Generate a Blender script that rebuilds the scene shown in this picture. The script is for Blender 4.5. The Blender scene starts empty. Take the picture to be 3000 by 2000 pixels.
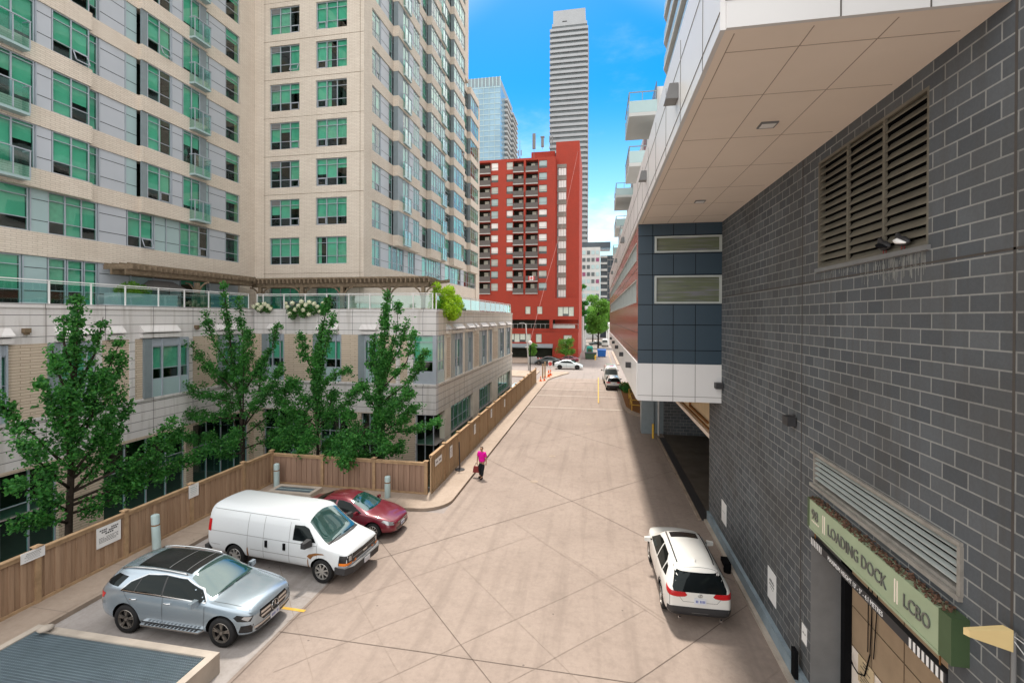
import bpy, bmesh, math, random
from mathutils import Vector, Matrix
from mathutils.bvhtree import BVHTree
S=bpy.context.scene
C=S.collection
H=8.7
RAD=math.radians
# ---------------- camera ----------------
cam=bpy.data.cameras.new('Camera'); co=bpy.data.objects.new('Camera',cam); C.objects.link(co); S.camera=co
yaw,pit,rol=0.181975146,0.00474416,0.00327302
Rw=Matrix(((math.cos(yaw),math.sin(yaw),0),(0,0,-1),(-math.sin(yaw),math.cos(yaw),0)))
Rp=Matrix(((1,0,0),(0,math.cos(pit),-math.sin(pit)),(0,math.sin(pit),math.cos(pit))))
Rr=Matrix(((math.cos(rol),-math.sin(rol),0),(math.sin(rol),math.cos(rol),0),(0,0,1)))
RR=Rr@Rp@Rw
mw=Matrix((RR[0],-RR[1],-RR[2])).transposed().to_4x4(); mw.translation=(0,0,H)
co.matrix_world=mw
cam.sensor_width=36; cam.lens=1356.07/3000*36; cam.shift_y=-64.32/3000; cam.clip_start=.1; cam.clip_end=3000
SKY_SAT,SKY_VAL,VEIL,CLOUD=1.62,1.08,(4.8,7.4,8.1),(10.5,10.4,10.2)
EXPO=.90
# ---------------- world, sun, exposure ----------------
SUN_EL=RAD(66); SUN_AZ=RAD(-16)      # azimuth measured from +Y towards +X
W=bpy.data.worlds.new('World'); S.world=W; W.use_nodes=True
nt=W.node_tree; nt.nodes.clear()
def N(t,**k):
    n=nt.nodes.new(t)
    for a,b in k.items(): setattr(n,a,b)
    return n
out=N('ShaderNodeOutputWorld'); bg=N('ShaderNodeBackground'); bg.inputs[1].default_value=.11
sky=N('ShaderNodeTexSky',sky_type='NISHITA',sun_disc=False,sun_elevation=SUN_EL,sun_rotation=SUN_AZ,altitude=100,air_density=1.0,dust_density=.6,ozone_density=2.0)
tc=N('ShaderNodeTexCoord'); mp=N('ShaderNodeMapping'); mp.inputs['Scale'].default_value=(2.2,2.2,5.5)
no=N('ShaderNodeTexNoise'); no.inputs['Scale'].default_value=1.5; no.inputs['Detail'].default_value=8; no.inputs['Roughness'].default_value=.6
sep=N('ShaderNodeSeparateXYZ'); L=nt.links.new
def MTH(op,a,b=0.,c=None):
    n=N('ShaderNodeMath',operation=op)
    for i,q in enumerate((a,b,c)):
        if q is None: continue
        if isinstance(q,bpy.types.NodeSocket): L(q,n.inputs[i])
        else: n.inputs[i].default_value=q
    return n.outputs[0]
def RNG(v,a,b,c=0.,d=1.):
    n=N('ShaderNodeMapRange',interpolation_type='SMOOTHSTEP'); L(v,n.inputs[0])
    for i,q in enumerate((a,b,c,d)): n.inputs[i+1].default_value=q
    return n.outputs[0]
L(tc.outputs['Generated'],mp.inputs[0]); L(mp.outputs[0],no.inputs['Vector']); L(tc.outputs['Generated'],sep.inputs[0])
X_,Y_,Z_=sep.outputs
# unseen bright cloud added overhead, behind and beside the camera as fill light, a clear blue gap ahead, thin white veil low down
cover=RNG(MTH('ADD',MTH('SUBTRACT',Z_,MTH('MULTIPLY',Y_,.55)),MTH('ADD',MTH('MULTIPLY',MTH('ABSOLUTE',MTH('ADD',X_,.08)),.6),RNG(X_,.14,.32,0.,.3))),.15,.5)
puff=MTH('MULTIPLY',RNG(no.outputs[0],.52,.82),RNG(Z_,.05,.5,.55,.12))
veil=RNG(Z_,-.02,.46,.9,.0)
cl=MTH('MINIMUM',MTH('ADD',MTH('MULTIPLY',cover,RNG(no.outputs[0],.2,.6,.72,1.)),puff),1.)
hs=N('ShaderNodeHueSaturation'); hs.inputs['Saturation'].default_value=SKY_SAT; hs.inputs['Value'].default_value=SKY_VAL; hs.inputs['Hue'].default_value=.494
L(sky.outputs[0],hs.inputs['Color'])
def MIX(f,a,b):
    n=N('ShaderNodeMix',data_type='RGBA'); L(f,n.inputs[0])
    for i,q in ((6,a),(7,b)):
        if isinstance(q,bpy.types.NodeSocket): L(q,n.inputs[i])
        else: n.inputs[i].default_value=(*q,1)
    return n.outputs[2]
L(MIX(cl,MIX(veil,hs.outputs[0],VEIL),CLOUD),bg.inputs[0]); L(bg.outputs[0],out.inputs[0])
sl=bpy.data.lights.new('Sun','SUN'); so=bpy.data.objects.new('Sun',sl); C.objects.link(so)
sl.energy=3.0; sl.angle=RAD(6); sl.color=(1,.93,.83)
sd=Vector((math.sin(SUN_AZ)*math.cos(SUN_EL),math.cos(SUN_AZ)*math.cos(SUN_EL),math.sin(SUN_EL)))
so.rotation_euler=sd.to_track_quat('Z','Y').to_euler()
so.location=(0,60,120)
S.view_settings.view_transform='Standard'; S.view_settings.look='None'; S.view_settings.exposure=EXPO; S.view_settings.gamma=1
S.render.engine='CYCLES'
S.cycles.max_bounces=8; S.cycles.transparent_max_bounces=12; S.cycles.caustics_reflective=False; S.cycles.caustics_refractive=False
# ---------------- helpers ----------------
ORG={}
def tag(o,label=None,cat=None,group=None,kind=None):
    if label: o['label']=label
    if cat: o['category']=cat
    if group: o['group']=group
    if kind: o['kind']=kind
    return o
def thing(name,loc,label,cat,group=None,rz=0,local=False):
    o=bpy.data.objects.new(name,None); o.empty_display_size=.3; C.objects.link(o)
    o.location=loc; o.rotation_euler=(0,0,rz); ORG[o.name]=Vector((0,0,0)) if local else Vector(loc)
    return tag(o,label,cat,group)
class MB:
    def __init__(s): s.v=[]; s.f=[]; s.m=[]
    def face(s,p,m=0):
        b=len(s.v); s.v+= [tuple(q) for q in p]; s.f.append(tuple(range(b,b+len(p)))); s.m.append(m)
    def hexa(s,p,m=0):
        b=len(s.v); s.v+=[tuple(q) for q in p]
        for f in ((0,3,2,1),(4,5,6,7),(0,1,5,4),(1,2,6,5),(2,3,7,6),(3,0,4,7)): s.f.append(tuple(b+i for i in f)); s.m.append(m)
    def box(s,a,b,m=0,P=None):
        (x0,y0,z0),(x1,y1,z1)=a,b
        c=[(x0,y0,z0),(x1,y0,z0),(x1,y1,z0),(x0,y1,z0),(x0,y0,z1),(x1,y0,z1),(x1,y1,z1),(x0,y1,z1)]
        if P: c=[P(*q) for q in c]
        s.hexa(c,m)
    def pb(s,P,u0,u1,v0,v1,d0,d1,m=0):
        s.hexa([P(u,v,d) for v in (v0,v1) for u,d in ((u0,d0),(u1,d0),(u1,d1),(u0,d1))],m)
    def tube(s,pts,r,n=8,m=0,cap=True):
        pts=[Vector(p) for p in pts]; rs=r if isinstance(r,(list,tuple)) else [r]*len(pts); b=len(s.v); up=None
        for i,p in enumerate(pts):
            d=(pts[min(i+1,len(pts)-1)]-pts[max(i-1,0)]); d=d.normalized() if d.length>1e-9 else Vector((0,0,1))
            if up is None: up=Vector((0,0,1)) if abs(d.z)<.9 else Vector((1,0,0))
            a=d.cross(up).normalized(); up=a.cross(d).normalized()
            for k in range(n):
                t=2*math.pi*k/n; s.v.append(tuple(p+(a*math.cos(t)+up*math.sin(t))*rs[i]))
        for i in range(len(pts)-1):
            for k in range(n):
                k2=(k+1)%n; s.f.append((b+i*n+k,b+i*n+k2,b+(i+1)*n+k2,b+(i+1)*n+k)); s.m.append(m)
        if cap:
            s.f.append(tuple(b+k for k in range(n))[::-1]); s.m.append(m)
            e=b+(len(pts)-1)*n; s.f.append(tuple(e+k for k in range(n))); s.m.append(m)
    def lathe(s,prof,org=(0,0,0),axis='Z',n=24,m=0,ms=None):
        b=len(s.v); o=Vector(org)
        for (r,h) in prof:
            for k in range(n):
                t=2*math.pi*k/n; c,q=r*math.cos(t),r*math.sin(t)
                p={'Z':(c,q,h),'Y':(c,h,q),'X':(h,c,q)}[axis]; s.v.append(tuple(o+Vector(p)))
        for i in range(len(prof)-1):
            for k in range(n):
                k2=(k+1)%n; s.f.append((b+i*n+k,b+i*n+k2,b+(i+1)*n+k2,b+(i+1)*n+k)); s.m.append(ms[i] if ms else m)
    def prism(s,poly,fn,c0,c1,m=0):
        n=len(poly); b=len(s.v)
        for c in (c0,c1):
            for q in poly: s.v.append(tuple(fn(q[0],q[1],c)))
        s.f.append(tuple(b+i for i in range(n))[::-1]); s.m.append(m)
        s.f.append(tuple(b+n+i for i in range(n))); s.m.append(m)
        for i in range(n):
            j=(i+1)%n; s.f.append((b+i,b+j,b+n+j,b+n+i)); s.m.append(m)
    def holes(s,P,u0,u1,v0,v1,hs,dep=.15,m=0,mr=None):
        us=sorted({u0,u1,*[h[0] for h in hs],*[h[1] for h in hs]}); vs=sorted({v0,v1,*[h[2] for h in hs],*[h[3] for h in hs]})
        for i in range(len(us)-1):
            for j in range(len(vs)-1):
                uc,vc=(us[i]+us[i+1])/2,(vs[j]+vs[j+1])/2
                if any(h[0]<uc<h[1] and h[2]<vc<h[3] for h in hs): continue
                s.face([P(us[i],vs[j],0),P(us[i+1],vs[j],0),P(us[i+1],vs[j+1],0),P(us[i],vs[j+1],0)],m)
        k=m if mr is None else mr
        for a,b,c,d in hs:
            for (p,q) in (((a,c),(b,c)),((b,c),(b,d)),((b,d),(a,d)),((a,d),(a,c))):
                s.face([P(*p,0),P(*q,0),P(*q,-dep),P(*p,-dep)],k)
    def build(s,name,mats,parent=None,smooth=False,loc=None,label=None,cat=None,group=None,kind=None,norm=True,ang=None,weld=False):
        if not isinstance(mats,(list,tuple)): mats=[mats]
        if parent is not None: o_=ORG[parent.name]
        elif loc is not None: o_=Vector(loc)
        else:
            xs=[v[0] for v in s.v]; ys=[v[1] for v in s.v]; zs=[v[2] for v in s.v]
            o_=Vector(((min(xs)+max(xs))/2,(min(ys)+max(ys))/2,min(zs)))
        me=bpy.data.meshes.new(name); me.from_pydata([(v[0]-o_.x,v[1]-o_.y,v[2]-o_.z) for v in s.v],[],s.f)
        for m in mats: me.materials.append(m)
        for p,k in zip(me.polygons,s.m): p.material_index=k
        if weld:
            bm=bmesh.new(); bm.from_mesh(me); bmesh.ops.remove_doubles(bm,verts=bm.verts,dist=.0012); bm.to_mesh(me); bm.free()
        if norm:
            bm=bmesh.new(); bm.from_mesh(me); bmesh.ops.recalc_face_normals(bm,faces=bm.faces); bm.to_mesh(me); bm.free()
        if smooth:
            for p in me.polygons: p.use_smooth=True
            if ang: 
                try: me.set_sharp_from_angle(angle=RAD(ang))
                except Exception: pass
        o=bpy.data.objects.new(name,me); C.objects.link(o)
        if parent is not None: o.parent=parent; ORG[o.name]=ORG[parent.name]
        else: o.location=o_; ORG[o.name]=o_
        if parent is not None and parent.type=='MESH': pass
        return tag(o,label,cat,group,kind)
def sub(parent_obj): return parent_obj
# a child's vertices are stored relative to its thing's base; a sub-part sits at its part's origin
# ---------------- materials ----------------
MT={}
class NT:
    def __init__(s,name):
        s.m=bpy.data.materials.new(name); s.m.use_nodes=True; s.t=s.m.node_tree; s.t.nodes.clear()
        s.o=s.n('ShaderNodeOutputMaterial')
    def n(s,t,inp=None,**k):
        x=s.t.nodes.new(t)
        for a,b in k.items(): setattr(x,a,b)
        if inp:
            for a,b in inp.items():
                if hasattr(b,'is_output') or isinstance(b,bpy.types.NodeSocket): s.t.links.new(b,x.inputs[a])
                else: x.inputs[a].default_value=b
        return x
    def pos(s): return s.n('ShaderNodeNewGeometry').outputs['Position']
    def noise(s,sc,det=4,v=None,rough=.55): return s.n('ShaderNodeTexNoise',{'Scale':sc,'Detail':det,'Roughness':rough,'Vector':v or s.pos()}).outputs[0]
    def mix(s,f,a,b,bt='MIX'):
        x=s.n('ShaderNodeMix',data_type='RGBA',blend_type=bt)
        for i,q in ((0,f),(6,a),(7,b)):
            if isinstance(q,bpy.types.NodeSocket): s.t.links.new(q,x.inputs[i])
            else: x.inputs[i].default_value=q if i==0 else (*q,1)[:4]
        return x.outputs[2]
    def ramp(s,f,a,b):
        return s.n('ShaderNodeMapRange',{0:f,1:a,2:b}).outputs[0]
    def math(s,op,a,b=0.0):
        return s.n('ShaderNodeMath',{0:a,1:b},operation=op).outputs[0]
    def bsdf(s,col,rough=.6,spec=.5,metal=0,bump=None,bs=.2,bd=.02,coat=0,**k):
        inp={'Base Color':col if isinstance(col,bpy.types.NodeSocket) else (*col,1)[:4],'Roughness':rough,'Metallic':metal,'Specular IOR Level':spec,'Coat Weight':coat,'Coat Roughness':.04}
        inp.update(k)
        b=s.n('ShaderNodeBsdfPrincipled',inp)
        if bump is not None:
            bn=s.n('ShaderNodeBump',{'Height':bump,'Strength':bs,'Distance':bd}); s.t.links.new(bn.outputs[0],b.inputs['Normal'])
        return b.outputs[0]
    def end(s,sh): s.t.links.new(sh,s.o.inputs[0]); return s.m
def wallvec(t):
    sp=t.n('ShaderNodeSeparateXYZ',{0:t.pos()}); u=t.math('ADD',sp.outputs[0],sp.outputs[1])
    return t.n('ShaderNodeCombineXYZ',{0:u,1:sp.outputs[2]}).outputs[0]
def plain(name,col,rough=.6,spec=.4,metal=0,var=.12,sc=3.,coat=0,bump=0):
    t=NT(name); c2=tuple(max(0,x*(1-var*2)) for x in col)
    f=t.noise(sc,5); f2=t.noise(sc*9,3)
    c=t.mix(t.math('MULTIPLY',t.ramp(f,.35,.7),.7),col,c2); c=t.mix(t.math('MULTIPLY',f2,var),c,tuple(min(1,x*1.25) for x in col))
    return t.end(t.bsdf(c,rough,spec,metal,f2 if bump else None,bump or .1,.01,coat))
def bricks(name,c1,c2,mort,bw,bh,ms=.01,rough=.8,off=.5,stain=.15,scol=(.12,.1,.08),bs=.4,joint=None,stn=.35):
    t=NT(name); v=wallvec(t)
    b=t.n('ShaderNodeTexBrick',{'Vector':v,'Color1':(*c1,1),'Color2':(*c2,1),'Mortar':(*mort,1),'Scale':1.,'Mortar Size':ms,'Mortar Smooth':.1,'Bias':0.,'Brick Width':bw,'Row Height':bh},offset=off)
    n1=t.noise(.45,6); c=t.mix(t.math('MULTIPLY',t.ramp(n1,.4,.75),stain),b.outputs[0],scol)
    n2=t.noise(25,3); c=t.mix(t.math('MULTIPLY',n2,.25),c,(.02,.02,.02),'MULTIPLY')
    sp=t.n('ShaderNodeMapping',{0:v}); sp.inputs['Scale'].default_value=(3.,.16,1)
    n3=t.noise(1.6,5,sp.outputs[0]); c=t.mix(t.math('MULTIPLY',t.ramp(n3,.5,.72),stn*stain*2),c,scol)
    return t.end(t.bsdf(c,rough,.3,0,t.math('SUBTRACT',n2,t.math('MULTIPLY',b.outputs[1],2.)),bs,.006))
def glass(name,tint,refl=.14,rough=.02):
    t=NT(name); tr=t.n('ShaderNodeBsdfTransparent',{0:(*tint,1)}).outputs[0]
    nz=t.n('ShaderNodeBump',{'Height':t.noise(.7,1),'Strength':.06,'Distance':.1}).outputs[0]
    gl=t.n('ShaderNodeBsdfGlossy',{'Color':(.95,1,.98,1),'Roughness':rough,'Normal':nz}).outputs[0]
    fa=t.n('ShaderNodeLayerWeight',{'Blend':.5}).outputs['Facing']
    f=t.math('MULTIPLY_ADD',t.math('POWER',fa,4.),.9); f.node.inputs[2].default_value=refl+.045
    return t.end(t.n('ShaderNodeMixShader',{0:f,1:tr,2:gl}).outputs[0])
M={}
M['brick']=bricks('cream_brick',(.80,.71,.61),(.74,.645,.55),(.56,.48,.40),.42,.105,.012,stain=.14,scol=(.30,.22,.15),bs=.3)
M['block']=bricks('grey_block',(.080,.089,.100),(.125,.135,.146),(.30,.30,.29),.46,.231,.012,.85,.5,.5,(.075,.066,.055),.6)
M['redbrick']=bricks('red_brick',(.46,.058,.034),(.40,.050,.030),(.33,.07,.05),.3,.09,.006,stain=.32,scol=(.26,.05,.035),bs=.2)
M['podbrick']=bricks('podium_brick',(.72,.60,.47),(.65,.535,.42),(.36,.28,.21),1.2,.13,.012,stain=.14,scol=(.3,.22,.15),bs=.4,off=.3)
def stone(nm='limestone',k=.45,sc_=(.26,.22,.18),a=(.74,.71,.70),b2=(.69,.66,.65)):
    t=NT(nm); v=wallvec(t)
    b=t.n('ShaderNodeTexBrick',{'Vector':v,'Color1':(*a,1),'Color2':(*b2,1),'Mortar':(.05,.05,.06,1),'Scale':1.,'Mortar Size':.014,'Mortar Smooth':.2,'Brick Width':2.6,'Row Height':.485},offset=0)
    sp=t.n('ShaderNodeMapping',{0:v}); sp.inputs['Scale'].default_value=(2.5,.2,1)
    c=t.mix(t.math('MULTIPLY',t.ramp(t.noise(1.3,6,sp.outputs[0]),.5,.75),k),b.outputs[0],sc_)
    c=t.mix(t.math('MULTIPLY',t.noise(14,4),.25),c,(.36,.33,.3))
    return t.end(t.bsdf(c,.8,.3,0,t.math('MULTIPLY',b.outputs[1],-1.),.4,.01))
M['stone']=stone(); M['stone_worn_bounce']=stone('bounce_warm_worn_limestone',.7,(.40,.29,.19),(.74,.68,.61),(.69,.62,.54))  # warm bounce light painted into the base tint, with real brown weather streaks
def concrete(name,c1,c2,c3,sc=1.,streak=True):
    t=NT(name); p=t.pos()
    c=t.mix(t.ramp(t.noise(.25*sc,6,p,.6),.35,.68),c1,c2)
    c=t.mix(t.math('MULTIPLY',t.ramp(t.noise(1.7*sc,8,p,.7),.5,.8),.6),c,c3)
    if streak:
        mpn=t.n('ShaderNodeMapping',{0:p}); mpn.inputs['Scale'].default_value=(2.2,.12,1)
        c=t.mix(t.math('MULTIPLY',t.ramp(t.noise(1.,6,mpn.outputs[0]),.50,.76),.6),c,c3)
        sp=t.n('ShaderNodeSeparateXYZ',{0:p}); a=t.math('FLOOR',t.math('DIVIDE',t.math('ADD',sp.outputs[0],sp.outputs[1]),5.9)); b_=t.math('FLOOR',t.math('DIVIDE',t.math('SUBTRACT',sp.outputs[0],sp.outputs[1]),5.9))
        cell=t.n('ShaderNodeTexWhiteNoise',{'Vector':t.n('ShaderNodeCombineXYZ',{0:a,1:b_}).outputs[0]},noise_dimensions='2D').outputs[0]
        c=t.mix(t.math('MULTIPLY',cell,.22),c,c2); wr=t.noise(.55,3,p); c=t.mix(t.math('MULTIPLY',t.ramp(t.math('ABSOLUTE',t.math('SUBTRACT',wr,.5)),.02,.0),.10),c,c3)
        fine=t.noise(6,9,p,.75); c=t.mix(t.math('MULTIPLY',t.ramp(fine,.48,.75),.45),c,c3); c=t.mix(t.math('MULTIPLY',t.ramp(fine,.45,.25),.35),c,tuple(min(1,x*1.25) for x in c1))
        vo=t.n('ShaderNodeTexVoronoi',{'Vector':p,'Scale':1.1}); c=t.mix(t.math('MULTIPLY',t.math('LESS_THAN',vo.outputs[0],.035),.6),c,(.06,.05,.045))
    g=t.noise(60,3); c=t.mix(t.math('MULTIPLY',g,.22),c,(.12,.1,.09))
    return t.end(t.bsdf(c,.85,.25,0,g,.15,.005))
M['alley']=concrete('alley_concrete',(.325,.262,.223),(.272,.216,.183),(.175,.137,.115))
M['park']=concrete('parking_concrete',(.40,.37,.35),(.345,.31,.295),(.22,.19,.17))
M['walk']=concrete('sidewalk_concrete',(.42,.335,.27),(.36,.285,.225),(.27,.205,.16),1.5)
M['asphalt']=concrete('asphalt',(.30,.26,.24),(.26,.225,.21),(.17,.15,.14),.6)
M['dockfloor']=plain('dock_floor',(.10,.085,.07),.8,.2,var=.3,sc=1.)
M['kerbface']=plain('kerb_stone',(.34,.27,.215),.85,.2,var=.25,sc=2)
M['conc']=plain('raw_concrete',(.46,.40,.34),.85,.2,var=.25,sc=1.2,bump=.3)
M['joint']=plain('joint_tar',(.15,.118,.10),.9,.1)
M['cut']=plain('saw_cut',(.275,.22,.185),.9,.1)
M['yellow']=plain('yellow_paint',(.70,.42,.06),.6,.3,var=.2,sc=5)
M['white_metal']=plain('white_panel',(.70,.69,.685),.35,.5,var=.04,sc=.6)
M['groove']=plain('panel_groove',(.12,.11,.10),.8,.1)
M['soffit']=plain('beige_soffit',(.86,.75,.65),.55,.3,var=.05,sc=.5)
M['navy']=plain('navy_panel',(.028,.052,.075),.35,.5,var=.06,sc=.8)
M['brown']=plain('copper_panel',(.23,.105,.08),.18,.7,var=.10,sc=.5)
M['grey_frame']=plain('grey_frame',(.36,.40,.45),.45,.4,var=.06)
M['grey_panel']=plain('grey_panel',(.46,.485,.53),.45,.4,var=.05,sc=.7)
M['lite_panel']=plain('spandrel_glass',(.36,.48,.49),.2,.5,var=.05,sc=.7)
M['blue_return']=plain('blue_grey_metal',(.22,.26,.28),.4,.4,var=.08)
M['louvre']=plain('olive_louvre',(.15,.135,.105),.5,.35,var=.2,sc=2)
M['louvre_lt']=plain('pale_louvre',(.42,.45,.43),.45,.4,var=.12,sc=2)
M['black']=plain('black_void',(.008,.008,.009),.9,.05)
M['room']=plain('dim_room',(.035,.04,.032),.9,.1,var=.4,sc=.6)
M['blind']=plain('roller_blind',(.52,.78,.68),.85,.1,var=.22,sc=.45)
M['curtain']=plain('curtain',(.68,.74,.66),.9,.1,var=.15,sc=4)
M['glass']=glass('green_window_glass',(.40,.75,.63),.04)
M['glass_rail']=glass('rail_glass',(.55,.82,.78),.10)
M['glass_teal']=glass('teal_rail_glass',(.22,.62,.58),.10)
M['cream']=plain('cream_wall',(.62,.48,.30),.7,.2)
M['green_sign']=plain('sage_sign',(.33,.40,.26),.45,.4,var=.08,sc=2)
M['dkgreen']=plain('dark_green',(.06,.10,.045),.5,.4)
M['ltletter']=plain('letter_metal',(.16,.17,.16),.3,.5,metal=.6)
M['dkgrey']=plain('dark_grey',(.035,.035,.038),.55,.4)
M['midgrey']=plain('mid_grey',(.18,.18,.18),.5,.4)
M['white']=plain('white_paint',(.80,.79,.78),.5,.4,var=.05)
M['cream_plastic']=plain('cream_plastic',(.66,.50,.24),.4,.4,var=.06)
M['wood_dk']=plain('weathered_timber',(.20,.145,.095),.85,.1,var=.3,sc=4)
M['rust']=plain('rusty',(.28,.13,.05),.9,.1,var=.4,sc=12)
M['leaflitter']=plain('leaf_litter',(.17,.10,.07),.9,.1,var=.5,sc=14)
M['pipe']=plain('galvanised_paint',(.42,.53,.53),.5,.4,var=.1)
M['tyre']=plain('tyre_rubber',(.018,.018,.019),.75,.25)
M['chrome']=plain('chrome',(.6,.6,.6),.15,.5,metal=1,var=.02)
M['alloy']=plain('alloy_rim',(.34,.31,.28),.3,.5,metal=.8,var=.05)
M['alloy_lt']=plain('silver_rim',(.50,.49,.47),.3,.5,metal=.6,var=.05)
M['blackgloss']=plain('black_trim',(.012,.012,.013),.25,.5,var=.02)
M['amber']=plain('amber_lens',(.75,.2,.02),.2,.5,var=.05)
M['redlens']=plain('red_lens',(.5,.01,.015),.15,.5,var=.05)
M['lens']=plain('clear_lens',(.42,.43,.44),.1,.6,metal=.5,var=.1,sc=8)
M['plate']=plain('licence_plate',(.66,.68,.74),.5,.4,var=.05)
M['blueprint']=plain('plate_ink',(.08,.12,.4),.6,.3)
def carglass(name,col,refl,sc=1.):
    t=NT(name); d=t.bsdf(col,.3,0.); g=t.n('ShaderNodeBsdfGlossy',{'Color':(.9,1,.97,1),'Roughness':.03}).outputs[0]
    f=t.math('MULTIPLY_ADD',t.n('ShaderNodeFresnel',{'IOR':1.5}).outputs[0],sc); f.node.inputs[2].default_value=refl
    return t.end(t.n('ShaderNodeMixShader',{0:f,1:d,2:g}).outputs[0])
M['carglass']=carglass('car_side_glass',(.006,.008,.009),.0,.45)
M['windscreen']=carglass('windscreen_glass',(.012,.05,.045),.15)
def paint(name,col,metal=0.,rough=.3,coat=1.):
    t=NT(name); f=t.noise(1.3,4); c=t.mix(t.math('MULTIPLY',f,.15),col,tuple(x*.8 for x in col))
    c=t.mix(t.math('MULTIPLY',t.ramp(t.noise(30,3),.55,.8),.10),c,(.3,.27,.24))
    return t.end(t.bsdf(c,rough,.5,metal,coat=coat))
M['silver_blue']=paint('silver_blue_paint',(.36,.435,.50),.6,.25)
M['van_white']=paint('van_white_paint',(.66,.69,.71),0,.35,.6)
M['maroon']=paint('maroon_paint',(.17,.006,.022),.2,.3)
M['suv_white']=paint('suv_white_paint',(.74,.73,.70),0,.35,.8)
M['pale_white']=paint('coupe_white_paint',(.70,.78,.80),0,.35,.8)
M['dark_teal']=paint('dark_car_paint',(.035,.05,.055),.2,.35)
M['silver']=paint('silver_paint',(.62,.62,.60),.1,.3)
def leaf(name,c1,c2,c3,tr=.42):
    t=NT(name); p=t.pos(); c=t.mix(t.ramp(t.noise(1.6,3,p),.38,.62),c1,c2); c=t.mix(t.ramp(t.noise(11,2,p),.50,.72),c,c3)
    d=t.bsdf(c,.45,.35); tl=t.n('ShaderNodeBsdfTranslucent',{0:c}).outputs[0]
    return t.end(t.n('ShaderNodeMixShader',{0:tr,1:d,2:tl}).outputs[0])
M['leaf']=leaf('pear_leaf',(.022,.125,.026),(.05,.23,.04),(.15,.42,.07))
M['leaf2']=leaf('street_leaf',(.10,.26,.03),(.15,.34,.045),(.22,.42,.07))
M['lime']=leaf('lime_leaf',(.26,.46,.02),(.42,.64,.03),(.58,.76,.07),.5)
M['hyd_leaf']=leaf('hydrangea_leaf',(.05,.17,.03),(.07,.22,.04),(.1,.28,.05))
M['petal']=plain('cream_petal',(.78,.78,.58),.8,.1,var=.1,sc=20)
M['bark']=plain('bark',(.045,.035,.028),.9,.1,var=.4,sc=9)
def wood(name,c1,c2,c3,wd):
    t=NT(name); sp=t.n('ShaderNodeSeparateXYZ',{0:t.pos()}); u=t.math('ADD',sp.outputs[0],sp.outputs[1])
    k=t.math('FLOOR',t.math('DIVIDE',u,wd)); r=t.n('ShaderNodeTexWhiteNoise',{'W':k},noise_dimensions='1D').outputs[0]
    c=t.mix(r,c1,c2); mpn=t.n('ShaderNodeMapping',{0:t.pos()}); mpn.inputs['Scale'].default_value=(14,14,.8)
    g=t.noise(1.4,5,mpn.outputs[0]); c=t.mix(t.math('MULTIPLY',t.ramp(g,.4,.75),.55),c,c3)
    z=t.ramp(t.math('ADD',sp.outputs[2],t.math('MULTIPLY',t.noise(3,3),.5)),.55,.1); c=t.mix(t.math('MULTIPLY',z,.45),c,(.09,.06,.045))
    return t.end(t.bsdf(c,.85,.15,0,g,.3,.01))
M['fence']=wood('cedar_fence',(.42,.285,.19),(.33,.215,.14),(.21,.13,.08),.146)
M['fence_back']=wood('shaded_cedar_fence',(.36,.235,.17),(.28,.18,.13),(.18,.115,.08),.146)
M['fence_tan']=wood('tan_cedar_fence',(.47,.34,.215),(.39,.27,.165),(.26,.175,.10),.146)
M['fence_rail']=plain('fence_rail_wood',(.42,.28,.165),.85,.15,var=.25,sc=4)
M['skin']=plain('skin',(.36,.2,.13),.6,.3,var=.05)
M['pink']=plain('magenta_cloth',(.72,.008,.32),.8,.2,var=.12,sc=6)
M['trouser']=plain('dark_cloth',(.012,.016,.02),.85,.2)
M['hair']=plain('dark_hair',(.025,.017,.012),.7,.3)
M['bagred']=plain('red_bag',(.22,.03,.03),.6,.3,var=.3,sc=20)
M['orange']=plain('cone_orange',(.85,.14,.02),.5,.3,var=.08)
M['redsign']=plain('sign_red',(.62,.03,.03),.5,.4,var=.03)
M['teal_box']=plain('teal_plastic',(.03,.35,.28),.5,.3)
M['blue_box']=plain('blue_plastic',(.02,.12,.42),.5,.3)
M['green_bin']=plain('green_bin',(.05,.09,.05),.5,.3)
M['dropping']=plain('droppings',(.24,.24,.225),.9,.1,var=.3,sc=9)
M['louvre_trim']=plain('louvre_trim',(.30,.28,.25),.7,.2,var=.25,sc=4)
M['soffit_joint']=plain('soffit_joint',(.42,.34,.28),.9,.1)
M['stair_grey']=plain('stair_grey',(.24,.22,.20),.7,.3,var=.1)
M['win_a']=plain('pale_window',(.52,.56,.52),.35,.5,var=.25,sc=.5)
M['wall_joint']=plain('wall_joint',(.085,.075,.068),.9,.1)
M['kerb_blue']=plain('worn_blue_kerb',(.25,.31,.35),.7,.3,var=.3,sc=1.5)
M['pier']=plain('cream_pier',(.74,.67,.57),.8,.2,var=.12,sc=1.2)
M['pale_stripe']=plain('pale_stripe',(.56,.50,.44),.8,.2,var=.15)
M['bay_grey']=plain('bay_grey',(.36,.36,.33),.5,.4,var=.1)
M['rosewire']=plain('wire_rose',(.50,.30,.28),.7,.2)
M['tower_band']=plain('tower_band',(.33,.34,.35),.7,.3,var=.05,sc=.3)
M['court']=plain('court_paving',(.12,.105,.09),.9,.1,var=.3)
M['ply']=plain('plywood',(.36,.26,.17),.7,.2,var=.12)
M['concgrey']=plain('pale_precast',(.50,.50,.49),.8,.2,var=.08,sc=.4)
M['balc']=plain('balcony_grey',(.13,.12,.115),.8,.2,var=.08)
M['bluewall']=plain('blue_curtain_wall',(.22,.36,.46),.12,.6,var=.25,sc=.12)
M['slabglass']=plain('shaded_glass',(.10,.115,.12),.15,.6,var=.3,sc=.3)
M['magenta_panel']=plain('magenta_panel',(.24,.06,.13),.5,.4)
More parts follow.
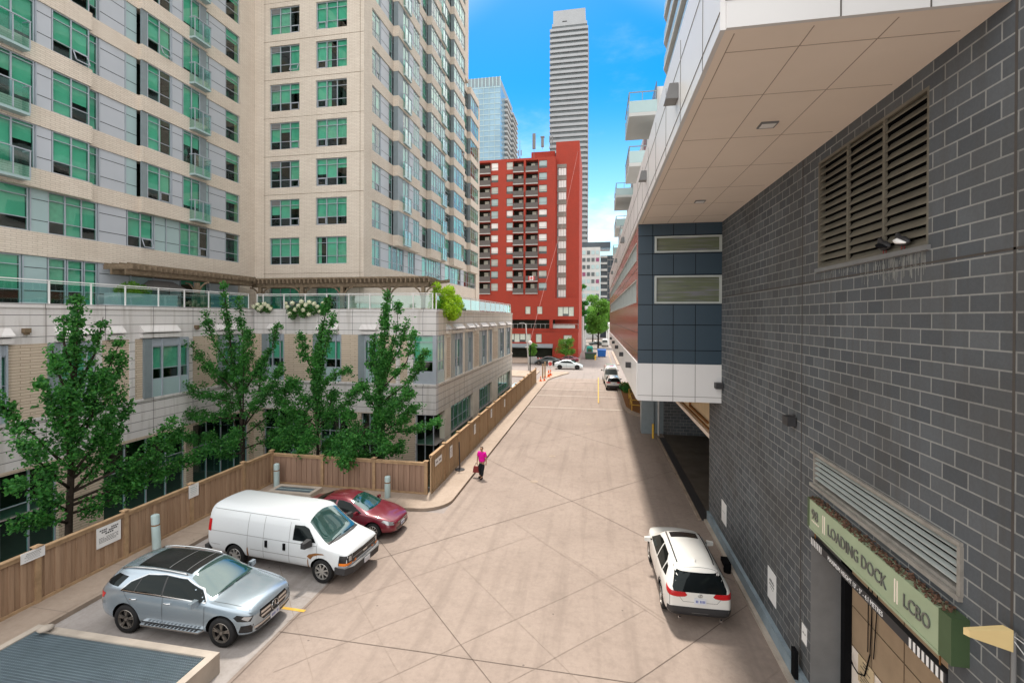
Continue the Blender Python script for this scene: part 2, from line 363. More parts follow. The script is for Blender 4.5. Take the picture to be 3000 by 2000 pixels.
M['blackwall']=plain('black_curtain_wall',(.03,.045,.06),.15,.6,var=.3,sc=.3)
M['pergola']=plain('weathered_pergola',(.24,.18,.125),.85,.1,var=.35,sc=5)
M['grate']=plain('grate_steel',(.17,.225,.26),.5,.4,metal=0,var=.15)
M['lamp']=NT('ceiling_lamp').m
_t=M['lamp'].node_tree; _e=_t.nodes.new('ShaderNodeEmission'); _e.inputs[0].default_value=(1,.6,.15,1); _e.inputs[1].default_value=5; _t.links.new(_e.outputs[0],[n for n in _t.nodes if n.type=='OUTPUT_MATERIAL'][0].inputs[0])
# ================= ground and roads =================
def sheet(name,poly,z,mat,kind='structure',loc=(0,0,0)):
    m=MB(); m.face([(x,y,z) for x,y in poly]); return m.build(name,mat,loc=loc,kind=kind,norm=False)
m=MB()
for x0,x1,y0,y1 in ((-900,-24.7,-60,1200),(-16.62,900,-60,21.35),(-8.1,900,21.35,60.4),(-24.7,900,60.4,1200),(-24.7,-10.71,29.87,60.4)): m.face([(x0,y0,0),(x1,y0,0),(x1,y1,0),(x0,y1,0)])
m.build('ground',M['asphalt'],loc=(0,0,0),kind='structure',norm=False)
# sunken court between the fences and the low building
m=MB(); m.face([(-24.7,-10,-3),(-8.1,-10,-3),(-8.1,60,-3),(-24.7,60,-3)])
for p,q in (((-16.62,-10),(-16.62,21.35)),((-16.62,21.35),(-8.1,21.35)),((-8.1,21.35),(-8.1,60.2)),((-8.1,60.2),(-10.71,60.2))): m.face([(*p,-3),(*q,-3),(*q,-.03),(*p,-.03)])
m.build('sunken_court',M['court'],loc=(0,0,0),kind='structure',norm=False)
sheet('alley',[(-15,-12),(4.78,-12),(4.78,41.2),(2.45,45),(2.45,64),(2.2,66.5),(-4.8,66.5),(-6.66,64),(-6.66,19.6),(-15,19.6)],.004,M['alley'])
sheet('parking_bay',[(-15,-4),(-8.62,-4),(-8.62,19.6),(-15,19.6)],.008,M['park'])
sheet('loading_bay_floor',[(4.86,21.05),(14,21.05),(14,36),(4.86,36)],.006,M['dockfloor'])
sheet('cross_street',[(-120,74),(60,74),(60,86.5),(-120,86.5)],.006,M['asphalt'])
sheet('lane',[(-3.4,86.5),(3.6,86.5),(3.6,260),(-3.4,260)],.008,M['asphalt'])
def strip(m,a,b,w,z,k=0):
    a,b=Vector(a),Vector(b); n=Vector((-(b-a).y,(b-a).x)).normalized()*w/2
    m.face([(*(a+n),z),(*(a-n),z),(*(b-n),z),(*(b+n),z)],k)
m=MB()
def wob(a,b,w,z,k):
    rr=random.Random(int(a[0]*100)+int(b[1]*10)); n=9; q=[]
    a,b=Vector(a),Vector(b); d=(b-a).normalized(); nn=Vector((-d.y,d.x))
    for i in range(n+1):
        c=a.lerp(b,i/n)+nn*rr.uniform(-.012,.012); h=w/2*rr.uniform(.7,1.25); q.append((c+nn*h,c-nn*h))
    for (p,s),(p2,s2) in zip(q,q[1:]): m.face([(*p,z),(*s,z),(*s2,z),(*p2,z)],k)
J=[((-8.62,17.1),(-1.0,9.2)),((-8.6,11.38),(.93,11.34)),((4.66,15.2),(.9,11.34)),((-8.55,14.0),(-8.45,4)),((-8.55,19.6),(-8.55,14.)),((-6.65,27.69),(4.5,16.3)),
   ((4.2,27.45),(-8.5,14.65)),((-6.6,39.6),(1.9,31.33)),((-5.3,30.45),(.6,36.6)),((.93,11.34),(4.6,11.3)),((2.2,38.6),(.6,36.6))]
for a,b in J: wob(a,b,.022,.012,0)
T_=[((-10.9,14.4),(-6.5,9.85)),((-7.15,18.23),(2,8.6)),((-8.68,11.8),(-2.23,18.54)),((-8.25,14.17),(-3,8.8)),((-5.1,10.21),(1.71,17.19)),((-2.06,10.78),(1.43,14.25)),((-1.01,16.92),(4.3,11.5)),
    ((-7.76,10.04),(-4.77,13.3)),((-3.53,19.37),(1.95,13.71)),((4.44,12.41),(2.5,10.5)),((-15,13.0),(-8.62,12.9)),((-15,16.4),(-8.62,16.3)),((-11.9,9.9),(-11.9,19.5)),((-6.6,31),(-2,26.3)),((-1.4,24.2),(3.9,29.6)),((-6.5,22.2),(-2.6,26.2))]
for a,b in T_: wob(a,b,.013,.0115,1)
m.build('alley_joints',[M['joint'],M['cut']],loc=(0,0,0),kind='structure',norm=False)
m=MB(); strip(m,(-9.4,12.33),(-8.46,12.31),.11,.0125); strip(m,(.16,47.6),(.2,67.8),.10,.085)
for i in range(7): strip(m,(2.7+i*.02,88+i*5),(2.7+i*.02,90+i*5),.1,.012)
m.build('yellow_markings',M['yellow'],loc=(0,0,0),kind='structure',norm=False)
# speed ramps with pale and dark edges
m=MB()
for y in (44.2,51.0,55.4,62.4):
    m.hexa([(-6.6,y-.55,.006),(2.4,y-.55,.006),(2.4,y+.55,.006),(-6.6,y+.55,.006),(-6.6,y-.15,.075),(2.4,y-.15,.075),(2.4,y+.15,.075),(-6.6,y+.15,.075)],0)
    m.face([(-6.6,y+.02,.079),(2.4,y+.02,.079),(2.4,y+.15,.079),(-6.6,y+.15,.079)],1)
m.build('speed_ramps',[M['alley'],M['pale_stripe']],loc=(0,0,0),kind='structure')
# sidewalk with kerb (L-shaped)
def arc(cx,cy,r,a0,a1,n=8): return [(cx+r*math.cos(RAD(a0+(a1-a0)*i/n)),cy+r*math.sin(RAD(a0+(a1-a0)*i/n))) for i in range(n+1)]
out_=[(-16.6,-4),(-15,-4),(-15,19.0),(-14.6,19.55)]+[(-8.4,19.55)]+arc(-8.0,20.95,1.36,-88,0)+[(-6.64,30),(-6.64,64)]+arc(-4.6,71.5,7.5,-105,-20,4)[1:]+[(-3.5,72.5),(-4.5,73.2),(-8.05,73.2),(-8.05,21.3),(-16.6,21.3)]
out_=[(-16.6,-4),(-15,-4),(-15,19.0),(-14.6,19.55),(-8.4,19.55)]+arc(-8.0,20.95,1.36,-88,0)+[(-6.64,30),(-6.64,63.5),(-6.2,66),(-5.2,69.5),(-4.2,72.2),(-4.6,73.4),(-8.05,73.4),(-8.05,21.3),(-16.6,21.3)]
m=MB(); m.prism(out_,lambda a,b,c:(a,b,c),-.02,.14,0); m.m=[2,0]+[1]*len(out_)
sw=m.build('sidewalk',[M['walk'],M['kerbface'],M['walk']],loc=(0,0,0),kind='structure')
m=MB()
for y in (8.5,10.8,13.2,15.7,18.1): strip(m,(-16.5,y),(-15,y),.02,.1445)
for y in (24.5,27.8,31.2,34.6,38,42,46,50,55,60): strip(m,(-7.9,y),(-6.66,y),.02,.1445)
strip(m,(-15.14,0),(-15.14,19.4),.015,.1445)
for x in (-13,-11,-9.2): strip(m,(x,19.6),(x,21.2),.02,.1445)
m.build('sidewalk_joints',M['cut'],loc=(0,0,0),kind='structure',norm=False)
# far pavement of the cross street, with forecourt of the red building
m=MB(); m.box((-120,86.5,-.02),(-3.4,100,.13),0); m.box((3.6,86.5,-.02),(60,120,.13),0); m.box((-120,66.6,-.02),(-9,74,.13),0)
m.build('pavement',M['walk'],loc=(0,0,0),kind='structure')
# wall-base kerb on the right: sand strip and blue strip
m=MB(); m.box((4.52,-4,-.02),(4.64,20.9,.12),0); m.box((4.642,-4,-.02),(4.745,20.95,.46),1); m.face([(4.63,-4,.47),(4.748,-4,.47),(4.748,20.95,.47),(4.63,20.95,.47)],1)
m.build('wall_kerb',[M['conc'],M['kerb_blue']],loc=(0,0,0),kind='structure')
m=MB(); m.box((4.30,21.0,-.02),(4.44,35,.055),1); m.box((4.44,21.0,-.02),(4.86,35,.02),0)
m.build('drain_channel',[M['dkgrey'],M['kerbface']],loc=(0,0,0),kind='structure')
# ---------------- wooden fences ----------------
def fence(name,label,P,u0,u1,h,posts,mat,boards=True,z0=.14,group='wooden fences round the car park'):
    c=P((u0+u1)/2,0,0); root=thing(name,(c[0],c[1],z0),label,'fence',group)
    pan=MB(); rail=MB(); rr=random.Random(int(u0*7)); w=.146; n=int((u1-u0)/w)
    for i in range(n):
        a=u0+i*w; d=.012 if i%2 else .034
        pan.pb(P,a+(-.008 if i%2 else .006),a+w+(.008 if i%2 else -.006),z0+.06,h-.10-rr.uniform(0,.006),-.02,.004 if i%2 else .036,0)
    rail.pb(P,u0,u1,h-.13,h-.03,.036,.075); rail.pb(P,u0,u1,h-.028,h+.012,-.06,.10)
    rail.pb(P,u0,u1,z0,z0+.09,.036,.07); rail.pb(P,u0,u1,h-.13,h-.03,-.06,-.022); 
    pan.build('board_panel',M[mat],root); rail.build('rail',M['fence_rail'],root)
    for u in posts:
        q=MB(); q.pb(P,u-.07,u+.07,z0-.05,h+.07,-.05,.092); q.build('post',M['fence_rail'],root)
        q=MB(); q.pb(P,u-.11,u+.11,h+.072,h+.10,-.09,.13); e=[P(u-.07,h+.10,-.05),P(u+.07,h+.10,-.05),P(u+.07,h+.10,.09),P(u-.07,h+.10,.09)]; a=P(u,h+.15,.02)
        for i in range(4): q.face([e[i],e[(i+1)%4],a])
        q.build('post_cap',M['fence_rail'],root)
    return root
PLf=lambda u,v,d:(-16.45+d,u,v)
PBf=lambda u,v,d:(u,21.25-d,v)
PRf=lambda u,v,d:(-7.92+d,u,v)
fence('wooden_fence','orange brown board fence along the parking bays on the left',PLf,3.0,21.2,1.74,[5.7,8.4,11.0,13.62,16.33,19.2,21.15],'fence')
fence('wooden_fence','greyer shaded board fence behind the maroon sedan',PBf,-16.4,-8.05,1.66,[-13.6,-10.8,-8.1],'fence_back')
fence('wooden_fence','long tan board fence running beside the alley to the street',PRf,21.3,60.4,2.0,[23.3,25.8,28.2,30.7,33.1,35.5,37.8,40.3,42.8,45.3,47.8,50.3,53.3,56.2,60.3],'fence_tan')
# ---------------- signs on fences ----------------
def board_sign(name,label,P,u0,u1,v0,v1,d,lines,col='white',ink='dkgrey',cat='sign',group=None,frame=None,arrow=False):
    m=MB(); m.pb(P,u0,u1,v0,v1,d,d+.012)
    o=m.build(name,M[col],label=label,cat=cat,group=group)
    k=MB()
    for (a,b,c,e) in lines:
        U0=u0+(u1-u0)*a; U1=u0+(u1-u0)*b; n=max(3,int((b-a)*14)); rr=random.Random(int(c*1000)+int(u0*31))
        for i in range(n):
            if rr.random()<.12: continue
            s=(U1-U0)/n; k.pb(P,U0+i*s,U0+i*s+s*.78,v0+(v1-v0)*c,v0+(v1-v0)*e,d+.0125,d+.0145)
    if k.f: k.build('lettering',M[ink],o)
    return o
TXT=[(.12,.9,.80,.86),(.2,.85,.69,.76),(.35,.7,.58,.65),(.1,.9,.44,.465),(.1,.88,.37,.395),(.1,.9,.30,.325),(.1,.8,.23,.255)]
SML=[(.15,.85,.74,.8),(.2,.8,.6,.65),(.15,.85,.46,.5),(.2,.8,.34,.37),(.15,.8,.2,.23)]
board_sign('notice_board','wide low white notice at the left edge of the fence',PLf,10.55,11.15,1.50,1.80,.095,SML,ink='midgrey')
board_sign('notice_board','largest white notice on the left fence, with bold lines of text',PLf,12.62,13.42,.92,1.60,.08,TXT)
board_sign('notice_board','white upright notice at the third fence post behind the van',PLf,16.15,16.62,1.25,1.78,.095,SML,ink='pipe')
board_sign('arrow_sign','white and brown arrow plate on the first panel of the alley fence',PRf,21.75,22.75,1.32,1.66,.08,[(.1,.42,.35,.62),(.55,.9,.35,.62)],ink='midgrey')
for (y,z,lab) in ((24.3,1.35,'white notice on the second panel of the alley fence'),(29.3,1.4,'white notice on the fourth panel of the alley fence'),(34.1,1.45,'white notice on the sixth panel of the alley fence'),(39.2,1.3,'small pale notice far along the alley fence')):
    board_sign('notice_board',lab,PRf,y-.22,y+.22,z-.32,z+.32,.08,SML,ink='midgrey',group='notices along the alley fence')
# ---------------- vent pipe bollards ----------------
for (x,y,z0,h,lab,lean) in ((-15.9,14.35,.14,1.25,'pale pipe bollard behind the silver suv',.06),(-15.85,20.75,.14,1.15,'pale pipe bollard in the fence corner behind the van',0),(-9.75,20.5,.14,1.0,'pale pipe bollard beside the maroon sedan',0)):
    m=MB(); m.lathe([(0,0),(.135,0),(.135,h-.02),(.125,h),(.08,h+.02),(0,h+.025)],(0,0,0),n=20)
    m.v=[(a+x-lean*c,b+y,c+z0) for a,b,c in m.v]
    o=m.build('pipe_bollard',M['pipe'],loc=(x,y,z0),smooth=True,ang=40,label=lab,cat='bollard',group='pale pipe bollards')
    k=MB(); k.lathe([(.138,0),(.138,.05)],(x-lean*h*.7,y,z0+h*.7),n=20); k.build('band',M['rust'],o)
# ---------------- ventilation grate plinths ----------------
def grate_box(label,x0,x1,y0,y1,h,step,tilt=0):
    root=thing('grate_plinth',((x0+x1)/2,(y0+y1)/2,0),label,'vent shaft','grated ventilation shafts')
    m=MB(); w=.2; rr=random.Random(3)
    for a,b in (((x0,y1-w),(x1,y1)),((x1-w,y0),(x1,y1-w)),((x0,y0),(x0+w,y1-w)),((x0+w,y0),(x1-w,y0+w))): m.box((*a,-.02),(*b,h))
    m.build('kerb_wall',M['conc'],root)
    g=MB(); n=int((y1-y0-2*w)/step)
    for i in range(n):
        y=y0+w+i*step; g.box((x0+w,y,h-.05),(x1-w,y+.010,h-.035))
    n=int((x1-x0-2*w)/(step*.8))
    for i in range(n):
        x=x0+w+i*step*.8; g.box((x,y0+w,h-.09),(x+.014,y1-w,h-.03))
    g.build('grate',M['grate'],root)
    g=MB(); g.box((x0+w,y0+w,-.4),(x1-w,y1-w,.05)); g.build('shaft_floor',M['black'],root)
    for yy in ((y0+y1)/2,):
        g=MB(); g.box((x0+w,yy-.02,h-.024),(x1-w,yy+.02,h-.012)); g.build('cross_bar',M['pipe'],root)
    return root
gb=grate_box('large concrete plinth with steel grating in the near left corner',-14.55,-9.02,5.4,9.78,.52,.075)
m=MB(); m.lathe([(0,0),(.05,.01),(.16,.06),(.17,.09),(.1,.13),(0,.14)],(-14.02,9.58,.53),n=14); m.build('stone',M['conc'],label='rounded stone lying on the rim of the grate plinth',cat='stone',smooth=True)
grate_box('low concrete plinth with grating in the fence corner behind the van',-15.5,-13.2,19.62,20.6,.36,.09)
# ================= facade tools =================
def window(parent,P,u0,u1,v0,v1,cols,tran=(.30,.80),dep=-.14,seed=0,fw=.055,open_=None,blind=None,frame='grey_frame',pane='glass',lamp=False,name='window'):
    rr=random.Random(seed); m=MB()
    def bar(a,b,c,d,e0=dep-.05,e1=dep+.03): m.pb(P,a,b,c,d,e0,e1)
    bar(u0,u1,v0,v0+fw); bar(u0,u1,v1-fw,v1); bar(u0,u0+fw,v0+fw,v1-fw); bar(u1-fw,u1,v0+fw,v1-fw)
    us=[u0+fw]; 
    for c in cols:
        x=u0+(u1-u0)*c; bar(x-fw*.6,x+fw*.6,v0+fw,v1-fw); us.append(x)
    us.append(u1-fw); vh=v1-v0
    for q in tran:
        z=v0+vh*q
        for a,b in zip(us,us[1:]): bar(a+fw*.6*(a!=us[0]),b-fw*.6*(b!=us[-1]),z-.02,z+.02,dep-.045,dep+.022)
    if open_ is not None and open_<len(us)-1:
        a,b=us[open_]+.05,us[open_+1]-.05; z0,z1=v0+fw,v0+vh*tran[0]-.03
        tl=.0 if rr.random()<.6 else .22
        for (p,q,r,t) in ((a,b,z0,z0+.05),(a,b,z1-.05,z1),(a,a+.05,z0,z1),(b-.05,b,z0,z1)):
            f0=(z1-r)/(z1-z0)*tl; f1=(z1-t)/(z1-z0)*tl
            m.hexa([P(p,r,dep+.03+f0),P(q,r,dep+.03+f0),P(q,r,dep+.06+f0),P(p,r,dep+.06+f0),P(p,t,dep+.03+f1),P(q,t,dep+.03+f1),P(q,t,dep+.06+f1),P(p,t,dep+.06+f1)])
    o=m.build(name,M[frame],parent)
    g=MB(); g.face([P(u0+.02,v0+.02,dep),P(u1-.02,v0+.02,dep),P(u1-.02,v1-.02,dep),P(u0+.02,v1-.02,dep)])
    g.build('pane',M[pane],o,norm=False)
    k=MB()
    for a,b in zip(us,us[1:]):
        t=rr.random() if blind is None else blind
        lo=v0+vh*(.0 if t<.25 else .3 if t<.66 else .45 if t<.72 else .66 if t<.82 else 1.)
        if lo<v1-.1: k.face([P(a,lo,dep-.10),P(b,lo,dep-.10),P(b,v1,dep-.10),P(a,v1,dep-.10)],0 if rr.random()<.85 else 1)
        if t>.9:
            for j in range(5):
                x=a+(b-a)*(.02+j*.06); k.face([P(x,v0,dep-.14-.03*(j%2)),P(x+.06,v0,dep-.14-.03*((j+1)%2)),P(x+.06,v1,dep-.14-.03*((j+1)%2)),P(x,v1,dep-.14-.03*(j%2))],1)
    if k.f: k.build('blind',[M['blind'],M['curtain']],o,norm=False)
    if lamp:
        q=MB(); c=P((u0+u1)/2,v1-.28,-1.0); q.lathe([(0,-.06),(.2,-.05),(.24,.0),(.0,.03)],c,n=12); q.build('ceiling_lamp',M['lamp'],o)
    return o
def juliet(parent,P,u0,u1,v0,v1,out_=.42,glassm='glass_rail'):
    m=MB(); m.pb(P,u0,u1,v0-.14,v0-.02,-.02,out_+.03,0)
    o=m.build('balcony',M['cream'] if False else M['lite_panel'],parent)
    g=MB()
    g.face([P(u0+.02,v0,out_-.01),P(u1-.02,v0,out_-.01),P(u1-.02,v1-.06,out_-.01),P(u0+.02,v1-.06,out_-.01)])
    g.face([P(u0+.02,v0,0),P(u0+.02,v0,out_-.011),P(u0+.02,v1-.06,out_-.011),P(u0+.02,v1-.06,0)]); g.face([P(u1-.02,v0,0),P(u1-.02,v0,out_-.011),P(u1-.02,v1-.06,out_-.011),P(u1-.02,v1-.06,0)])
    g.build('balcony_glass',M[glassm],o,norm=False)
    r=MB()
    for u in (u0,(u0+u1)/2,u1): r.pb(P,u-.02,u+.02,v0,v1-.031,out_,out_+.035)
    r.pb(P,u0-.03,u1+.03,v1-.03,v1+.02,out_-.01,out_+.05); r.pb(P,u0-.02,u0+.02,v1-.03,v1+.02,0,out_-.011); r.pb(P,u1-.02,u1+.02,v1-.03,v1+.02,0,out_-.011)
    r.build('balcony_rail',M['grey_frame'],o)
    return o
# ================= beige apartment tower =================
TW=thing('apartment_tower',(-22,40,9.2),'tall cream brick apartment tower with green glazed windows on the left','building')
PF=lambda u,v,d:(u,32.5-d,v)
PR=lambda u,v,d:(-17.43+d,u,v)
PWg=lambda u,v,d:(-26.83+d,u,v)
ROW=[14.87+3.01*k for k in range(0,16)]     # window head heights
WH=2.1
brick=MB()
colsF=[(-25.46,-22.86),(-21.45,-18.84)]
hs=[]
for z in [11.55]+ROW: 
    for a,b in colsF: hs.append((a,b,z-WH if z>12 else 9.25,z))
brick.holes(PF,-26.83,-17.43,9.2,62,hs,.22)
k=0
for z in ROW[:7]:
    for j,(a,b) in enumerate(colsF):
        k+=1; window(TW,PF,a,b,z-WH,z,(.333,.667),(.30,.78),seed=k*7+j,open_=2-2*j if z>15 else None)
        if z>15 and j==0:
            q=MB(); q.pb(PF,a+.08,a+(b-a)*.31,z-.40,z-.06,-.19,-.12); q.build('vent_grille',M['midgrey'],TW)
for j,(a,b) in enumerate(colsF): window(TW,PF,a,b,9.25,11.55,(.333,.667),(.25,.8),seed=90+j)
# thin string joints on the brick
jn=MB()
for z in [12.05]+[r+.35 for r in ROW[1:]]:
    jn.pb(PF,-26.0,-17.44,z,z+.03,.001,.006)
jn.pb(PF,-25.9,-25.87,9.3,62,.001,.006); jn.pb(PF,-17.75,-17.72,9.3,62,.001,.006)
jn.build('control_joint',M['pergola'],TW)
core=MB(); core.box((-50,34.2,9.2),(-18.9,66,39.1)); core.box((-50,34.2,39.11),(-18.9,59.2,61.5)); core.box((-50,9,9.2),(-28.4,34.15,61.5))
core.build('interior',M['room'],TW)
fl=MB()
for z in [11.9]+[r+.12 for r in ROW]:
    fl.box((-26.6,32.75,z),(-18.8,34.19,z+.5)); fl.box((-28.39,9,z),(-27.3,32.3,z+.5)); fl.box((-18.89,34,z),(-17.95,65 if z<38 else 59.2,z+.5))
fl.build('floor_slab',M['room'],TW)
PC=[0]; CLAD=[M['grey_panel'],M['lite_panel'],M['blue_return'],M['dkgrey'],M['grey_frame']]
panels=MB(); win_n=[0]; far=MB(); farg=MB()
def bays(P,BAY,u0,u1,rows,ztop,basez,nm,maxrow,protr_rows):
    for ri,z in enumerate(rows):
        nxt=rows[ri+1]-WH if ri+1<len(rows) else ztop
        for (a,b,d,els) in BAY:
            if (z>ztop-3): continue
            dd=d if protr_rows(ri) else 0
            nd=d if protr_rows(ri+1) else 0
            # spandrel above this window row
            brick.pb(P,a,b,z,nxt if nxt<ztop else ztop,-.5,nd if nd else dd)
def element(P,u0,u1,v0,v1,d,kind,seed,ri):
    Q=lambda u,v,e:P(u,v,e+d)
    if kind[0]=='w' or kind=='d':
        n=int(kind[1]) if len(kind)>1 else 1
        if kind=='d':
            window(TW,Q,u0,u1,v0-.55,v1,(.5,),(.93,),dep=-.10,seed=seed,name='balcony_door')
        else:
            window(TW,Q,u0,u1,v0,v1,[i/n for i in range(1,n)],(.30,.80),dep=-.10,seed=seed,open_=(n-1 if n>1 and seed%3==0 else None))
    elif kind=='W':
        window(TW,Q,u0,u1,v0,v1,(),(.34,.74),dep=-.10,seed=seed,blind=.8,lamp=True)
    elif kind in 'plr':
        mi={'p':0,'l':1,'r':2}[kind]
        pn=MB() if PC[0]<100 else panels; PC[0]+=1
        pn.pb(Q,u0,u1,v0,v1,-.16,-.07,mi)
        if kind!='r':
            for q in (.28,.76): pn.pb(Q,u0,u1,v0+(v1-v0)*q-.015,v0+(v1-v0)*q+.015,-.069,-.062,3)
            pn.pb(Q,u0,u0+.05,v0,v1,-.069,-.04,4)
        if pn is not panels: pn.build('cladding_panel',CLAD,TW)
# ---- wing (faces the alley, left of the inner corner) ----
WB=[(12.0,20.3,.28,[(12.2,14.4,'p'),(14.5,15.9,'p'),(15.95,17.75,'d'),(17.78,18.45,'p'),(18.48,20.2,'w2')]),
    (20.3,23.05,0,[(20.32,20.82,'w1'),(20.88,22.3,'p'),(22.32,23.0,'l')]),
    (23.05,27.75,.28,[(23.07,23.4,'r'),(23.42,25.0,'w2'),(25.02,25.8,'p'),(25.84,27.2,'d'),(27.22,27.7,'r')]),
    (27.75,31.0,0,[(27.78,28.13,'l'),(28.15,29.65,'p'),(29.68,30.95,'W')]),(31.0,32.49,0,[])]
NW=6
for ri in range(-1,13):
    z=ROW[0]-3.25 if ri<0 else ROW[ri]
    for (a,b,d,els) in WB:
        dd=d if ri>=0 else 0
        if ri<0:
            brick.pb(PWg,a,b,11.62,ROW[0]-WH,-.5,0); continue
        up=ROW[ri+1]-WH
        dd=d if ri>=0 else 0
        brick.pb(PWg,a,b,z,up,-.5,d)
        if b>31.5: brick.pb(PWg,a,b,z-WH,z,-.5,d)
brick.pb(PWg,31.0,32.49,9.2,11.62,-.5,0)
sd=1000
for ri in range(0,8):
    z=ROW[ri]
    for (a,b,d,els) in WB:
        for (p,q,kd) in els:
            sd+=1
            if ri==0:
                continue
            if q<15.9 and z>24: continue
            element(PWg,p,q,z-WH,z,d,kd,sd,ri)
            if kd=='d': juliet(TW,lambda u,v,e,d=d:PWg(u,v,e+d),(p+q)/2-.25 if q>20 else p,q+.35 if q>20 else q-.5,z-WH-.62,z-WH+.62)
R0=[(12.2,16.2,'p'),(16.25,17.7,'w1'),(17.75,18.5,'l'),(18.5,20.8,'w3'),(20.85,22.4,'p'),(22.45,24.05,'w2'),(24.1,24.85,'l'),(24.9,25.85,'l'),(25.9,28.15,'w3'),(28.2,29.65,'p'),(29.7,30.95,'w1')]
for (p,q,kd) in R0:
    sd+=1; element(PWg,p,q,ROW[0]-WH,ROW[0],-.02,kd,sd,0)
for (p,q,kd) in [(12.2,15.6,'p'),(15.7,17.4,'w1'),(17.45,18.45,'l'),(18.5,19.3,'w1'),(19.35,20.1,'w1'),(20.15,20.8,'w1'),(20.85,22.6,'p'),(22.65,24,'l'),(24.05,25.9,'p'),(25.95,28.1,'w2'),(28.2,30.9,'p')]:
    sd+=1; element(PWg,p,q,9.25,11.6,-.02,kd,sd,0)
# ---- right side (faces the alley beyond the corner) ----
RB=[(33.8,37.62,0,[(33.82,35.3,'w2'),(35.34,36.86,'p'),(36.9,37.55,'w1')]),
    (37.62,42.6,.5,[(37.66,38.6,'r'),(38.65,39.95,'d'),(40.0,41.0,'p'),(41.05,42.5,'w3')]),
    (42.6,45.75,0,[(42.7,44.5,'p'),(44.55,45.7,'w1')]),
    (45.75,50.3,.5,[(45.8,48.8,'w4'),(48.85,50.2,'d')]),
    (50.3,53.4,0,[(50.35,51.7,'p'),(51.75,53.35,'w1')]),
    (53.4,57.95,.5,[(53.5,57.9,'w4')]),
    (57.95,60.8,0,[(58,59.5,'p'),(59.55,60.75,'w1')]),
    (60.8,65.1,.5,[(60.9,65.0,'w4')])]
brick.pb(PR,32.505,33.8,9.2,62,-.5,0)
brick.pb(PR,65.1,67.05,9.2,39.6,-.5,.1)
brick.pb(PR,33.8,65.1,9.2,ROW[0]-WH,-.5,0)
TOPT=12
for ri in range(0,13):
    z=ROW[ri]; up=ROW[ri+1]-WH
    for bi,(a,b,d,els) in enumerate(RB):
        if a>57 and z>39: continue
        dn=d if ri>=1 else 0
        brick.pb(PR,a,b,z,up,-.5,d)
        for (p,q,kd) in els:
            sd+=1
            if ri==0:
                if kd=='d': kd='w2'
                if kd=='r': kd='w1'
                element(PR,p,q,z-WH,z,-.02,kd,sd,ri); continue
            element(PR,p,q,z-WH,z,d,kd,sd,ri)
            if kd=='d': juliet(TW,lambda u,v,e,d=d:PR(u,v,e+d),p-.05,q+.1,z-WH-.62,z-WH+.62,out_=.16)
        if d and ri>=1: panels.pb(PR,a+.02,a+.04,z-WH,z,0,d-.08,2)
brick.pb(PR,33.8,57.95,ROW[13]-WH,62,-.5,.0); brick.pb(PR,57.951,59.5,39.7,62,-.5,.5)
brick.box((-49,59.3,40),(-17.93,59.5,62)); brick.box((-49,66.9,9.2),(-18.1,67.0,39.6)); brick.box((-49,59.52,39.2),(-18.1,66.88,39.58))
brick.build('brick_wall',M['brick'],TW)
panels.build('cladding_panel',CLAD,TW,kind='stuff')
# ================= two-storey podium building =================
PD=thing('podium_building',(-18,45,0),'low two storey stone and brick building with roof terrace beside the fence','building')
QF=lambda u,v,d:(u,29.86-d,v)          # faces the camera
QL=lambda u,v,d:(-24.7+d,u,v)          # faces the alley, left of the trees
QR=lambda u,v,d:(-10.71+d,u,v)         # faces the alley beyond the corner
pi=MB(); st=MB(); bkF=MB(); bkL=MB(); bkR=MB()
# stone bands
def band(P,a,b,c=0):
    st.pb(P,a,b,7.45,9.05,-.5,0); st.pb(P,a-.0,b+c,9.051,9.25,-.5,.06); st.pb(P,a,b,2.05,4.0,-.5,0); st.pb(P,a,b,4.001,4.14,-.5,.07)
band(QF,-24.7,-10.71,.06); band(QL,4,29.855); st_f=st; st=MB(); band(QR,30.36,58.4); st.build('stone_band',M['stone_worn_bounce'],PD); st=st_f
# front face: brick between the windows
FW=[(-24.0,-22.2),(-19.9,-17.7),(-16.4,-14.9)]
bkF.holes(QF,-24.7,-12.75,4.14,7.45,[(a,b,4.14,7.449) for a,b in FW],.3)
bkF.holes(QF,-24.7,-12.2,-3,2.05,[(-23.9,-20.4,-2.99,2.0),(-19.4,-17.2,-2.99,2.0),(-16.2,-14.4,-2.99,2.0)],.3)
for (a,b) in ((-12.75,-12.35),(-13.6,-13.3)): st.pb(QF,a,b,4.141,7.449,-.3,.03)
# left face
LW=[(8.5,11.2),(13.9,15.45),(16.95,18.9),(21.45,24.3),(26.6,28.6)]
bkL.holes(QL,4,29.85,4.14,7.45,[(a,b,4.14,7.449) for a,b in LW],.3)
bkL.holes(QL,4,29.85,-3,2.05,[(5,12.4,-2.99,2.0),(13.2,17.4,-2.99,1.9),(19.4,24.2,-2.99,1.9),(24.7,29.4,-2.99,1.9)],.3)
for a in (19.0,20.7,24.35): st.pb(QL,a,a+.3,4.141,7.449,-.3,.03)
# right face piers
for a,b in ((31.75,33.2),(39.4,41.6),(46.9,49.8),(57.3,58.4)):
    pi=MB(); pi.pb(QR,a,b,4.141,7.449,-.4,-.02); pi.build('pier',M['pier'],PD); pi=MB(); pi.pb(QR,a,b,-3,2.049,-.4,-.02); pi.build('pier',M['pier'],PD)
    q=MB(); q.pb(QR,a+.45,b-.25,4.3,7.2,-.3,.0); q.build('brick_pier',M['podbrick'],PD)
for a,b in ((36.25,36.9),(44.6,45.2),(53.3,54.0)): pi=MB(); pi.pb(QR,a,b,4.141,7.449,-.4,-.02); pi.build('pier',M['pier'],PD)
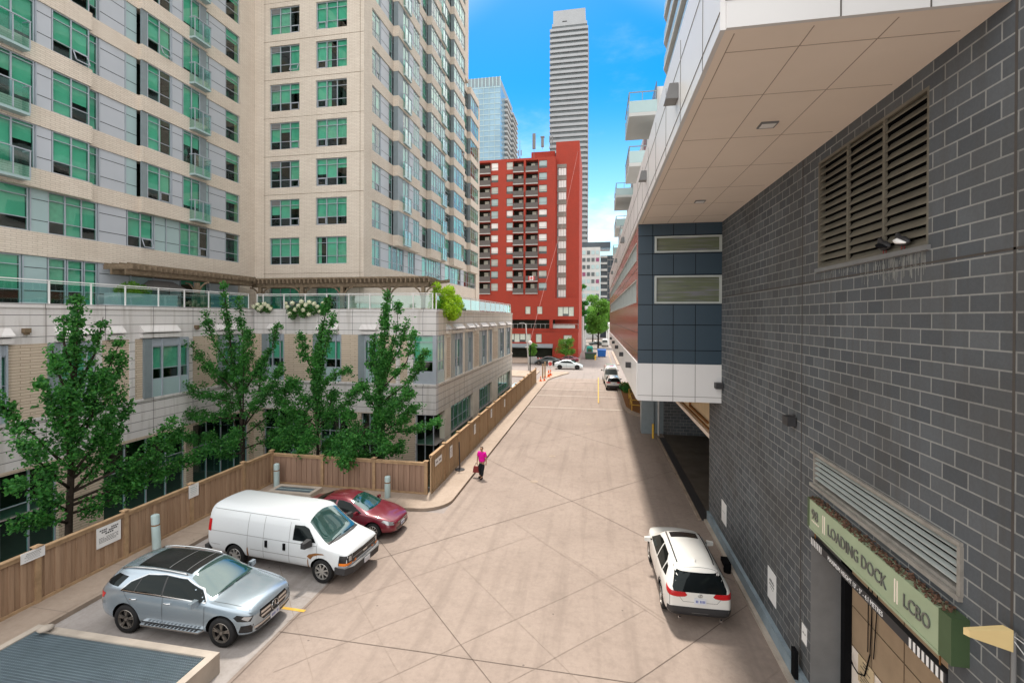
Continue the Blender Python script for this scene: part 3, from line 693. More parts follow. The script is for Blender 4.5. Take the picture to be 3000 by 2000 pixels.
# end wall and roof deck
st.box((-40,57.9,-3),(-11.22,58.4,9.05)); st.box((-40,30.4,8.7),(-11.25,57.89,8.98)); st.box((-40,4,8.7),(-25.25,30.3,8.98))
core=MB(); core.box((-40,31.2,-3.1),(-12.2,57.5,8.6)); core.box((-40,4,-3.1),(-26.2,31.1,8.6)); core.build('interior',M['room'],PD)
fl=MB(); fl.box((-26.19,30.4,3.3),(-11.3,31.19,4.0)); fl.box((-26.19,4,3.3),(-25.3,29.3,4.0)); fl.box((-12.19,31.3,3.3),(-11.3,57.4,4.0)); fl.build('floor_slab',M['room'],PD)
BAYM=[M['grey_frame'],M['lite_panel'],M['blue_return'],M['bay_grey']]
def baywin(P,a,b,seed,pro=.12,ret=.45,low=4.14,mid=5.1,blind=None,rm=2):
    Q=lambda u,v,e:P(u,v,e+pro); mt=MB()
    mt.pb(P,a,a+ret,low,7.44,-.3,pro,rm)
    c=a+ret
    mt.pb(Q,c,b,low,mid,-.2,-.06,1); mt.pb(Q,c,b,7.0,7.44,-.2,-.06,0)
    for q in (c,c+(b-c)*.26,c+(b-c)*.74,b-.06): mt.pb(Q,q,q+.06,low,7.44,-.059,.0,0)
    mt.build('bay_cladding',BAYM,PD)
    window(PD,Q,c,b,mid,7.0,(.28,.74),(.33,),dep=-.12,seed=seed,blind=blind)
for i,(a,b) in enumerate(LW): baywin(QL,a,b,300+i,blind=.5 if i in(2,3) else None)
for i,(a,b) in enumerate(FW): baywin(QF,a,b,320+i,pro=.05,ret=.5,blind=.5)
# corner window
mt=MB()
mt.pb(QF,-12.34,-10.75,4.14,4.95,-.2,-.05,0); window(PD,QF,-12.34,-10.9,4.95,7.44,(),(.28,.82),dep=-.1,seed=7,blind=.5)
mt.pb(QR,29.9,31.7,4.14,4.95,-.2,-.05,1); window(PD,QR,30.2,31.7,4.95,7.44,(.5,),(.28,.82),dep=-.1,seed=8)
mt.pb(QR,29.87,30.15,4.14,7.44,-.25,0.01,0); mt.build('corner_cladding',BAYM,PD)
for i,(a,b) in enumerate(((33.3,36.2),(37.0,39.3),(41.7,44.5),(45.3,46.85),(49.9,53.2),(54.1,57.2))):
    baywin(QR,a,b,340+i,pro=-.02,ret=.85 if b-a>2 else .5,mid=4.8,rm=3)
# shop-like ground floor glazing
for i,(a,b) in enumerate(((33.25,39.35),(41.65,46.85),(49.85,57.2))):
    window(PD,QR,a,b,-2.9,2.04,(.2,.4,.6,.8),(.75,),dep=-.25,seed=360+i,blind=.7)
for i,(a,b) in enumerate(((-23.9,-20.4),(-19.4,-17.2),(-16.2,-14.4))): window(PD,QF,a,b,-2.95,2.0,(.33,.66),(.72,),dep=-.2,seed=370+i,blind=.85,pane='glass')
for i,(a,b,h) in enumerate(((5,12.4,2),(13.2,17.4,1.9),(19.4,24.2,1.9),(24.7,29.4,1.9))): window(PD,QL,a,b,-2.95,h,(.25,.5,.75),(.7,),dep=-.2,seed=380+i,blind=.85)
window(PD,QF,-12.15,-10.9,-2.95,2.04,(.5,),(),dep=-.15,seed=399,blind=.85)
st.pb(QF,-12.2,-12.151,-3,2.049,-.3,0)
# sloped stone hoods over the bays
def hood(P,a,b):
    z=8.15; hd=MB()
    hd.hexa([P(a,z-.42,.001),P(b,z-.42,.001),P(b,z-.36,.30),P(a,z-.36,.30),P(a,z+.02,.001),P(b,z+.02,.001),P(b,z-.30,.30),P(a,z-.30,.30)],0)
    hd.pb(P,a,b,7.5,z-.43,.001,.22,1); hd.build('window_hood',[M['stone'],M['stone_worn_bounce' if P is QR else 'stone']],PD)
for a,b in ((8.6,10.6),(14.0,15.6),(17.2,18.7),(19.5,20.35),(21.3,23.6),(26.3,28.5)): hood(QL,a,b)
for a,b in ((-23.4,-22.4),(-19.6,-17.9),(-16.2,-15.0),(-13.6,-12.9)): hood(QF,a,b)
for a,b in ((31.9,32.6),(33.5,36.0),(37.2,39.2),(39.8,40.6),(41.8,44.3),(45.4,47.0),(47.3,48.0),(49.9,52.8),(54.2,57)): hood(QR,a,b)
st.build('stone_band',M['stone'],PD); bkF.build('brick_wall',M['podbrick'],PD); bkL.build('brick_wall',M['podbrick'],PD)
for (y,) in ((16.1,),(24.9,)):
    q=MB(); q.pb(QL,y-.12,y+.12,7.95,8.15,0,.2); q.pb(QL,y-.08,y+.08,7.87,7.95,.05,.17); q.build('wall_lamp',M['wood_dk'],PD)
# ================= terrace railing =================
RL=thing('terrace_railing',(-18,29.9,9.25),'glass railing with pale posts along the low building roof edge','railing')
rail=MB(); 
def railing(P,us,mats,z0=9.25,h=1.08,d=-.12):
    for a,b,gm in zip(us,us[1:],mats):
        q=MB(); q.face([P(a+.05,z0+.06,d),P(b-.05,z0+.06,d),P(b-.05,z0+h-.16,d),P(a+.05,z0+h-.16,d)]); q.build('glass_panel',M[gm],RL,norm=False)
    for u in us:
        q=MB(); q.pb(P,u-.028,u+.028,z0,z0+h-.041,d-.03,d+.03); q.build('post',M['white'],RL)
    rail.pb(P,us[0]-.03,us[-1]+.03,z0+h-.04,z0+h+.01,d-.035,d+.035); rail.pb(P,us[0],us[-1],z0+h-.13,z0+h-.10,d-.031,d-.008)
railing(QL,[6.2,9.2,12.0,14.7,17.1,18.9,20.6,22.5,24.2,26.0,27.6,29.5],['glass_rail']*8+['glass_teal']*3)
railing(QF,[-24.5,-24.0,-22.3,-20.6,-18.9,-17.2,-15.6,-14.0,-12.4,-11.0],['glass_teal']*4+['glass_rail']*5)
railing(QR,[30.2,33.0,36,39,42,44.3,46.6,48.9,51.2,53.5,55.8,57.6],['glass_teal']*2+['glass_rail']*9)
rail.build('handrail',M['white'],RL)
# ================= pergola =================
PG=thing('pergola',(-18,31.2,9.2),'weathered brown timber pergola wrapping round the tower base','pergola')
b=MB()
for y in (30.75,31.9): b.box((-25.6,y,10.86),(-11.6,y+.12,11.12))
for x in (-26.3,-25.35): b.box((x,21.0,11.0),(x+.12,31.9,11.26))
b.build('beam',M['pergola'],PG)
b=MB()
x=-25.4
while x<-11.3:
    b.box((x,30.3,11.13),(x+.08,32.35,11.42)); x+=.34
y=21.0
while y<30.4:
    b.box((-26.75,y,11.27),(-24.85,y+.08,11.52)); y+=.34
for k in range(7): 
    a=RAD(90-14*k); cx,cy=-11.6,32.0
    b.hexa([(cx+.2*math.cos(a),cy+.2*math.sin(a)-.0,11.13),(cx+1.5*math.cos(a),cy-1.5+1.5*math.sin(a),11.13),(cx+1.5*math.cos(a)+.06,cy-1.44+1.5*math.sin(a),11.13),(cx+.2*math.cos(a)+.06,cy+.06+.2*math.sin(a),11.13)]+[(cx+.2*math.cos(a),cy+.2*math.sin(a),11.31),(cx+1.5*math.cos(a),cy-1.5+1.5*math.sin(a),11.31),(cx+1.5*math.cos(a)+.06,cy-1.44+1.5*math.sin(a),11.31),(cx+.2*math.cos(a)+.06,cy+.06+.2*math.sin(a),11.31)])
b.build('slat',M['pergola'],PG)
b=MB()
for i in range(5): 
    yy=30.35+i*.42; b.box((-25.5,yy,11.425),(-11.5,yy+.07,11.53))
for i in range(4):
    xx=-26.7+i*.5; b.box((xx,21.0,11.525),(xx+.07,30.6,11.62))
b.build('lath',M['pergola'],PG)
for (x,y) in ((-24.9,30.8),(-21.4,30.8),(-18.2,30.8),(-14.6,30.8),(-12.0,30.8),(-25.3,25.6)):
    q=MB(); q.box((x-.12,y-.1,8.98),(x+.12,y+.12,10.855)); q.build('post',M['pergola'],PG)
    q=MB()
    for s in (-1,1):
        q.tube([(x+s*.12,y,10.0)]+[(x+s*(.12+.75*(1-math.cos(t))),y,10.0+.85*math.sin(t)) for t in (.4,.8,1.2,1.57)],.06,6)
    q.build('curved_brace',M['pergola'],PG)
# ================= plants on the terrace =================
def leafcloud(m,c,r,n,size,rr,sq=(1,1,1),up=.3,mi=0):
    for _ in range(n):
        while True:
            p=Vector((rr.uniform(-1,1),rr.uniform(-1,1),rr.uniform(-1,1)))
            if p.length<=1: break
        p=Vector((p.x*sq[0],p.y*sq[1],p.z*sq[2]))*r+Vector(c)
        addleaf(m,p,size*rr.uniform(.6,1.25),rr,up,mi)
def addleaf(m,p,s,rr,up=.3,mi=0):
    n=Vector((rr.gauss(0,1),rr.gauss(0,1),rr.gauss(up*2,1))); 
    if n.length<.05: n=Vector((0,0,1))
    n.normalize(); a=n.orthogonal().normalized(); t=rr.uniform(0,6.28); a=a*math.cos(t)+n.cross(a)*math.sin(t); b_=n.cross(a)
    f=n*s*.18
    m.face([p-a*s*.55,p-b_*s*.36+f,p+a*s*.55,p+b_*s*.36+f],mi)
def shrub(name,label,cat,c,blobs,n,size,matl,group=None,stem=True,seed=1,flowers=None):
    rr=random.Random(seed); root=thing(name,c,label,cat,group)
    m=MB()
    tot=sum(b[1]**2 for b in blobs)
    for (o,r) in blobs: leafcloud(m,(c[0]+o[0],c[1]+o[1],c[2]+o[2]),r,int(n*r*r/tot),size,rr,(1,1,.9))
    m.build('foliage',M[matl],root,norm=False)
    if stem:
        s=MB()
        for (o,r) in blobs: s.tube([c,(c[0]+o[0]*.5,c[1]+o[1]*.5,c[2]+o[2]*.6),(c[0]+o[0],c[1]+o[1],c[2]+o[2])],[.03,.02,.01],5)
        s.build('stem',M['bark'],root)
    if flowers:
        f=MB()
        for (o,r) in flowers:
            cc=Vector(c)+Vector(o)
            for _ in range(70):
                d=Vector((rr.gauss(0,1),rr.gauss(0,1),rr.gauss(0,1))).normalized()*r*rr.uniform(.8,1.05)
                addleaf(f,cc+d,.075,rr,0)
            f.lathe([(0,-r*.8),(r*.6,-r*.55),(r*.82,0),(r*.6,r*.55),(0,r*.8)],cc,n=8)
        f.build('flower_head',M['petal'],root,norm=False)
    return root
shrub('lime_shrub','bright lime green shrub spilling over the podium corner','shrub',(-10.95,32.2,9.0),[((0,0,.6),.8),((.2,-.6,.2),.6),((.45,.7,.05),.65),((.35,1.5,.6),.7),((-.25,-.7,1.2),.6),((0,.6,1.4),.6),((-.3,-.8,1.9),.36),((.05,1.1,1.7),.45),((.5,.2,-.15),.5),((.3,2.1,1.1),.4),((-.4,-.9,.5),.5)],8500,.13,'lime',seed=4)
shrub('hydrangea','white flowering hydrangea at the left of the two on the podium edge','shrub',(-24.0,29.7,8.95),[((0,0,.4),.4),((.6,0,.3),.35)],700,.12,'hyd_leaf',group='hydrangeas on the podium edge',seed=5,
      flowers=[((-.35,-.25,.45),.14),((0,-.3,.6),.16),((.3,-.3,.42),.15),((.55,-.3,.65),.15),((.8,-.25,.5),.15),((.15,-.35,.28),.13),((.95,-.2,.3),.13)])
fl_=[((-1.0,-.3,.5),.15),((-.6,-.35,.75),.16),((-.4,-.3,.3),.14),((-.1,-.35,.55),.17),((.15,-.35,.85),.15),((.45,-.3,.6),.17),((.7,-.3,.8),.16),((1.05,-.25,.7),.15),((1.3,-.25,.5),.14),((.3,-.4,.25),.14),((-.75,-.4,.0),.16),((1.7,-.2,.75),.12),((.75,-.4,-.05),.15),((1.5,-.3,.15),.11),((-1.2,-.2,.75),.11)]
shrub('hydrangea','wide white flowering hydrangea hanging over the podium edge right of the first','shrub',(-20.6,29.7,8.9),[((0,0,.4),.5),((-.8,-.05,.2),.4),((.8,-.05,.35),.5),((1.5,0,.3),.4),((.2,-.25,-.0),.35),((-.6,-.3,-.15),.3)],1900,.12,'hyd_leaf',group='hydrangeas on the podium edge',seed=6,flowers=fl_)
shrub('fern_shrub','feathery green shrub in a planter behind the terrace railing','shrub',(-25.6,21.6,9.9),[((0,0,.3),.5),((0,.6,.2),.45),((0,-.5,.2),.4)],1500,.12,'leaf2',seed=7)
q=MB(); q.box((-26.2,20.6,8.98),(-25.1,24.0,9.95)); q.build('planter_box',M['grey_panel'],label='grey planter box behind the glass railing at left',cat='planter')
q=MB()
for i in range(9): q.box((-25.4,25.3+i*.16,8.98),(-25.36,25.3+i*.16+.15,10.1))
q.build('timber_screen',M['fence'],label='orange timber privacy screen behind the glass railing',cat='screen')
m=MB()
m.hexa([(-26.5,22.9,10.45),(-25.5,22.9,10.3),(-25.5,25.3,10.3),(-26.5,25.3,10.45),(-26.5,23.4,10.85),(-26.3,23.4,10.85),(-26.3,24.8,10.85),(-26.5,24.8,10.85)])
o=m.build('patio_umbrella',M['balc'],label='dark grey fabric canopy on the terrace by the planter',cat='canopy')
k=MB(); k.tube([(-25.9,24.2,8.98),(-25.9,24.2,10.6)],.03,8); k.build('pole',M['dkgrey'],o)
shrub('terrace_bush','small green bush at the terrace railing behind the lime shrub','shrub',(-11.2,36.0,9.0),[((0,0,.4),.45),((.2,.7,.35),.4)],900,.1,'hyd_leaf',seed=8)
shrub('potted_bush','dark green bush behind the teal glass of the railing','shrub',(-14.3,30.6,9.0),[((0,0,.5),.45),((.5,0,.3),.35)],700,.1,'leaf',seed=9)
# ================= right-hand building =================
RBd=thing('loading_building',(8,25,0),'large modern building on the right with grey block wall and white overhang','building')
PK=lambda u,v,d:(4.75-d,u,v)       # block wall, faces the alley
PH=lambda u,v,d:(u,19.12-d,v)      # navy end wall, faces the camera
PX=lambda u,v,d:(1.6-d,u,v)        # long side of the overhang, faces the alley
bw=MB()
bw.holes(PK,-6,21.05,0,16,[(7.75,11.2,9.78,12.1),(7.1,11.36,5.04,5.70),(7.3,11.42,0,4.05)],.16)
bw.face([(4.75,21.05,0),(4.75,21.05,5.4),(5.4,21.05,5.4),(5.4,21.05,0)]); bw.face([(5.4,21.05,0),(5.4,21.05,5.4),(5.4,19.6,5.4),(5.4,19.6,0)])
bw.build('block_wall',M['block'],RBd)
j=MB()
for y in (11.96,6.32): j.pb(PK,y-.018,y+.018,0,12.4 if y>7 else 16,.001,.004)
j.pb(PK,-6,18.9,9.50,9.53,.001,.004)
j.build('control_joint',M['wall_joint'],RBd)
# droppings stains below the upper louvre: thin streaks
k=MB(); rr=random.Random(5)
for i in range(150):
    y=7.8+rr.random()**1.5*3.2; z1=9.75-rr.random()*.15; L_=rr.uniform(.05,.36)*(1.1 if y<9.5 else .5); w=rr.uniform(.004,.013)
    k.pb(PK,y,y+w,z1-L_,z1,.001,.003+.0008*(i%3))
k.build('stain_streak',M['dropping'],RBd,kind='stuff')
# louvres
def louvre(name,y0,y1,z0,z1,n,muls,mats,up=.8):
    m=MB(); h=(z1-z0)/n
    for i in range(n):
        z=z0+h*i
        for a,b in zip([y0+.05]+[q+.035 for q in muls],[q-.035 for q in muls]+[y1-.05]):
            m.hexa([PK(a,z+h*.02,-.012),PK(b,z+h*.02,-.012),PK(b,z+h*up,-.012-h*.55),PK(a,z+h*up,-.012-h*.55),PK(a,z+h*.14,-.012),PK(b,z+h*.14,-.012),PK(b,z+h*(up+.12),-.012-h*.55),PK(a,z+h*(up+.12),-.012-h*.55)],0)
    o=m.build(name,mats[0],RBd)
    f=MB()
    f.pb(PK,y0,y1,z0,z0+.05,-.12,-.002); f.pb(PK,y0,y1,z1-.05,z1,-.12,-.002); f.pb(PK,y0,y0+.05,z0+.05,z1-.05,-.12,-.002); f.pb(PK,y1-.05,y1,z0+.05,z1-.05,-.12,-.002)
    for q in muls: f.pb(PK,q-.03,q+.03,z0+.05,z1-.05,-.05,-.004)
    f.build('louvre_frame',mats[1],o)
    b=MB(); b.pb(PK,y0,y1,z0,z1,-.7,-.15); b.build('louvre_back',M['black'],o)
    return o
louvre('louvre',7.75,11.2,9.78,12.1,15,[8.85,10.0],(M['louvre'],M['louvre']))
q=MB(); q.pb(PK,7.7,11.24,9.70,9.779,-.34,.05); q.build('louvre_sill',M['midgrey'],RBd)
louvre('louvre',7.1,11.36,5.04,5.70,6,[],(M['louvre_lt'],M['louvre_trim']),up=.30)
q=MB(); q.pb(PK,7.05,11.4,4.97,5.039,-.3,.06); q.pb(PK,7.05,11.4,5.701,5.75,-.3,.05); q.pb(PK,7.04,7.099,5.04,5.7,-.2,.045); q.build('louvre_trim',M['louvre_trim'],RBd)
# loading dock interior
d=MB()
d.box((5.1,11.42,0),(5.101,11.43,.01))
d.face([(4.74,11.412,0),(9.5,11.412,0),(9.5,11.412,4.6),(4.74,11.412,4.6)],1)       # far return, stained grey
d.face([(4.92,7.3,0),(9.5,7.3,0),(9.5,7.3,4.6),(4.751,7.3,4.6)],0)
d.face([(5.5,7.3,1.6),(5.5,11.42,1.6),(5.5,11.42,4.6),(5.5,7.3,4.6)],2); d.face([(5.5,7.3,0),(5.5,11.42,0),(5.5,11.42,1.599),(5.5,7.3,1.599)],0)
d.face([(4.8,7.3,4.4),(5.6,7.3,4.4),(5.6,11.42,4.4),(4.8,11.42,4.4)],2); d.face([(4.8,7.3,.02),(6.6,7.3,.02),(6.6,11.42,.02),(4.8,11.42,.02)],1)
d.build('dock_interior',[M['soffit'],M['midgrey'],M['ply']],RBd)
q=MB(); q.pb(PK,11.25,11.41,0,4.3,-.745,-.6); q.build('dock_post',M['black'],RBd)
q=MB()
for z in (.75,1.6,2.45): q.box((5.485,7.35,z),(5.496,11.24,z+.015))
for y in (8.4,9.5,10.5): q.box((5.487,y,0),(5.495,y+.012,4.3))
q.build('panel_seam',M['wood_dk'],RBd)
q=MB(); 
for i,(y,s) in enumerate(((10.75,0),(10.62,.05),(10.45,.1))): q.tube([(5.46,y-.2,4.2),(5.46,y-.18,3.0),(5.46,y-.17+s,1.9)],.010,5)
q.tube([(5.42,11.2,1.42),(5.42,11.05,1.28),(5.42,10.85,1.25),(5.44,10.65,1.36),(5.46,10.5,1.9)],.014,6)
q.build('cable',M['black'],RBd)
# overhang: soffit, fascia, navy end, copper flank
ZS=12.42
m=MB(); m.box((1.62,6.42,ZS),(4.749,19.119,ZS+.2)); m.build('soffit',M['soffit'],RBd)
g=MB()
for y in (6.95,8.35,10.25,12.15,14.05,15.95,17.85): g.box((1.75,y-.006,ZS-.004),(4.6,y+.006,ZS-.0005))
for x in (1.75,2.7,3.65): g.box((x-.007,6.5,ZS-.0042),(x+.007,19.0,ZS-.0006))
g.build('soffit_joint',M['soffit_joint'],RBd)
for y in (9.65,15.62):
    q=MB(); q.box((3.05,y-.14,ZS-.03),(3.36,y+.14,ZS-.0045)); q.build('soffit_lamp',M['midgrey'],RBd)
    q=MB(); q.box((3.08,y-.10,ZS-.036),(3.33,y+.10,ZS-.031)); q.build('lens',M['white'],RBd)
f=MB(); f.box((1.55,6.4,ZS-.0),(1.619,61.5,14.0)); f.box((1.62,6.36,ZS),(14,6.419,14.6)); f.box((1.55,6.36,14.001),(14,61.5,14.25)); f.build('white_fascia',M['white_metal'],RBd)
g=MB()
g.box((1.544,6.4,ZS+.22),(1.549,61.5,ZS+.24)); g.box((1.544,6.4,13.62),(1.549,61.5,13.635))
y=7.4
while y<61: g.box((1.544,y,ZS),(1.549,y+.012,14)); y+=1.9
g.box((1.6,6.352,ZS+.35),(9,6.359,ZS+.37))
for x in (2.93,3.9,5,6.2): g.box((x,6.352,ZS),(x+.015,6.359,14.2))
g.build('fascia_joint',M['groove'],RBd)
nv=MB(); nv.holes(PH,1.6,4.749,6.88,ZS,[(2.23,4.745,9.26,10.36),(2.23,4.745,11.27,11.92)],.12); nv.box((1.62,19.4,5.4),(4.7,19.6,12.4)); nv.build('navy_wall',M['navy'],RBd)
g=MB()
for z in (7.42,8.42,9.22,10.40,11.23,11.95): g.pb(PH,1.6,4.748,z-.012,z+.012,.001,.004)
for x in (2.16,2.95,3.78): 
    for (a,b) in ((6.9,9.2),(10.42,11.2),(11.97,12.41)): g.pb(PH,x-.01,x+.01,a,b,.0012,.0035)
    if x<2.2: g.pb(PH,x-.01,x+.01,9.2,12.41,.0012,.0035)
g.build('navy_joint',M['black'],RBd)
def opal():
    t=NT('pearl_film_glass'); mpn=t.n('ShaderNodeMapping',{0:t.pos()}); mpn.inputs['Scale'].default_value=(.5,1,9); f=t.noise(1.3,4,mpn.outputs[0])
    r=t.n('ShaderNodeValToRGB',{0:f}).outputs[0]; e=r.node.color_ramp.elements; e[0].color=(.10,.105,.10,1); e[1].color=(.19,.18,.24,1); e[0].position=.3; e[1].position=.72
    x=r.node.color_ramp.elements.new(.5); x.color=(.13,.15,.09,1)
    return t.end(t.bsdf(r,.2,.6))
M['opal']=opal()
for a,b in ((9.26,10.36),(11.27,11.92)):
    q=MB()
    q.pb(PH,2.23,4.745,a,a+.07,-.1,.03); q.pb(PH,2.23,4.745,b-.07,b,-.1,.03); q.pb(PH,2.23,2.31,a+.07,b-.07,-.1,.03); q.pb(PH,4.66,4.745,a+.07,b-.07,-.1,.03)
    o=q.build('window',M['louvre_lt'],RBd); q=MB(); q.pb(PH,2.31,4.66,a+.07,b-.07,-.1,-.05); q.build('pane',M['opal'],o)
wb=MB(); wb.box((1.6,19.10,5.4),(4.749,19.35,6.879)); wb.build('white_end_band',M['white_metal'],RBd)
g=MB(); g.pb(lambda u,v,d:(u,19.1-d,v),1.6,4.748,5.6,5.615,.001,.004)
for x in (2.16,2.95,3.78): g.pb(lambda u,v,d:(u,19.1-d,v),x-.008,x+.008,5.4,6.87,.0012,.0035)
g.build('band_joint',M['groove'],RBd)
cp=MB(); cp.holes(PX,19.14,61.5,6.9,ZS-.001,[(19.9,59,11.05,11.8),(19.9,59,9.32,10.28)],.15); cp.build('copper_wall',M['brown'],RBd)
g=MB()
for z in (8.1,7.3,10.7): g.pb(PX,19.14,61.4,z-.01,z+.01,.001,.004)
y=22.0
while y<61: g.pb(PX,y-.008,y+.008,6.92,9.3,.0012,.0035); y+=2.4
g.build('copper_joint',M['groove'],RBd)
for (a,b) in ((11.05,11.8),(9.32,10.28)):
    n=14; s=(59-19.9)/n
    for i in range(n):
        y=19.9+s*i; q=MB(); q.pb(PX,y,y+.06,a,b,-.14,.0); q.pb(PX,y+.06,y+s,a,a+.05,-.14,.02); q.pb(PX,y+.06,y+s,b-.05,b,-.14,.02)
        for jj in range(1,4): q.pb(PX,y+s*jj/4,y+s*jj/4+.05,a+.05,b-.05,-.12,-.02)
        o=q.build('window',M['louvre_lt'],RBd); q=MB(); q.pb(PX,y+.06,y+s,a+.05,b-.05,-.13,-.07); q.build('pane',M['slabglass'],o)
wf=MB(); wf.box((1.57,19.36,5.4),(1.66,61.5,6.899)); wf.build('white_flank_band',M['white_metal'],RBd)
bx=MB(); bx.box((1.9,19.7,5.45),(14,61.3,12.3)); bx.box((1.66,19.36,5.40),(14,61.5,5.44)); bx.box((1.75,61.3,5.45),(14,61.49,12.4)); bx.build('upper_volume',M['conc'],RBd)
for (y,z,s) in ((9.7,13.15,.17),(15.6,13.28,.14),(28,13.25,.2),(38,13.25,.2),(48,13.25,.2)):
    q=MB(); q.hexa([(1.31,y-s,z-.14),(1.545,y-s,z-.14),(1.545,y+s,z-.14),(1.31,y+s,z-.14),(1.38,y-s,z+.16),(1.545,y-s,z+.16),(1.545,y+s,z+.16),(1.38,y+s,z+.16)]); q.build('wall_lamp',M['midgrey'],RBd)
for y in (22.5,29,36,43,51):
    q=MB(); q.box((1.33,y-.15,6.35),(1.565,y+.15,6.6)); q.build('wall_lamp',M['dkgrey'],RBd)
for (y,z,dd) in ((18.9,6.1,.28),(12.35,6.2,.22)):
    q=MB(); q.pb(PK,y-.16,y+.16,z-.11,z+.11,.03,dd); q.pb(PK,y-.05,y+.05,z-.16,z+.16,0,.03); q.build('wall_lamp',M['dkgrey'],RBd)
# loading bay under the overhang
d=MB()
d.face([(4.9,36,0),(14,36,0),(14,36,5.4),(4.9,36,5.4)],0); d.face([(12,21,0),(12,36,0),(12,36,5.4),(12,21,5.4)],0); d.face([(5.4,21.06,0),(14,21.06,0),(14,21.06,5.4),(5.4,21.06,5.4)],0)
d.build('bay_wall',M['navy'] if False else M['block'],RBd)
q=MB(); q.box((4.95,21.3,3.62),(5.1,35.6,5.39)); q.build('bay_lintel',M['cream'],RBd)
q=MB(); q.box((4.85,21.1,3.42),(5.15,35.6,3.615)); q.build('bay_beam',M['soffit'],RBd)
q=MB(); q.tube([(4.9,22,4.0),(4.9,26,4.0),(4.9,26,4.6),(4.9,31,4.6)],.07,8); q.tube([(4.92,21.6,3.75),(4.92,34,3.75)],.05,8); q.build('bay_pipe',M['rust'],RBd)
q=MB(); q.box((4.95,35.9,2.6),(5.25,35.99,2.95)); q.build('bay_notice',M['white'],RBd)
q=MB(); q.box((3.3,36,0),(4.2,37,5.4)); q.box((4.2,36.2,0),(14,62,5.4)); q.build('bay_column',M['blue_return'],RBd)
q=MB(); q.tube([(4.5,35.6,0),(4.5,35.6,5.4)],.07,10); q.build('drain_pipe',M['concgrey'],RBd)
for i in range(3):
    q=MB(); q.box((7+i,24+i*3,.01),(9+i,24.5+i*3,.15)); q.build('wheel_stop',M['black'],RBd)
# upper apartment block with balconies
q=MB(); q.box((3.6,30.5,14.25),(14,60,23.3)); q.build('upper_block',M['white_metal'],RBd)
for (y0,y1,z,rl) in ((29.7,33.7,21.2,1),(29.4,33.2,18.0,1),(49.4,55.6,21.2,1),(49.3,54.9,18.0,1),(40,44,15.2,1),(57.2,60,16.2,1)):
    q=MB(); q.box((1.9,y0,z),(3.59,y1,z+.22)); o=q.build('balcony',M['concgrey'],RBd)
    q=MB(); q.box((1.9,y0,z+.225),(3.58,y0+.03,z+.95)); q.box((1.9,y0+.031,z+.225),(1.93,y1,z+.95)); q.build('balcony_glass',M['lite_panel'],o)
    q=MB()
    for x in (1.92,2.7,3.5): q.box((x-.02,y0-.01,z+.951),(x+.02,y0+.03,z+1.45 if z>20 else z+1.2))
    for yy in (y0+.5,(y0+y1)/2,y1-.1): q.box((1.89,yy-.02,z+.951),(1.93,yy+.02,z+1.2))
    zt=z+1.45 if z>20 else z+1.2
    q.box((1.88,y0-.02,zt),(3.58,y0+.04,zt+.05)); q.box((1.88,y0+.041,zt),(1.94,y1,zt+.05)); q.build('balcony_rail',M['blue_return'],o)
q=MB()
for y in (30,36,42,50,56):
    for z in (15.5,18.3,21.5): q.box((3.56,y,z),(3.598,y+2.2,z+1.9))
q.build('upper_glazing',M['slabglass'],RBd)
# high curved tower edge with stacked slabs
ht=thing('balcony_tower',(15,45,14.3),'tall tower with stacked white balcony slabs above the white fascia','building')
q=MB(); q.box((9.1,22,14.3),(25,60,66)); q.build('core',M['slabglass'],ht)
for i in range(16):
    z=16.4+i*3.1
    q=MB(); p=[(7.7,24),(7.55,42),(7.65,57.5)]+[(7.75+.25*k,57.5+2.6*math.sin(k*.35)) for k in range(1,5)]+[(11,60.2),(11,24)]
    q.prism(p,lambda a,b,c:(a,b,c),z,z+.35); o=q.build('balcony_slab',M['concgrey'],ht)
    q=MB(); q.prism([(7.72,24.1),(7.58,42),(7.68,57.4),(7.75,57.4),(7.65,42),(7.79,24.1)],lambda a,b,c:(a,b,c),z+.36,z+1.35); q.build('balcony_glass',M['lite_panel'],o)
# ================= dock sign, clearance bar and small things on the block wall =================
sg=thing('dock_sign',(4.6,9.4,3.9),'long sage green sign box reading LOADING DOCK above the dock door','sign')
q=MB(); q.pb(PK,7.16,11.03,4.21,4.79,.02,.20); q.build('sign_face',M['green_sign'],sg)
q=MB(); q.pb(PK,6.93,7.159,4.19,4.81,.0,.21); q.build('end_cap',M['dkgreen'],sg); q=MB(); q.pb(PK,11.031,11.11,4.19,4.81,0,.21); q.build('end_cap',M['dkgreen'],sg)
q=MB(); q.pb(PK,7.16,11.03,4.165,4.209,.02,.21); q.build('sign_trim',M['green_sign'],sg)
def text(s,size,P,u,v,d,mat,parent,name='lettering',ext=.012,xs=1.):
    cu=bpy.data.curves.new(name,'FONT'); cu.body=s; cu.size=size; cu.extrude=ext; cu.resolution_u=3
    ob=bpy.data.objects.new('_t',cu); C.objects.link(ob); bpy.context.view_layer.update()
    me=bpy.data.meshes.new_from_object(ob.evaluated_get(bpy.context.evaluated_depsgraph_get()))
    bpy.data.objects.remove(ob); m=MB(); m.v=[tuple(P(u+p.co.x*xs,v+p.co.y,d+p.co.z)) for p in me.vertices]
    for f in me.polygons: m.f.append(tuple(f.vertices)); m.m.append(0)
    bpy.data.meshes.remove(me); return m.build(name,M[mat],parent)
PT=lambda u,v,d:(4.75-d,u,v)
PTr=lambda u,v,d:(4.75-d,-u,v)      # reading direction runs towards the camera
text('98',.30,PTr,-10.92,4.43,.206,'ltletter',sg); 
text('LOADING DOCK',.31,PTr,-10.22,4.38,.206,'ltletter',sg,xs=.80)
text('LCBO',.285,PTr,-7.9,4.385,.206,'ltletter',sg,xs=.80)
q=MB()
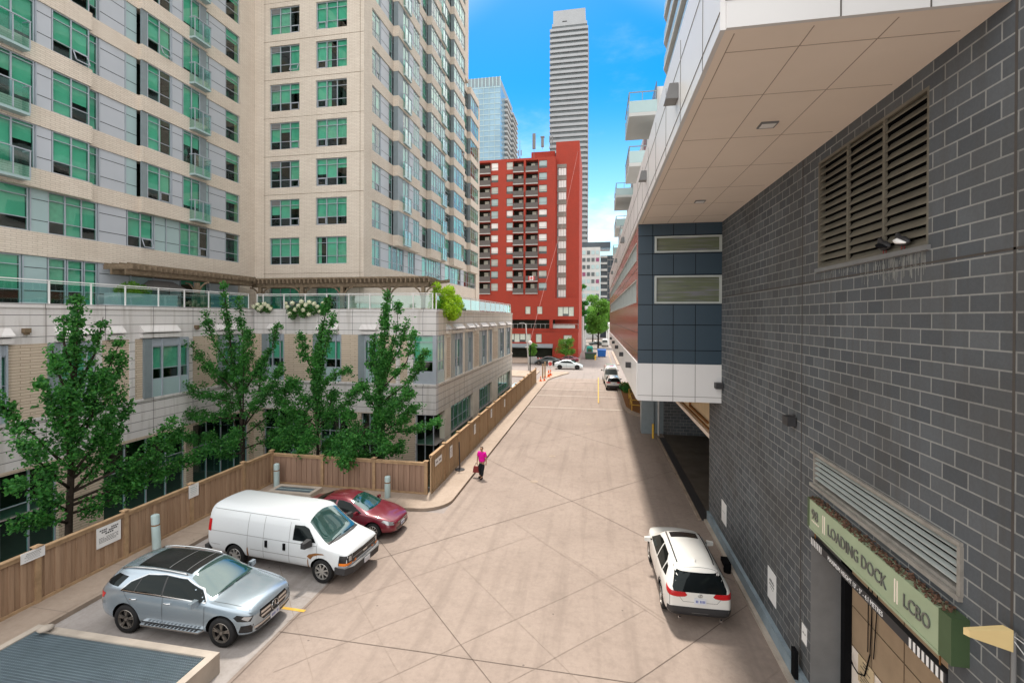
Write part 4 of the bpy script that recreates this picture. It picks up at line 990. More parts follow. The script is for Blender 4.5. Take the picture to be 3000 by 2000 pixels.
for y in (10.42,10.35,8.10,8.04):
    q=MB(); q.pb(PK,y-.010,y+.010,4.32,4.68,.201,.21); q.build('divider_bar',M['soffit'],sg)
q=MB()
for i in range(5): q.pb(PK,10.88-i*.07,10.92-i*.07,4.36,4.39,.201,.206)
q.build('small_lettering',M['soffit'],sg)
lt=MB(); rr=random.Random(9)
for _ in range(750):
    y=rr.uniform(7.05,11.05); d_=rr.uniform(.02,.20); p=Vector(PK(y,4.80+rr.random()**2*.05,d_)); addleaf(lt,p,rr.uniform(.03,.07),rr,.4)
lt.build('dead_leaves',M['leaflitter'],label='brown dead leaves lying along the top of the dock sign',cat='leaf litter',kind='stuff',norm=False)
cb=thing('clearance_bar',(4.6,9.4,3.5),'hanging grey clearance bar with white stripes under the dock sign','clearance bar')
q=MB(); q.pb(PK,7.32,11.40,3.66,3.82,-.08,.02); q.build('bar',M['dkgrey'],cb)
q=MB()
for i in range(7): q.pb(PK,11.38-i*.075-.035,11.38-i*.075,3.665,3.815,.0205,.023)
for i in range(8): q.pb(PK,7.36+i*.095,7.36+i*.095+.05,3.665,3.815,.0205,.023)
q.build('stripe',M['white'],cb)
text("MAXIMUM HEIGHT 13' - 5\" - 4.1 METRES",.125,PTr,-10.62,3.695,.022,'white',cb,ext=.003,xs=.86)
q=MB()
for y in (7.5,11.3): q.tube([PK(y,3.82,-.03),PK(y,4.16,-.03)],.012,5)
q.build('chain',M['rust'],cb)
am=thing('antenna_panel',(4.68,6.2,4.55),'cream plastic wedge antenna on a bracket with wires at the right edge','antenna')
q=MB(); q.hexa([(4.27,6.33,4.98),(4.30,6.28,4.98),(4.66,6.18,4.92),(4.62,6.27,4.92),(4.27,6.33,5.06),(4.30,6.28,5.06),(4.66,6.18,5.17),(4.62,6.27,5.17)]); q.build('housing',M['cream_plastic'],am)
q=MB(); q.tube([(4.68,6.2,4.55),(4.68,6.2,5.14)],.025,8); q.build('bracket',M['midgrey'],am)
q=MB(); q.tube([(4.67,6.19,5.10),(4.70,6.0,5.08),(4.72,5.85,4.9)],.006,5); q.tube([(4.67,6.19,5.05),(4.70,6.02,4.92),(4.73,5.8,4.88)],.006,5); q.build('wire',M['concgrey'],am)
q=MB(); q.tube([(4.69,6.2,4.6),(4.70,6.12,4.3),(4.72,6.05,3.9),(4.72,6.0,3.0)],.016,6); q.tube([(4.72,6.05,4.5),(4.70,5.95,4.72),(4.70,5.8,4.7)],.014,6); q.build('cable',M['black'],am)
board_sign('wall_notice','white paper notice on the block wall at the far loading bay corner',PK,18.3,18.95,.95,1.75,.002,[(.2,.8,.5,.54)],ink='louvre_lt')
board_sign('wall_notice','white paper notice with printed lines on the block wall beside the white suv',PK,13.45,14.05,.92,1.78,.002,[(.2,.8,.6,.66),(.2,.8,.5,.55),(.3,.7,.4,.45),(.3,.7,.66,.7)],ink='midgrey')
board_sign('wall_notice','small torn notice beside the dock door jamb',PK,11.6,11.85,1.2,1.6,.002,[(.2,.8,.5,.6)],ink='midgrey')
q=MB(); q.box((4.55,11.75,.30),(4.63,11.95,.95)); q.build('corner_guard',M['black'],label='black rubber guard on the kerb by the dock door',cat='guard')
board_sign('dock_notice','sheet of rules posted on the plywood inside the dock',lambda u,v,d:(5.484-d,u,v),10.4,10.95,1.05,1.62,.002,[(.3,.7,.85,.9),(.35,.65,.74,.8),(.2,.85,.62,.66),(.2,.85,.4,.44),(.2,.85,.3,.34),(.2,.85,.2,.24),(.2,.85,.1,.14)],col='cream')
# pigeons on the louvre sill
def pigeon(label,y,flip,tail):
    root=thing('pigeon',(4.72,y,9.78),label,'pigeon','pigeons on the louvre sill')
    m=MB(); z=9.78
    pts=[(y-.16*flip,z+.10),(y-.08*flip,z+.12),(y,z+.13),(y+.07*flip,z+.16),(y+.10*flip,z+.22),(y+.12*flip,z+.255),(y+.16*flip,z+.25)]
    m.tube([(4.70,a,b) for a,b in pts],[.02,.06,.085,.07,.042,.036,.008],10); m.build('body',M['dkgrey'],root,smooth=True)
    w=MB(); w.tube([(4.615,y+.06*flip,z+.15),(4.60,y-.04*flip,z+.13),(4.63,y-.2*flip,z+.08)],[.02,.045,.012],8); w.build('wing',M['white' if tail else 'black'],root,smooth=True)
    l=MB(); l.tube([(4.69,y,z+.06),(4.69,y,z)],.008,5); l.tube([(4.73,y,z+.06),(4.73,y,z)],.008,5); l.build('leg',M['bagred'],root)
pigeon('dark pigeon perched on the sill, left of the two',8.72,1,0); pigeon('pigeon with pale wing perched on the sill, right of the two',8.25,1,1)
# ================= vehicles =================
def itp(c,x):
    if x<=c[0][0]: return c[0][1]
    for (a,p),(b,q) in zip(c,c[1:]):
        if x<=b: return p+(q-p)*(x-a)/(b-a)
    return c[-1][1]
def clipcell(poly,x0,x1,y0,y1):
    def cl(P,ax,val,keep):
        o=[]
        for i in range(len(P)):
            a,b=P[i-1],P[i]; ia=(a[ax]-val)*keep>=0; ib=(b[ax]-val)*keep>=0
            if ia!=ib:
                t=(val-a[ax])/(b[ax]-a[ax]); o.append((a[0]+(b[0]-a[0])*t,a[1]+(b[1]-a[1])*t))
            if ib: o.append(b)
        return o
    for ax,v,k in ((0,x0,1),(0,x1,-1),(1,y0,1),(1,y1,-1)):
        poly=cl(poly,ax,v,k)
        if len(poly)<3: return []
    return poly
class Car:
    def __init__(s,name,label,cat,loc,rz,sp,pm,group=None,lod=2):
        s.sp=sp; s.root=thing(name,loc,label,cat,group,rz,local=True)
        v=[];f=[]; xs=sp['st']; n=9
        for x in xs:
            g=lambda k:itp(sp[k],x)
            zs,zb,zr,zt,wl,wb,wr=g('zs'),g('zb'),g('zr'),g('zt'),g('wl'),g('wb'),g('wr')
            zm=zs+(zb-zs)*.5
            half=[(0,zs),(wl*.82,zs),(wl*.97,zs+.06),(wl,zm),(wb+.004,zb-.05),(wb-.012,zb+.015),(wr,zr),(wr*.6,zr+(zt-zr)*.72),(0,zt)]
            v+=[(x,-y,z) for y,z in half]+[(x,y,z) for y,z in half[1:-1]]
        R=16
        def idx(i,k): return i*R+k   # k 0..8 right half; 9..15 left points 1..7
        ring=list(range(0,9))+[15,14,13,12,11,10,9]
        for i in range(len(xs)-1):
            for a,b in zip(ring,ring[1:]+ring[:1]): f.append((idx(i,a),idx(i,b),idx(i+1,b),idx(i+1,a)))
        for i,fl in ((0,0),(len(xs)-1,1)):
            q=[(idx(i,0),idx(i,9),idx(i,1))]+[(idx(i,k),idx(i,k+8),idx(i,k+9),idx(i,k+1)) for k in range(1,7)]+[(idx(i,7),idx(i,15),idx(i,8))]
            f+=[t[::-1] if fl else t for t in q]
        me=bpy.data.meshes.new('body'); me.from_pydata(v,[],f); me.materials.append(pm); me.materials.append(M['black'])
        bm=bmesh.new(); bm.from_mesh(me); bmesh.ops.recalc_face_normals(bm,faces=bm.faces); bm.to_mesh(me); bm.free()
        o=bpy.data.objects.new('_b',me); C.objects.link(o)
        ss=o.modifiers.new('s','SUBSURF'); ss.levels=ss.render_levels=lod
        cu=MB()
        for (wx,wr_) in sp['wheels']:
            for sg in (-1,1):
                y1=sg*(sp['wl_max']+.2); y0=sg*(sp['wl_max']-.34); b=len(cu.v)
                cu.lathe([(0.0001,y0),(wr_+.075,y0),(wr_+.075,y1),(0.0001,y1)],(wx,0,wr_),axis='Y',n=28,m=1)
        cm=bpy.data.meshes.new('_c'); cm.from_pydata(cu.v,[],cu.f); cm.materials.append(pm); cm.materials.append(M['black'])
        bm=bmesh.new(); bm.from_mesh(cm); bmesh.ops.remove_doubles(bm,verts=bm.verts,dist=.001); bmesh.ops.recalc_face_normals(bm,faces=bm.faces)
        for fc in bm.faces: fc.material_index=1
        bm.to_mesh(cm); bm.free()
        c=bpy.data.objects.new('_c',cm); C.objects.link(c)
        bo=o.modifiers.new('b','BOOLEAN'); bo.object=c; bo.operation='DIFFERENCE'; bo.solver='EXACT'
        bpy.context.view_layer.update(); dg=bpy.context.evaluated_depsgraph_get()
        me2=bpy.data.meshes.new_from_object(o.evaluated_get(dg)); me2.name='body'
        bpy.data.objects.remove(o); bpy.data.objects.remove(c)
        if len(me2.polygons)<50: me2=me
        for p in me2.polygons:
            p.use_smooth=True
            if p.material_index==0 and p.center.z<sp.get('clad',-1): p.material_index=1 if len(me2.materials)<3 else 2
        try: me2.set_sharp_from_angle(angle=RAD(50))
        except Exception: pass
        s.body=bpy.data.objects.new('body',me2); C.objects.link(s.body); s.body.parent=s.root; ORG[s.body.name]=Vector((0,0,0))
        s.bvh=BVHTree.FromPolygons([p.co for p in me2.vertices],[tuple(p.vertices) for p in me2.polygons])
    def proj(s,a,b,ax,off):
        o,d={'R':((a,-4,b),(0,1,0)),'L':((a,4,b),(0,-1,0)),'T':((a,b,4),(0,0,-1)),'F':((5,a,b),(-1,0,0)),'B':((-5,a,b),(1,0,0))}[ax]
        h=s.bvh.ray_cast(Vector(o),Vector(d))
        if h[0] is None: return None
        n=h[1]; n=n if n.dot(Vector(d))<0 else -n
        return h[0]+n*off
    def patch(s,m,poly,ax,off=.004,cell=.07,k=0):
        xs=[p[0] for p in poly]; ys=[p[1] for p in poly]; x0,x1,y0,y1=min(xs),max(xs),min(ys),max(ys)
        nx=max(1,round((x1-x0)/cell)); ny=max(1,round((y1-y0)/cell))
        dr=Vector({'R':(0,-1,0),'L':(0,1,0),'T':(0,0,1),'F':(1,0,0),'B':(-1,0,0)}[ax])
        for i in range(nx):
            for j in range(ny):
                c=clipcell(poly,x0+(x1-x0)*i/nx,x0+(x1-x0)*(i+1)/nx,y0+(y1-y0)*j/ny,y0+(y1-y0)*(j+1)/ny)
                q=[s.proj(a,b,ax,off) for a,b in c]
                if len(q)>2 and all(q):
                    n_=sum(((q[t]-q[0]).cross(q[t+1]-q[0]) for t in range(1,len(q)-1)),Vector())
                    m.face(q if n_.dot(dr)>0 else q[::-1],k)
    def line(s,m,pts,w,ax,off=.003,k=0):
        for a,b in zip(pts,pts[1:]):
            a,b=Vector(a),Vector(b); L_=(b-a).length
            if L_<1e-6: continue
            t=(b-a)/L_; n=Vector((-t.y,t.x))*w/2; nn=max(1,int(L_/.08)); pr=None
            for i in range(nn+1):
                p=a+(b-a)*(i/nn); q=(s.proj(*(p+n),ax,off),s.proj(*(p-n),ax,off))
                if pr and all(pr) and all(q): m.face([pr[0],pr[1],q[1],q[0]],k)
                pr=q
    def part(s,name,poly,axs,mat,off=.004,cell=.07):
        r=[]
        for ax in axs:
            m=MB(); s.patch(m,poly,ax,off,cell)
            if m.f: r.append(m.build(name,M[mat],s.root,smooth=True,norm=False,weld=True))
        return r
    def wheels(s,style,rimmat,w=.23):
        for (wx,r) in s.sp['wheels']:
            for sg in (-1,1):
                y=sg*(s.sp['wl_max']-.02-w/2); zc=r
                m=MB(); h=w/2
                m.lathe([(r*.66,-h*.92),(r*.8,-h),(r*.95,-h*.93),(r,-h*.7),(r,h*.7),(r*.95,h*.93),(r*.8,h),(r*.66,h*.92),(r*.64,0)],(wx,y,zc),axis='Y',n=32)
                t=m.build('wheel',M['tyre'],s.root,smooth=True,ang=60)
                f=MB(); yo=y+sg*h*.82
                f.lathe([(r*.67,-.02),(r*.69,sg*.012),(r*.64,sg*.012),(r*.6,-sg*.04)],(wx,yo,zc),axis='Y',n=32)
                f.lathe([(0.001,-sg*.07),(r*.62,-sg*.07)],(wx,yo,zc),axis='Y',n=24,m=1)
                f.lathe([(0.001,sg*.012),(r*.12,sg*.012),(r*.15,-sg*.03)],(wx,yo,zc),axis='Y',n=16)
                ns={'star':5,'multi':10,'steel':8,'five':5}[style]
                for i in range(ns):
                    for dl in ((-.13,.13) if style=='star' else (0,)):
                        a=2*math.pi*i/ns+.3; ww=(r*.045 if style=='star' else r*.055) if style!='steel' else r*.075
                        c,q=math.cos(a),math.sin(a); p0=Vector((c,q))*r*.1; p1=Vector((math.cos(a+dl),math.sin(a+dl)))*r*.65
                        t_=(p1-p0).normalized(); nn=Vector((-t_.y,t_.x))
                        P8=[]
                        for yy in (yo-sg*.03,yo+sg*.008):
                            for (pp,k_) in ((p0-nn*ww,0),(p1-nn*ww*.8,0),(p1+nn*ww*.8,0),(p0+nn*ww,0)): P8.append((wx+pp.x,yy,zc+pp.y))
                        f.hexa(P8)
                f.build('rim',[M[rimmat],M['blackgloss']],t)
    def mirrors(s,x,y,z,mat,dk='blackgloss',sz=1.):
        for sg in (-1,1):
            m=MB(); m.tube([(x,sg*(y-.16),z-.03),(x-.0,sg*y,z)],.025,6,1)
            a,b,c=.07*sz,.12*sz,.08*sz
            m.hexa([(x+a,sg*(y-.02),z-c),(x-a,sg*(y-.02),z-c),(x-a,sg*(y+b*1.6),z-c*.7),(x+a*.5,sg*(y+b*1.6),z-c*.7),(x+a*.8,sg*(y-.02),z+c),(x-a,sg*(y-.02),z+c),(x-a,sg*(y+b*1.6),z+c*.8),(x+a*.3,sg*(y+b*1.6),z+c*.8)],0)
            m.build('mirror',[M[mat] if isinstance(mat,str) else mat,M[dk]],s.root)
    def seams(s,lines,w=.012,mat='dkgrey'):
        m=MB()
        for pts,axs in lines:
            for ax in axs: s.line(m,pts,w,ax)
        if m.f: m.build('panel_gap',M[mat],s.root)
    def plate(s,ax,x,z,w=.32,h=.16,back=False):
        p=s.proj(0,z,ax,.012); xx=p.x; sg=1 if ax=='F' else -1
        m=MB(); m.box((min(xx,xx+sg*.015),-w/2,z-h/2),(max(xx,xx+sg*.015),w/2,z+h/2)); o=m.build('licence_plate',M['plate'],s.root)
        k=MB()
        for i in range(7):
            if i==4: continue
            a=-w*.40+i*w*.115; X=xx+sg*.0155; k.face([(X,a,z-h*.25),(X,a+w*.075,z-h*.25),(X,a+w*.075,z+h*.22),(X,a,z+h*.22)])
        k.build('characters',M['blueprint'],o,norm=False)
def mkspec(st,zs,zb,zr,zt,wl,wb,wr,wheels,rad,clad=-1):
    d=dict(st=st,zs=zs,zb=zb,zr=zr,zt=zt,wl=wl,wb=wb,wheels=[(x,rad) for x in wheels],wl_max=max(q for _,q in wl),clad=clad)
    d['wr']=wr; return d
# ---------- silver suv ----------
GLE=mkspec([-2.55,-2.5,-2.38,-2.15,-1.95,-1.5,-1.0,-.4,.1,.35,.7,1.0,1.15,1.5,1.85,2.1,2.27,2.36],
 [(-2.55,.5),(-2.4,.34),(-2,.27),(1.9,.27),(2.2,.27),(2.36,.36)],
 [(-2.55,.95),(-2.4,1.12),(-1.9,1.17),(1.0,1.08),(1.6,1.02),(2.1,.94),(2.27,.86),(2.36,.70)],
 [(-2.55,1.0),(-2.45,1.2),(-2.2,1.50),(-1.95,1.60),(-1,1.64),(.1,1.61),(.35,1.55),(1.0,1.17),(1.15,1.11),(1.6,1.06),(2.1,.98),(2.27,.90),(2.36,.74)],
 [(-2.55,1.04),(-2.45,1.28),(-2.2,1.56),(-1.95,1.67),(-1,1.71),(.1,1.685),(.35,1.62),(1.0,1.22),(1.15,1.16),(1.6,1.12),(2.1,1.04),(2.27,.95),(2.36,.78)],
 [(-2.55,.72),(-2.42,.87),(-2.1,.95),(-1.5,.975),(1.6,.975),(2.0,.93),(2.25,.84),(2.36,.68)],
 [(-2.55,.70),(-2.42,.84),(-2.1,.91),(-1.5,.935),(1.0,.935),(1.6,.91),(2.0,.86),(2.25,.76),(2.36,.62)],
 [(-2.55,.58),(-2.3,.64),(-1.9,.68),(-1,.71),(.1,.69),(.6,.72),(1.0,.78),(1.6,.76),(2.1,.66),(2.36,.5)],(-1.5,1.5),.385)

c=Car('silver_suv','silver blue suv with black panoramic roof parked nose out nearest the camera','suv',(-11.18,11.47,.008),RAD(0),GLE,M['silver_blue'])
c.wheels('star','alloy',.25)
for ax in 'RL':
    c.part('side_window',[(1.02,1.09),(.74,1.30),(.22,1.52),(-.45,1.565),(-1.0,1.54),(-1.44,1.36),(-1.70,1.14)],ax,'carglass')
    c.part('quarter_window',[(-1.82,1.22),(-1.60,1.46),(-1.98,1.49),(-2.36,1.25)],ax,'carglass')
for ax in 'RL':
    m=MB(); c.line(m,[(-.36,1.14),(-.38,1.55)],.05,ax,.006); c.line(m,[(-1.25,1.17),(-1.15,1.47)],.03,ax,.006); m.build('window_divider',M['blackgloss'],c.root)
    m=MB(); c.line(m,[(1.0,1.12),(.74,1.315),(.22,1.535),(-.45,1.58),(-1.0,1.555),(-1.46,1.37),(-1.70,1.16)],.016,ax,.007); m.build('window_trim',M['chrome'],c.root)
c.part('windscreen',[(1.06,-.74),(1.12,-.4),(1.14,0),(1.12,.4),(1.06,.74),(.32,.63),(.28,.3),(.27,0),(.28,-.3),(.32,-.63)],'T','windscreen')
c.part('sunroof',[(.22,-.55),(.24,0),(.22,.55),(-1.55,.52),(-1.58,0),(-1.55,-.52)],'T','blackgloss')
m=MB(); c.line(m,[(-.55,-.5),(-.55,.5)],.025,'T',.007); c.line(m,[(.02,-.5),(.02,.5)],.02,'T',.007); m.build('roof_strip',M['midgrey'],c.root)
for sg in (-1,1):
    m=MB(); m.tube([c.proj(x,sg*.60,'T',o_) for x,o_ in ((.16,.0),(.05,.035),(-.4,.05),(-.9,.05),(-1.5,.05),(-1.85,.035),(-1.97,.0))],.022,8); m.build('roof_rail',M['chrome'],c.root,smooth=True)
    m=MB(); m.hexa([(-.98,sg*.93,.36),(.98,sg*.93,.36),(.9,sg*1.06,.36),(-.9,sg*1.06,.36),(-.98,sg*.93,.40),(.98,sg*.93,.40),(.9,sg*1.06,.40),(-.9,sg*1.06,.40)]); o=m.build('running_board',M['chrome'],c.root)
    k=MB()
    for i in range(14): k.box((-.8+i*.12,min(sg*.955,sg*1.04),.401),(-.74+i*.12,max(sg*.955,sg*1.04),.408))
    k.build('tread',M['dkgrey'],o)
c.mirrors(.78,.98,1.12,'silver_blue')
c.seams([([(.98,1.08),(1.0,.8),(.98,.42)],'RL'),([(-.32,1.12),(-.30,.42)],'RL'),([(-1.62,1.17),(-1.45,.95),(-1.2,.7),(-1.12,.42)],'RL'),([(2.16,-.70),(1.18,-.80)],'T'),([(2.16,.70),(1.18,.80)],'T'),([(-1.1,.41),(1.05,.41)],'RL')])
m=MB(); c.line(m,[(1.0,1.095),(-.4,1.145),(-1.66,1.165)],.022,'R',.005); c.line(m,[(1.0,1.095),(-.4,1.145),(-1.66,1.165)],.022,'L',.005); m.build('chrome_strip',M['chrome'],c.root)
for x in (-.15,-1.25):
    for sg in (-1,1):
        p=c.proj(x,.98,'R' if sg<0 else 'L',.02); m=MB(); m.tube([(x+.11,p.y+sg*-.01,.99),(x,p.y+sg*.012,.985),(x-.11,p.y-sg*.01,.98)],.016,6); m.build('door_handle',M['chrome'],c.root)
for ax in 'RL':
    c.part('headlight',[(2.28,.80),(1.92,.86),(1.84,.80),(1.95,.71),(2.25,.68)],ax,'blackgloss',.006,.05)
    c.part('headlight_lens',[(2.27,.79),(2.1,.82),(2.05,.77),(2.2,.70)],ax,'lens',.010,.05)
    c.part('taillight',[(-2.2,1.02),(-2.48,1.05),(-2.5,.86),(-2.3,.88)],ax,'redlens',.006,.05)
    c.part('bumper_intake',[(2.30,.60),(2.05,.60),(1.98,.42),(2.28,.40)],ax,'blackgloss',.005,.05)
c.part('grille',[(-.5,.84),(-.56,.70),(-.42,.55),(.42,.55),(.56,.70),(.5,.84)],'F','blackgloss',.006,.05)
m=MB()
for z in (.76,.66): c.line(m,[(-.5,z),(-.16,z)],.055,'F',.014); c.line(m,[(.16,z),(.5,z)],.055,'F',.014)
m.build('grille_bar',M['chrome'],c.root)
m=MB(); xx=c.proj(0,.70,'F',.02).x
for i in range(24):
    a,b=2*math.pi*i/24,2*math.pi*(i+1)/24; m.tube([(xx,.13*math.cos(a),.70+.13*math.sin(a)),(xx,.13*math.cos(b),.70+.13*math.sin(b))],.012,6)
for k in range(3):
    a=math.pi/2+k*2*math.pi/3; m.tube([(xx,0,.70),(xx,.125*math.cos(a),.70+.125*math.sin(a))],[.02,.006],6)
m.build('emblem',M['chrome'],c.root)
c.part('lower_intake',[(-.7,.44),(-.6,.34),(.6,.34),(.7,.44)],'F','blackgloss',.006,.05)
m=MB(); c.line(m,[(-.72,.50),(-.5,.48),(.5,.48),(.72,.50)],.05,'F',.014); m.build('bumper_trim',M['chrome'],c.root)
c.plate('F',0,.47,.34,.15)
m=MB(); c.line(m,[(1.12,-.62),(1.15,-.1)],.02,'T',.02); c.line(m,[(1.13,.0),(1.14,.55)],.02,'T',.02); m.build('wiper',M['black'],c.root)
# ---------- white cargo van ----------
VAN=mkspec([-2.76,-2.75,-2.70,-2.58,-2.3,-1.8,-1.0,0,.8,1.15,1.22,1.35,1.6,2.0,2.12,2.4,2.7,2.85,2.93],
 [(-2.76,.55),(-2.63,.42),(-2.25,.38),(2.4,.38),(2.85,.38),(2.93,.42)],
 [(-2.76,1.25),(1.0,1.25),(2.0,1.17),(2.15,1.13),(2.7,1.02),(2.85,.98),(2.93,.86)],
 [(-2.76,1.90),(-2.70,1.97),(-2.58,1.99),(.8,1.99),(1.15,1.96),(1.22,1.91),(2.0,1.26),(2.12,1.19),(2.7,1.08),(2.85,1.04),(2.93,.92)],
 [(-2.76,1.98),(-2.70,2.06),(-2.58,2.09),(.8,2.10),(1.15,2.07),(1.22,2.02),(2.0,1.33),(2.12,1.26),(2.7,1.16),(2.85,1.10),(2.93,.96)],
 [(-2.76,.95),(-2.6,.98),(2.3,.98),(2.7,.96),(2.85,.92),(2.93,.84)],
 [(-2.76,.93),(-2.6,.96),(2.0,.96),(2.5,.92),(2.85,.86),(2.93,.8)],
 [(-2.76,.82),(-2.6,.845),(1.0,.845),(1.4,.82),(2.0,.82),(2.4,.78),(2.85,.72),(2.93,.66)],(-1.58,1.97),.38,.0)
c=Car('cargo_van','long white cargo van with rusty front wheel arch','van',(-10.68,14.82,.008),RAD(-5.5),VAN,M['van_white'])
c.wheels('steel','alloy_lt',.24)
for ax in 'RL':
    c.part('side_window',[(1.72,1.27),(1.66,1.34),(1.38,1.66),(1.22,1.74),(.86,1.74),(.84,1.27)],ax,'carglass',.005)
c.part('windscreen',[(2.04,-.78),(2.13,-.4),(2.16,0),(2.13,.4),(2.04,.78),(1.33,.70),(1.27,.3),(1.25,0),(1.27,-.3),(1.33,-.70)],'T','windscreen')
m=MB(); c.line(m,[(2.09,-.78),(2.19,-.4),(2.21,0),(2.19,.4),(2.09,.78)],.10,'T',.006); m.build('cowl_vent',M['dkgrey'],c.root)
m=MB(); c.line(m,[(2.12,-.7),(2.1,-.1)],.02,'T',.02); c.line(m,[(2.12,.0),(2.1,.6)],.02,'T',.02); m.build('wiper',M['black'],c.root)
c.mirrors(1.55,1.02,1.30,'dkgrey',sz=1.45)
c.seams([([(.70,1.80),(.70,.42)],'RL'),([(1.78,1.25),(1.80,.80)],'RL'),([(-.35,1.86),(-.35,.42)],'RL'),([(-1.02,1.86),(-1.02,.42)],'RL'),([(-2.6,1.89),(1.0,1.89)],'RL'),([(-2.63,1.18),(1.78,1.18)],'RL'),([(-2.6,.72),(-2.2,.72)],'RL'),([(-.9,.74),(1.4,.74)],'RL'),([(2.2,-.74),(2.82,-.68)],'T'),([(2.2,.74),(2.82,.68)],'T')],.013,'midgrey')
for x in (.52,-.22):
    for sg,ax in ((-1,'R'),(1,'L')):
        p=c.proj(x,1.0,ax,.0); m=MB(); m.box((x-.045,min(p.y,p.y+sg*.035),.90),(x+.045,max(p.y,p.y+sg*.035),1.12)); m.build('door_handle',M['black'],c.root)
m=MB(); c.patch(m,[(1.42,.82),(1.5,.90),(1.75,.97),(2.02,.98),(2.1,.95),(1.85,.92),(1.66,.85),(1.56,.74)],'R',.006,.05)
c.patch(m,[(-1.04,.74),(-1.0,.80),(-.98,.5),(-1.05,.44)],'R',.006,.05); c.patch(m,[(-.3,.43),(.1,.44),(-.1,.40),(-.25,.40)],'R',.006,.05); c.patch(m,[(1.44,.7),(1.47,.8),(1.47,.44),(1.43,.44)],'R',.0065,.05)
m.build('rust_patch',M['rust'],c.root)
c.part('grille',[(-.62,.96),(-.66,.70),(.66,.70),(.62,.96)],'F','blackgloss',.006,.06)
m=MB(); c.line(m,[(-.62,.83),(.62,.83)],.05,'F',.014); m.build('grille_bar',M['midgrey'],c.root)
m=MB(); xx=c.proj(0,.83,'F',.03).x; m.hexa([(xx,-.11,.80),(xx,.11,.80),(xx+.012,.11,.80),(xx+.012,-.11,.80),(xx,-.13,.86),(xx,.13,.86),(xx+.012,.13,.86),(xx+.012,-.13,.86)]); m.build('emblem',M['chrome'],c.root)
for ax in 'RL':
    sg=-1 if ax=='R' else 1
    c.part('headlight',[(sg*.64,.97),(sg*.66,.66),(sg*.90,.66),(sg*.90,.95)],'F','blackgloss',.006,.05); c.part('headlight',[(2.93,.95),(2.62,.97),(2.60,.66),(2.93,.66)],ax,'blackgloss',.006,.05)
    c.part('headlight_lens',[(sg*.68,.93),(sg*.68,.78),(sg*.80,.78),(sg*.80,.93)],'F','lens',.012,.05)
    c.part('turn_signal',[(2.92,.75),(2.63,.75),(2.63,.67),(2.92,.67)],ax,'amber',.012,.05); c.part('turn_signal',[(sg*.67,.74),(sg*.67,.67),(sg*.88,.67),(sg*.88,.74)],'F','amber',.012,.05)
    c.part('taillight',[(-2.74,1.55),(-2.6,1.55),(-2.6,1.15),(-2.74,1.15)],ax,'redlens',.012,.06)
m=MB(); m.hexa([(2.5,-1.0,.42),(2.86,-.99,.40),(2.86,.99,.40),(2.5,1.0,.42),(2.5,-1.0,.62),(2.88,-.98,.62),(2.88,.98,.62),(2.5,1.0,.62)]); m.hexa([(2.861,-.99,.40),(3.02,-.72,.40),(3.02,.72,.40),(2.861,.99,.40),(2.881,-.98,.62),(3.05,-.72,.62),(3.05,.72,.62),(2.881,.98,.62)]); m.build('front_bumper',M['dkgrey'],c.root)
m=MB(); m.hexa([(2.60,-.99,.621),(2.88,-.975,.621),(2.88,.975,.621),(2.6,.99,.621),(2.6,-.97,.64),(2.86,-.96,.64),(2.86,.96,.64),(2.6,.97,.64)]); m.hexa([(2.882,-.97,.621),(3.04,-.7,.621),(3.04,.7,.621),(2.882,.97,.621),(2.87,-.95,.64),(3.02,-.69,.64),(3.02,.69,.64),(2.87,.95,.64)]); m.build('bumper_top',M['midgrey'],c.root)
m=MB(); m.box((3.045,-.16,.44),(3.06,.16,.60)); m.build('licence_plate',M['plate'],c.root)
m=MB(); m.box((-2.90,-.95,.45),(-2.70,.95,.62)); m.build('rear_bumper',M['dkgrey'],c.root)
# ---------- sedan ----------
SED=mkspec([-2.25,-2.2,-2.05,-1.75,-1.45,-1.1,-.6,-.1,.3,.6,.95,1.1,1.4,1.75,2.0,2.13,2.18],
 [(-2.25,.42),(-2.1,.28),(1.9,.22),(2.18,.28)],
 [(-2.25,.82),(-2.0,.92),(-1.0,.94),(.9,.90),(1.4,.84),(1.85,.74),(2.1,.64),(2.18,.55)],
 [(-2.25,.86),(-2.05,.99),(-1.75,1.03),(-1.45,1.12),(-1.1,1.28),(-.6,1.37),(-.1,1.38),(.3,1.28),(.95,.98),(1.1,.93),(1.5,.87),(1.85,.77),(2.1,.67),(2.18,.57)],
 [(-2.25,.88),(-2.05,1.02),(-1.75,1.07),(-1.45,1.17),(-1.1,1.33),(-.6,1.43),(-.1,1.43),(.3,1.33),(.95,1.02),(1.1,.97),(1.5,.91),(1.85,.81),(2.1,.70),(2.18,.6)],
 [(-2.25,.68),(-2.1,.80),(-1.7,.86),(1.5,.86),(1.9,.8),(2.1,.68),(2.18,.55)],
 [(-2.25,.66),(-2.1,.76),(-1.7,.81),(1.2,.82),(1.7,.76),(2.0,.66),(2.18,.5)],
 [(-2.25,.58),(-1.9,.64),(-1.3,.60),(-.6,.57),(-.1,.57),(.3,.6),(.95,.70),(1.4,.68),(1.9,.58),(2.18,.45)],(-1.31,1.31),.31)
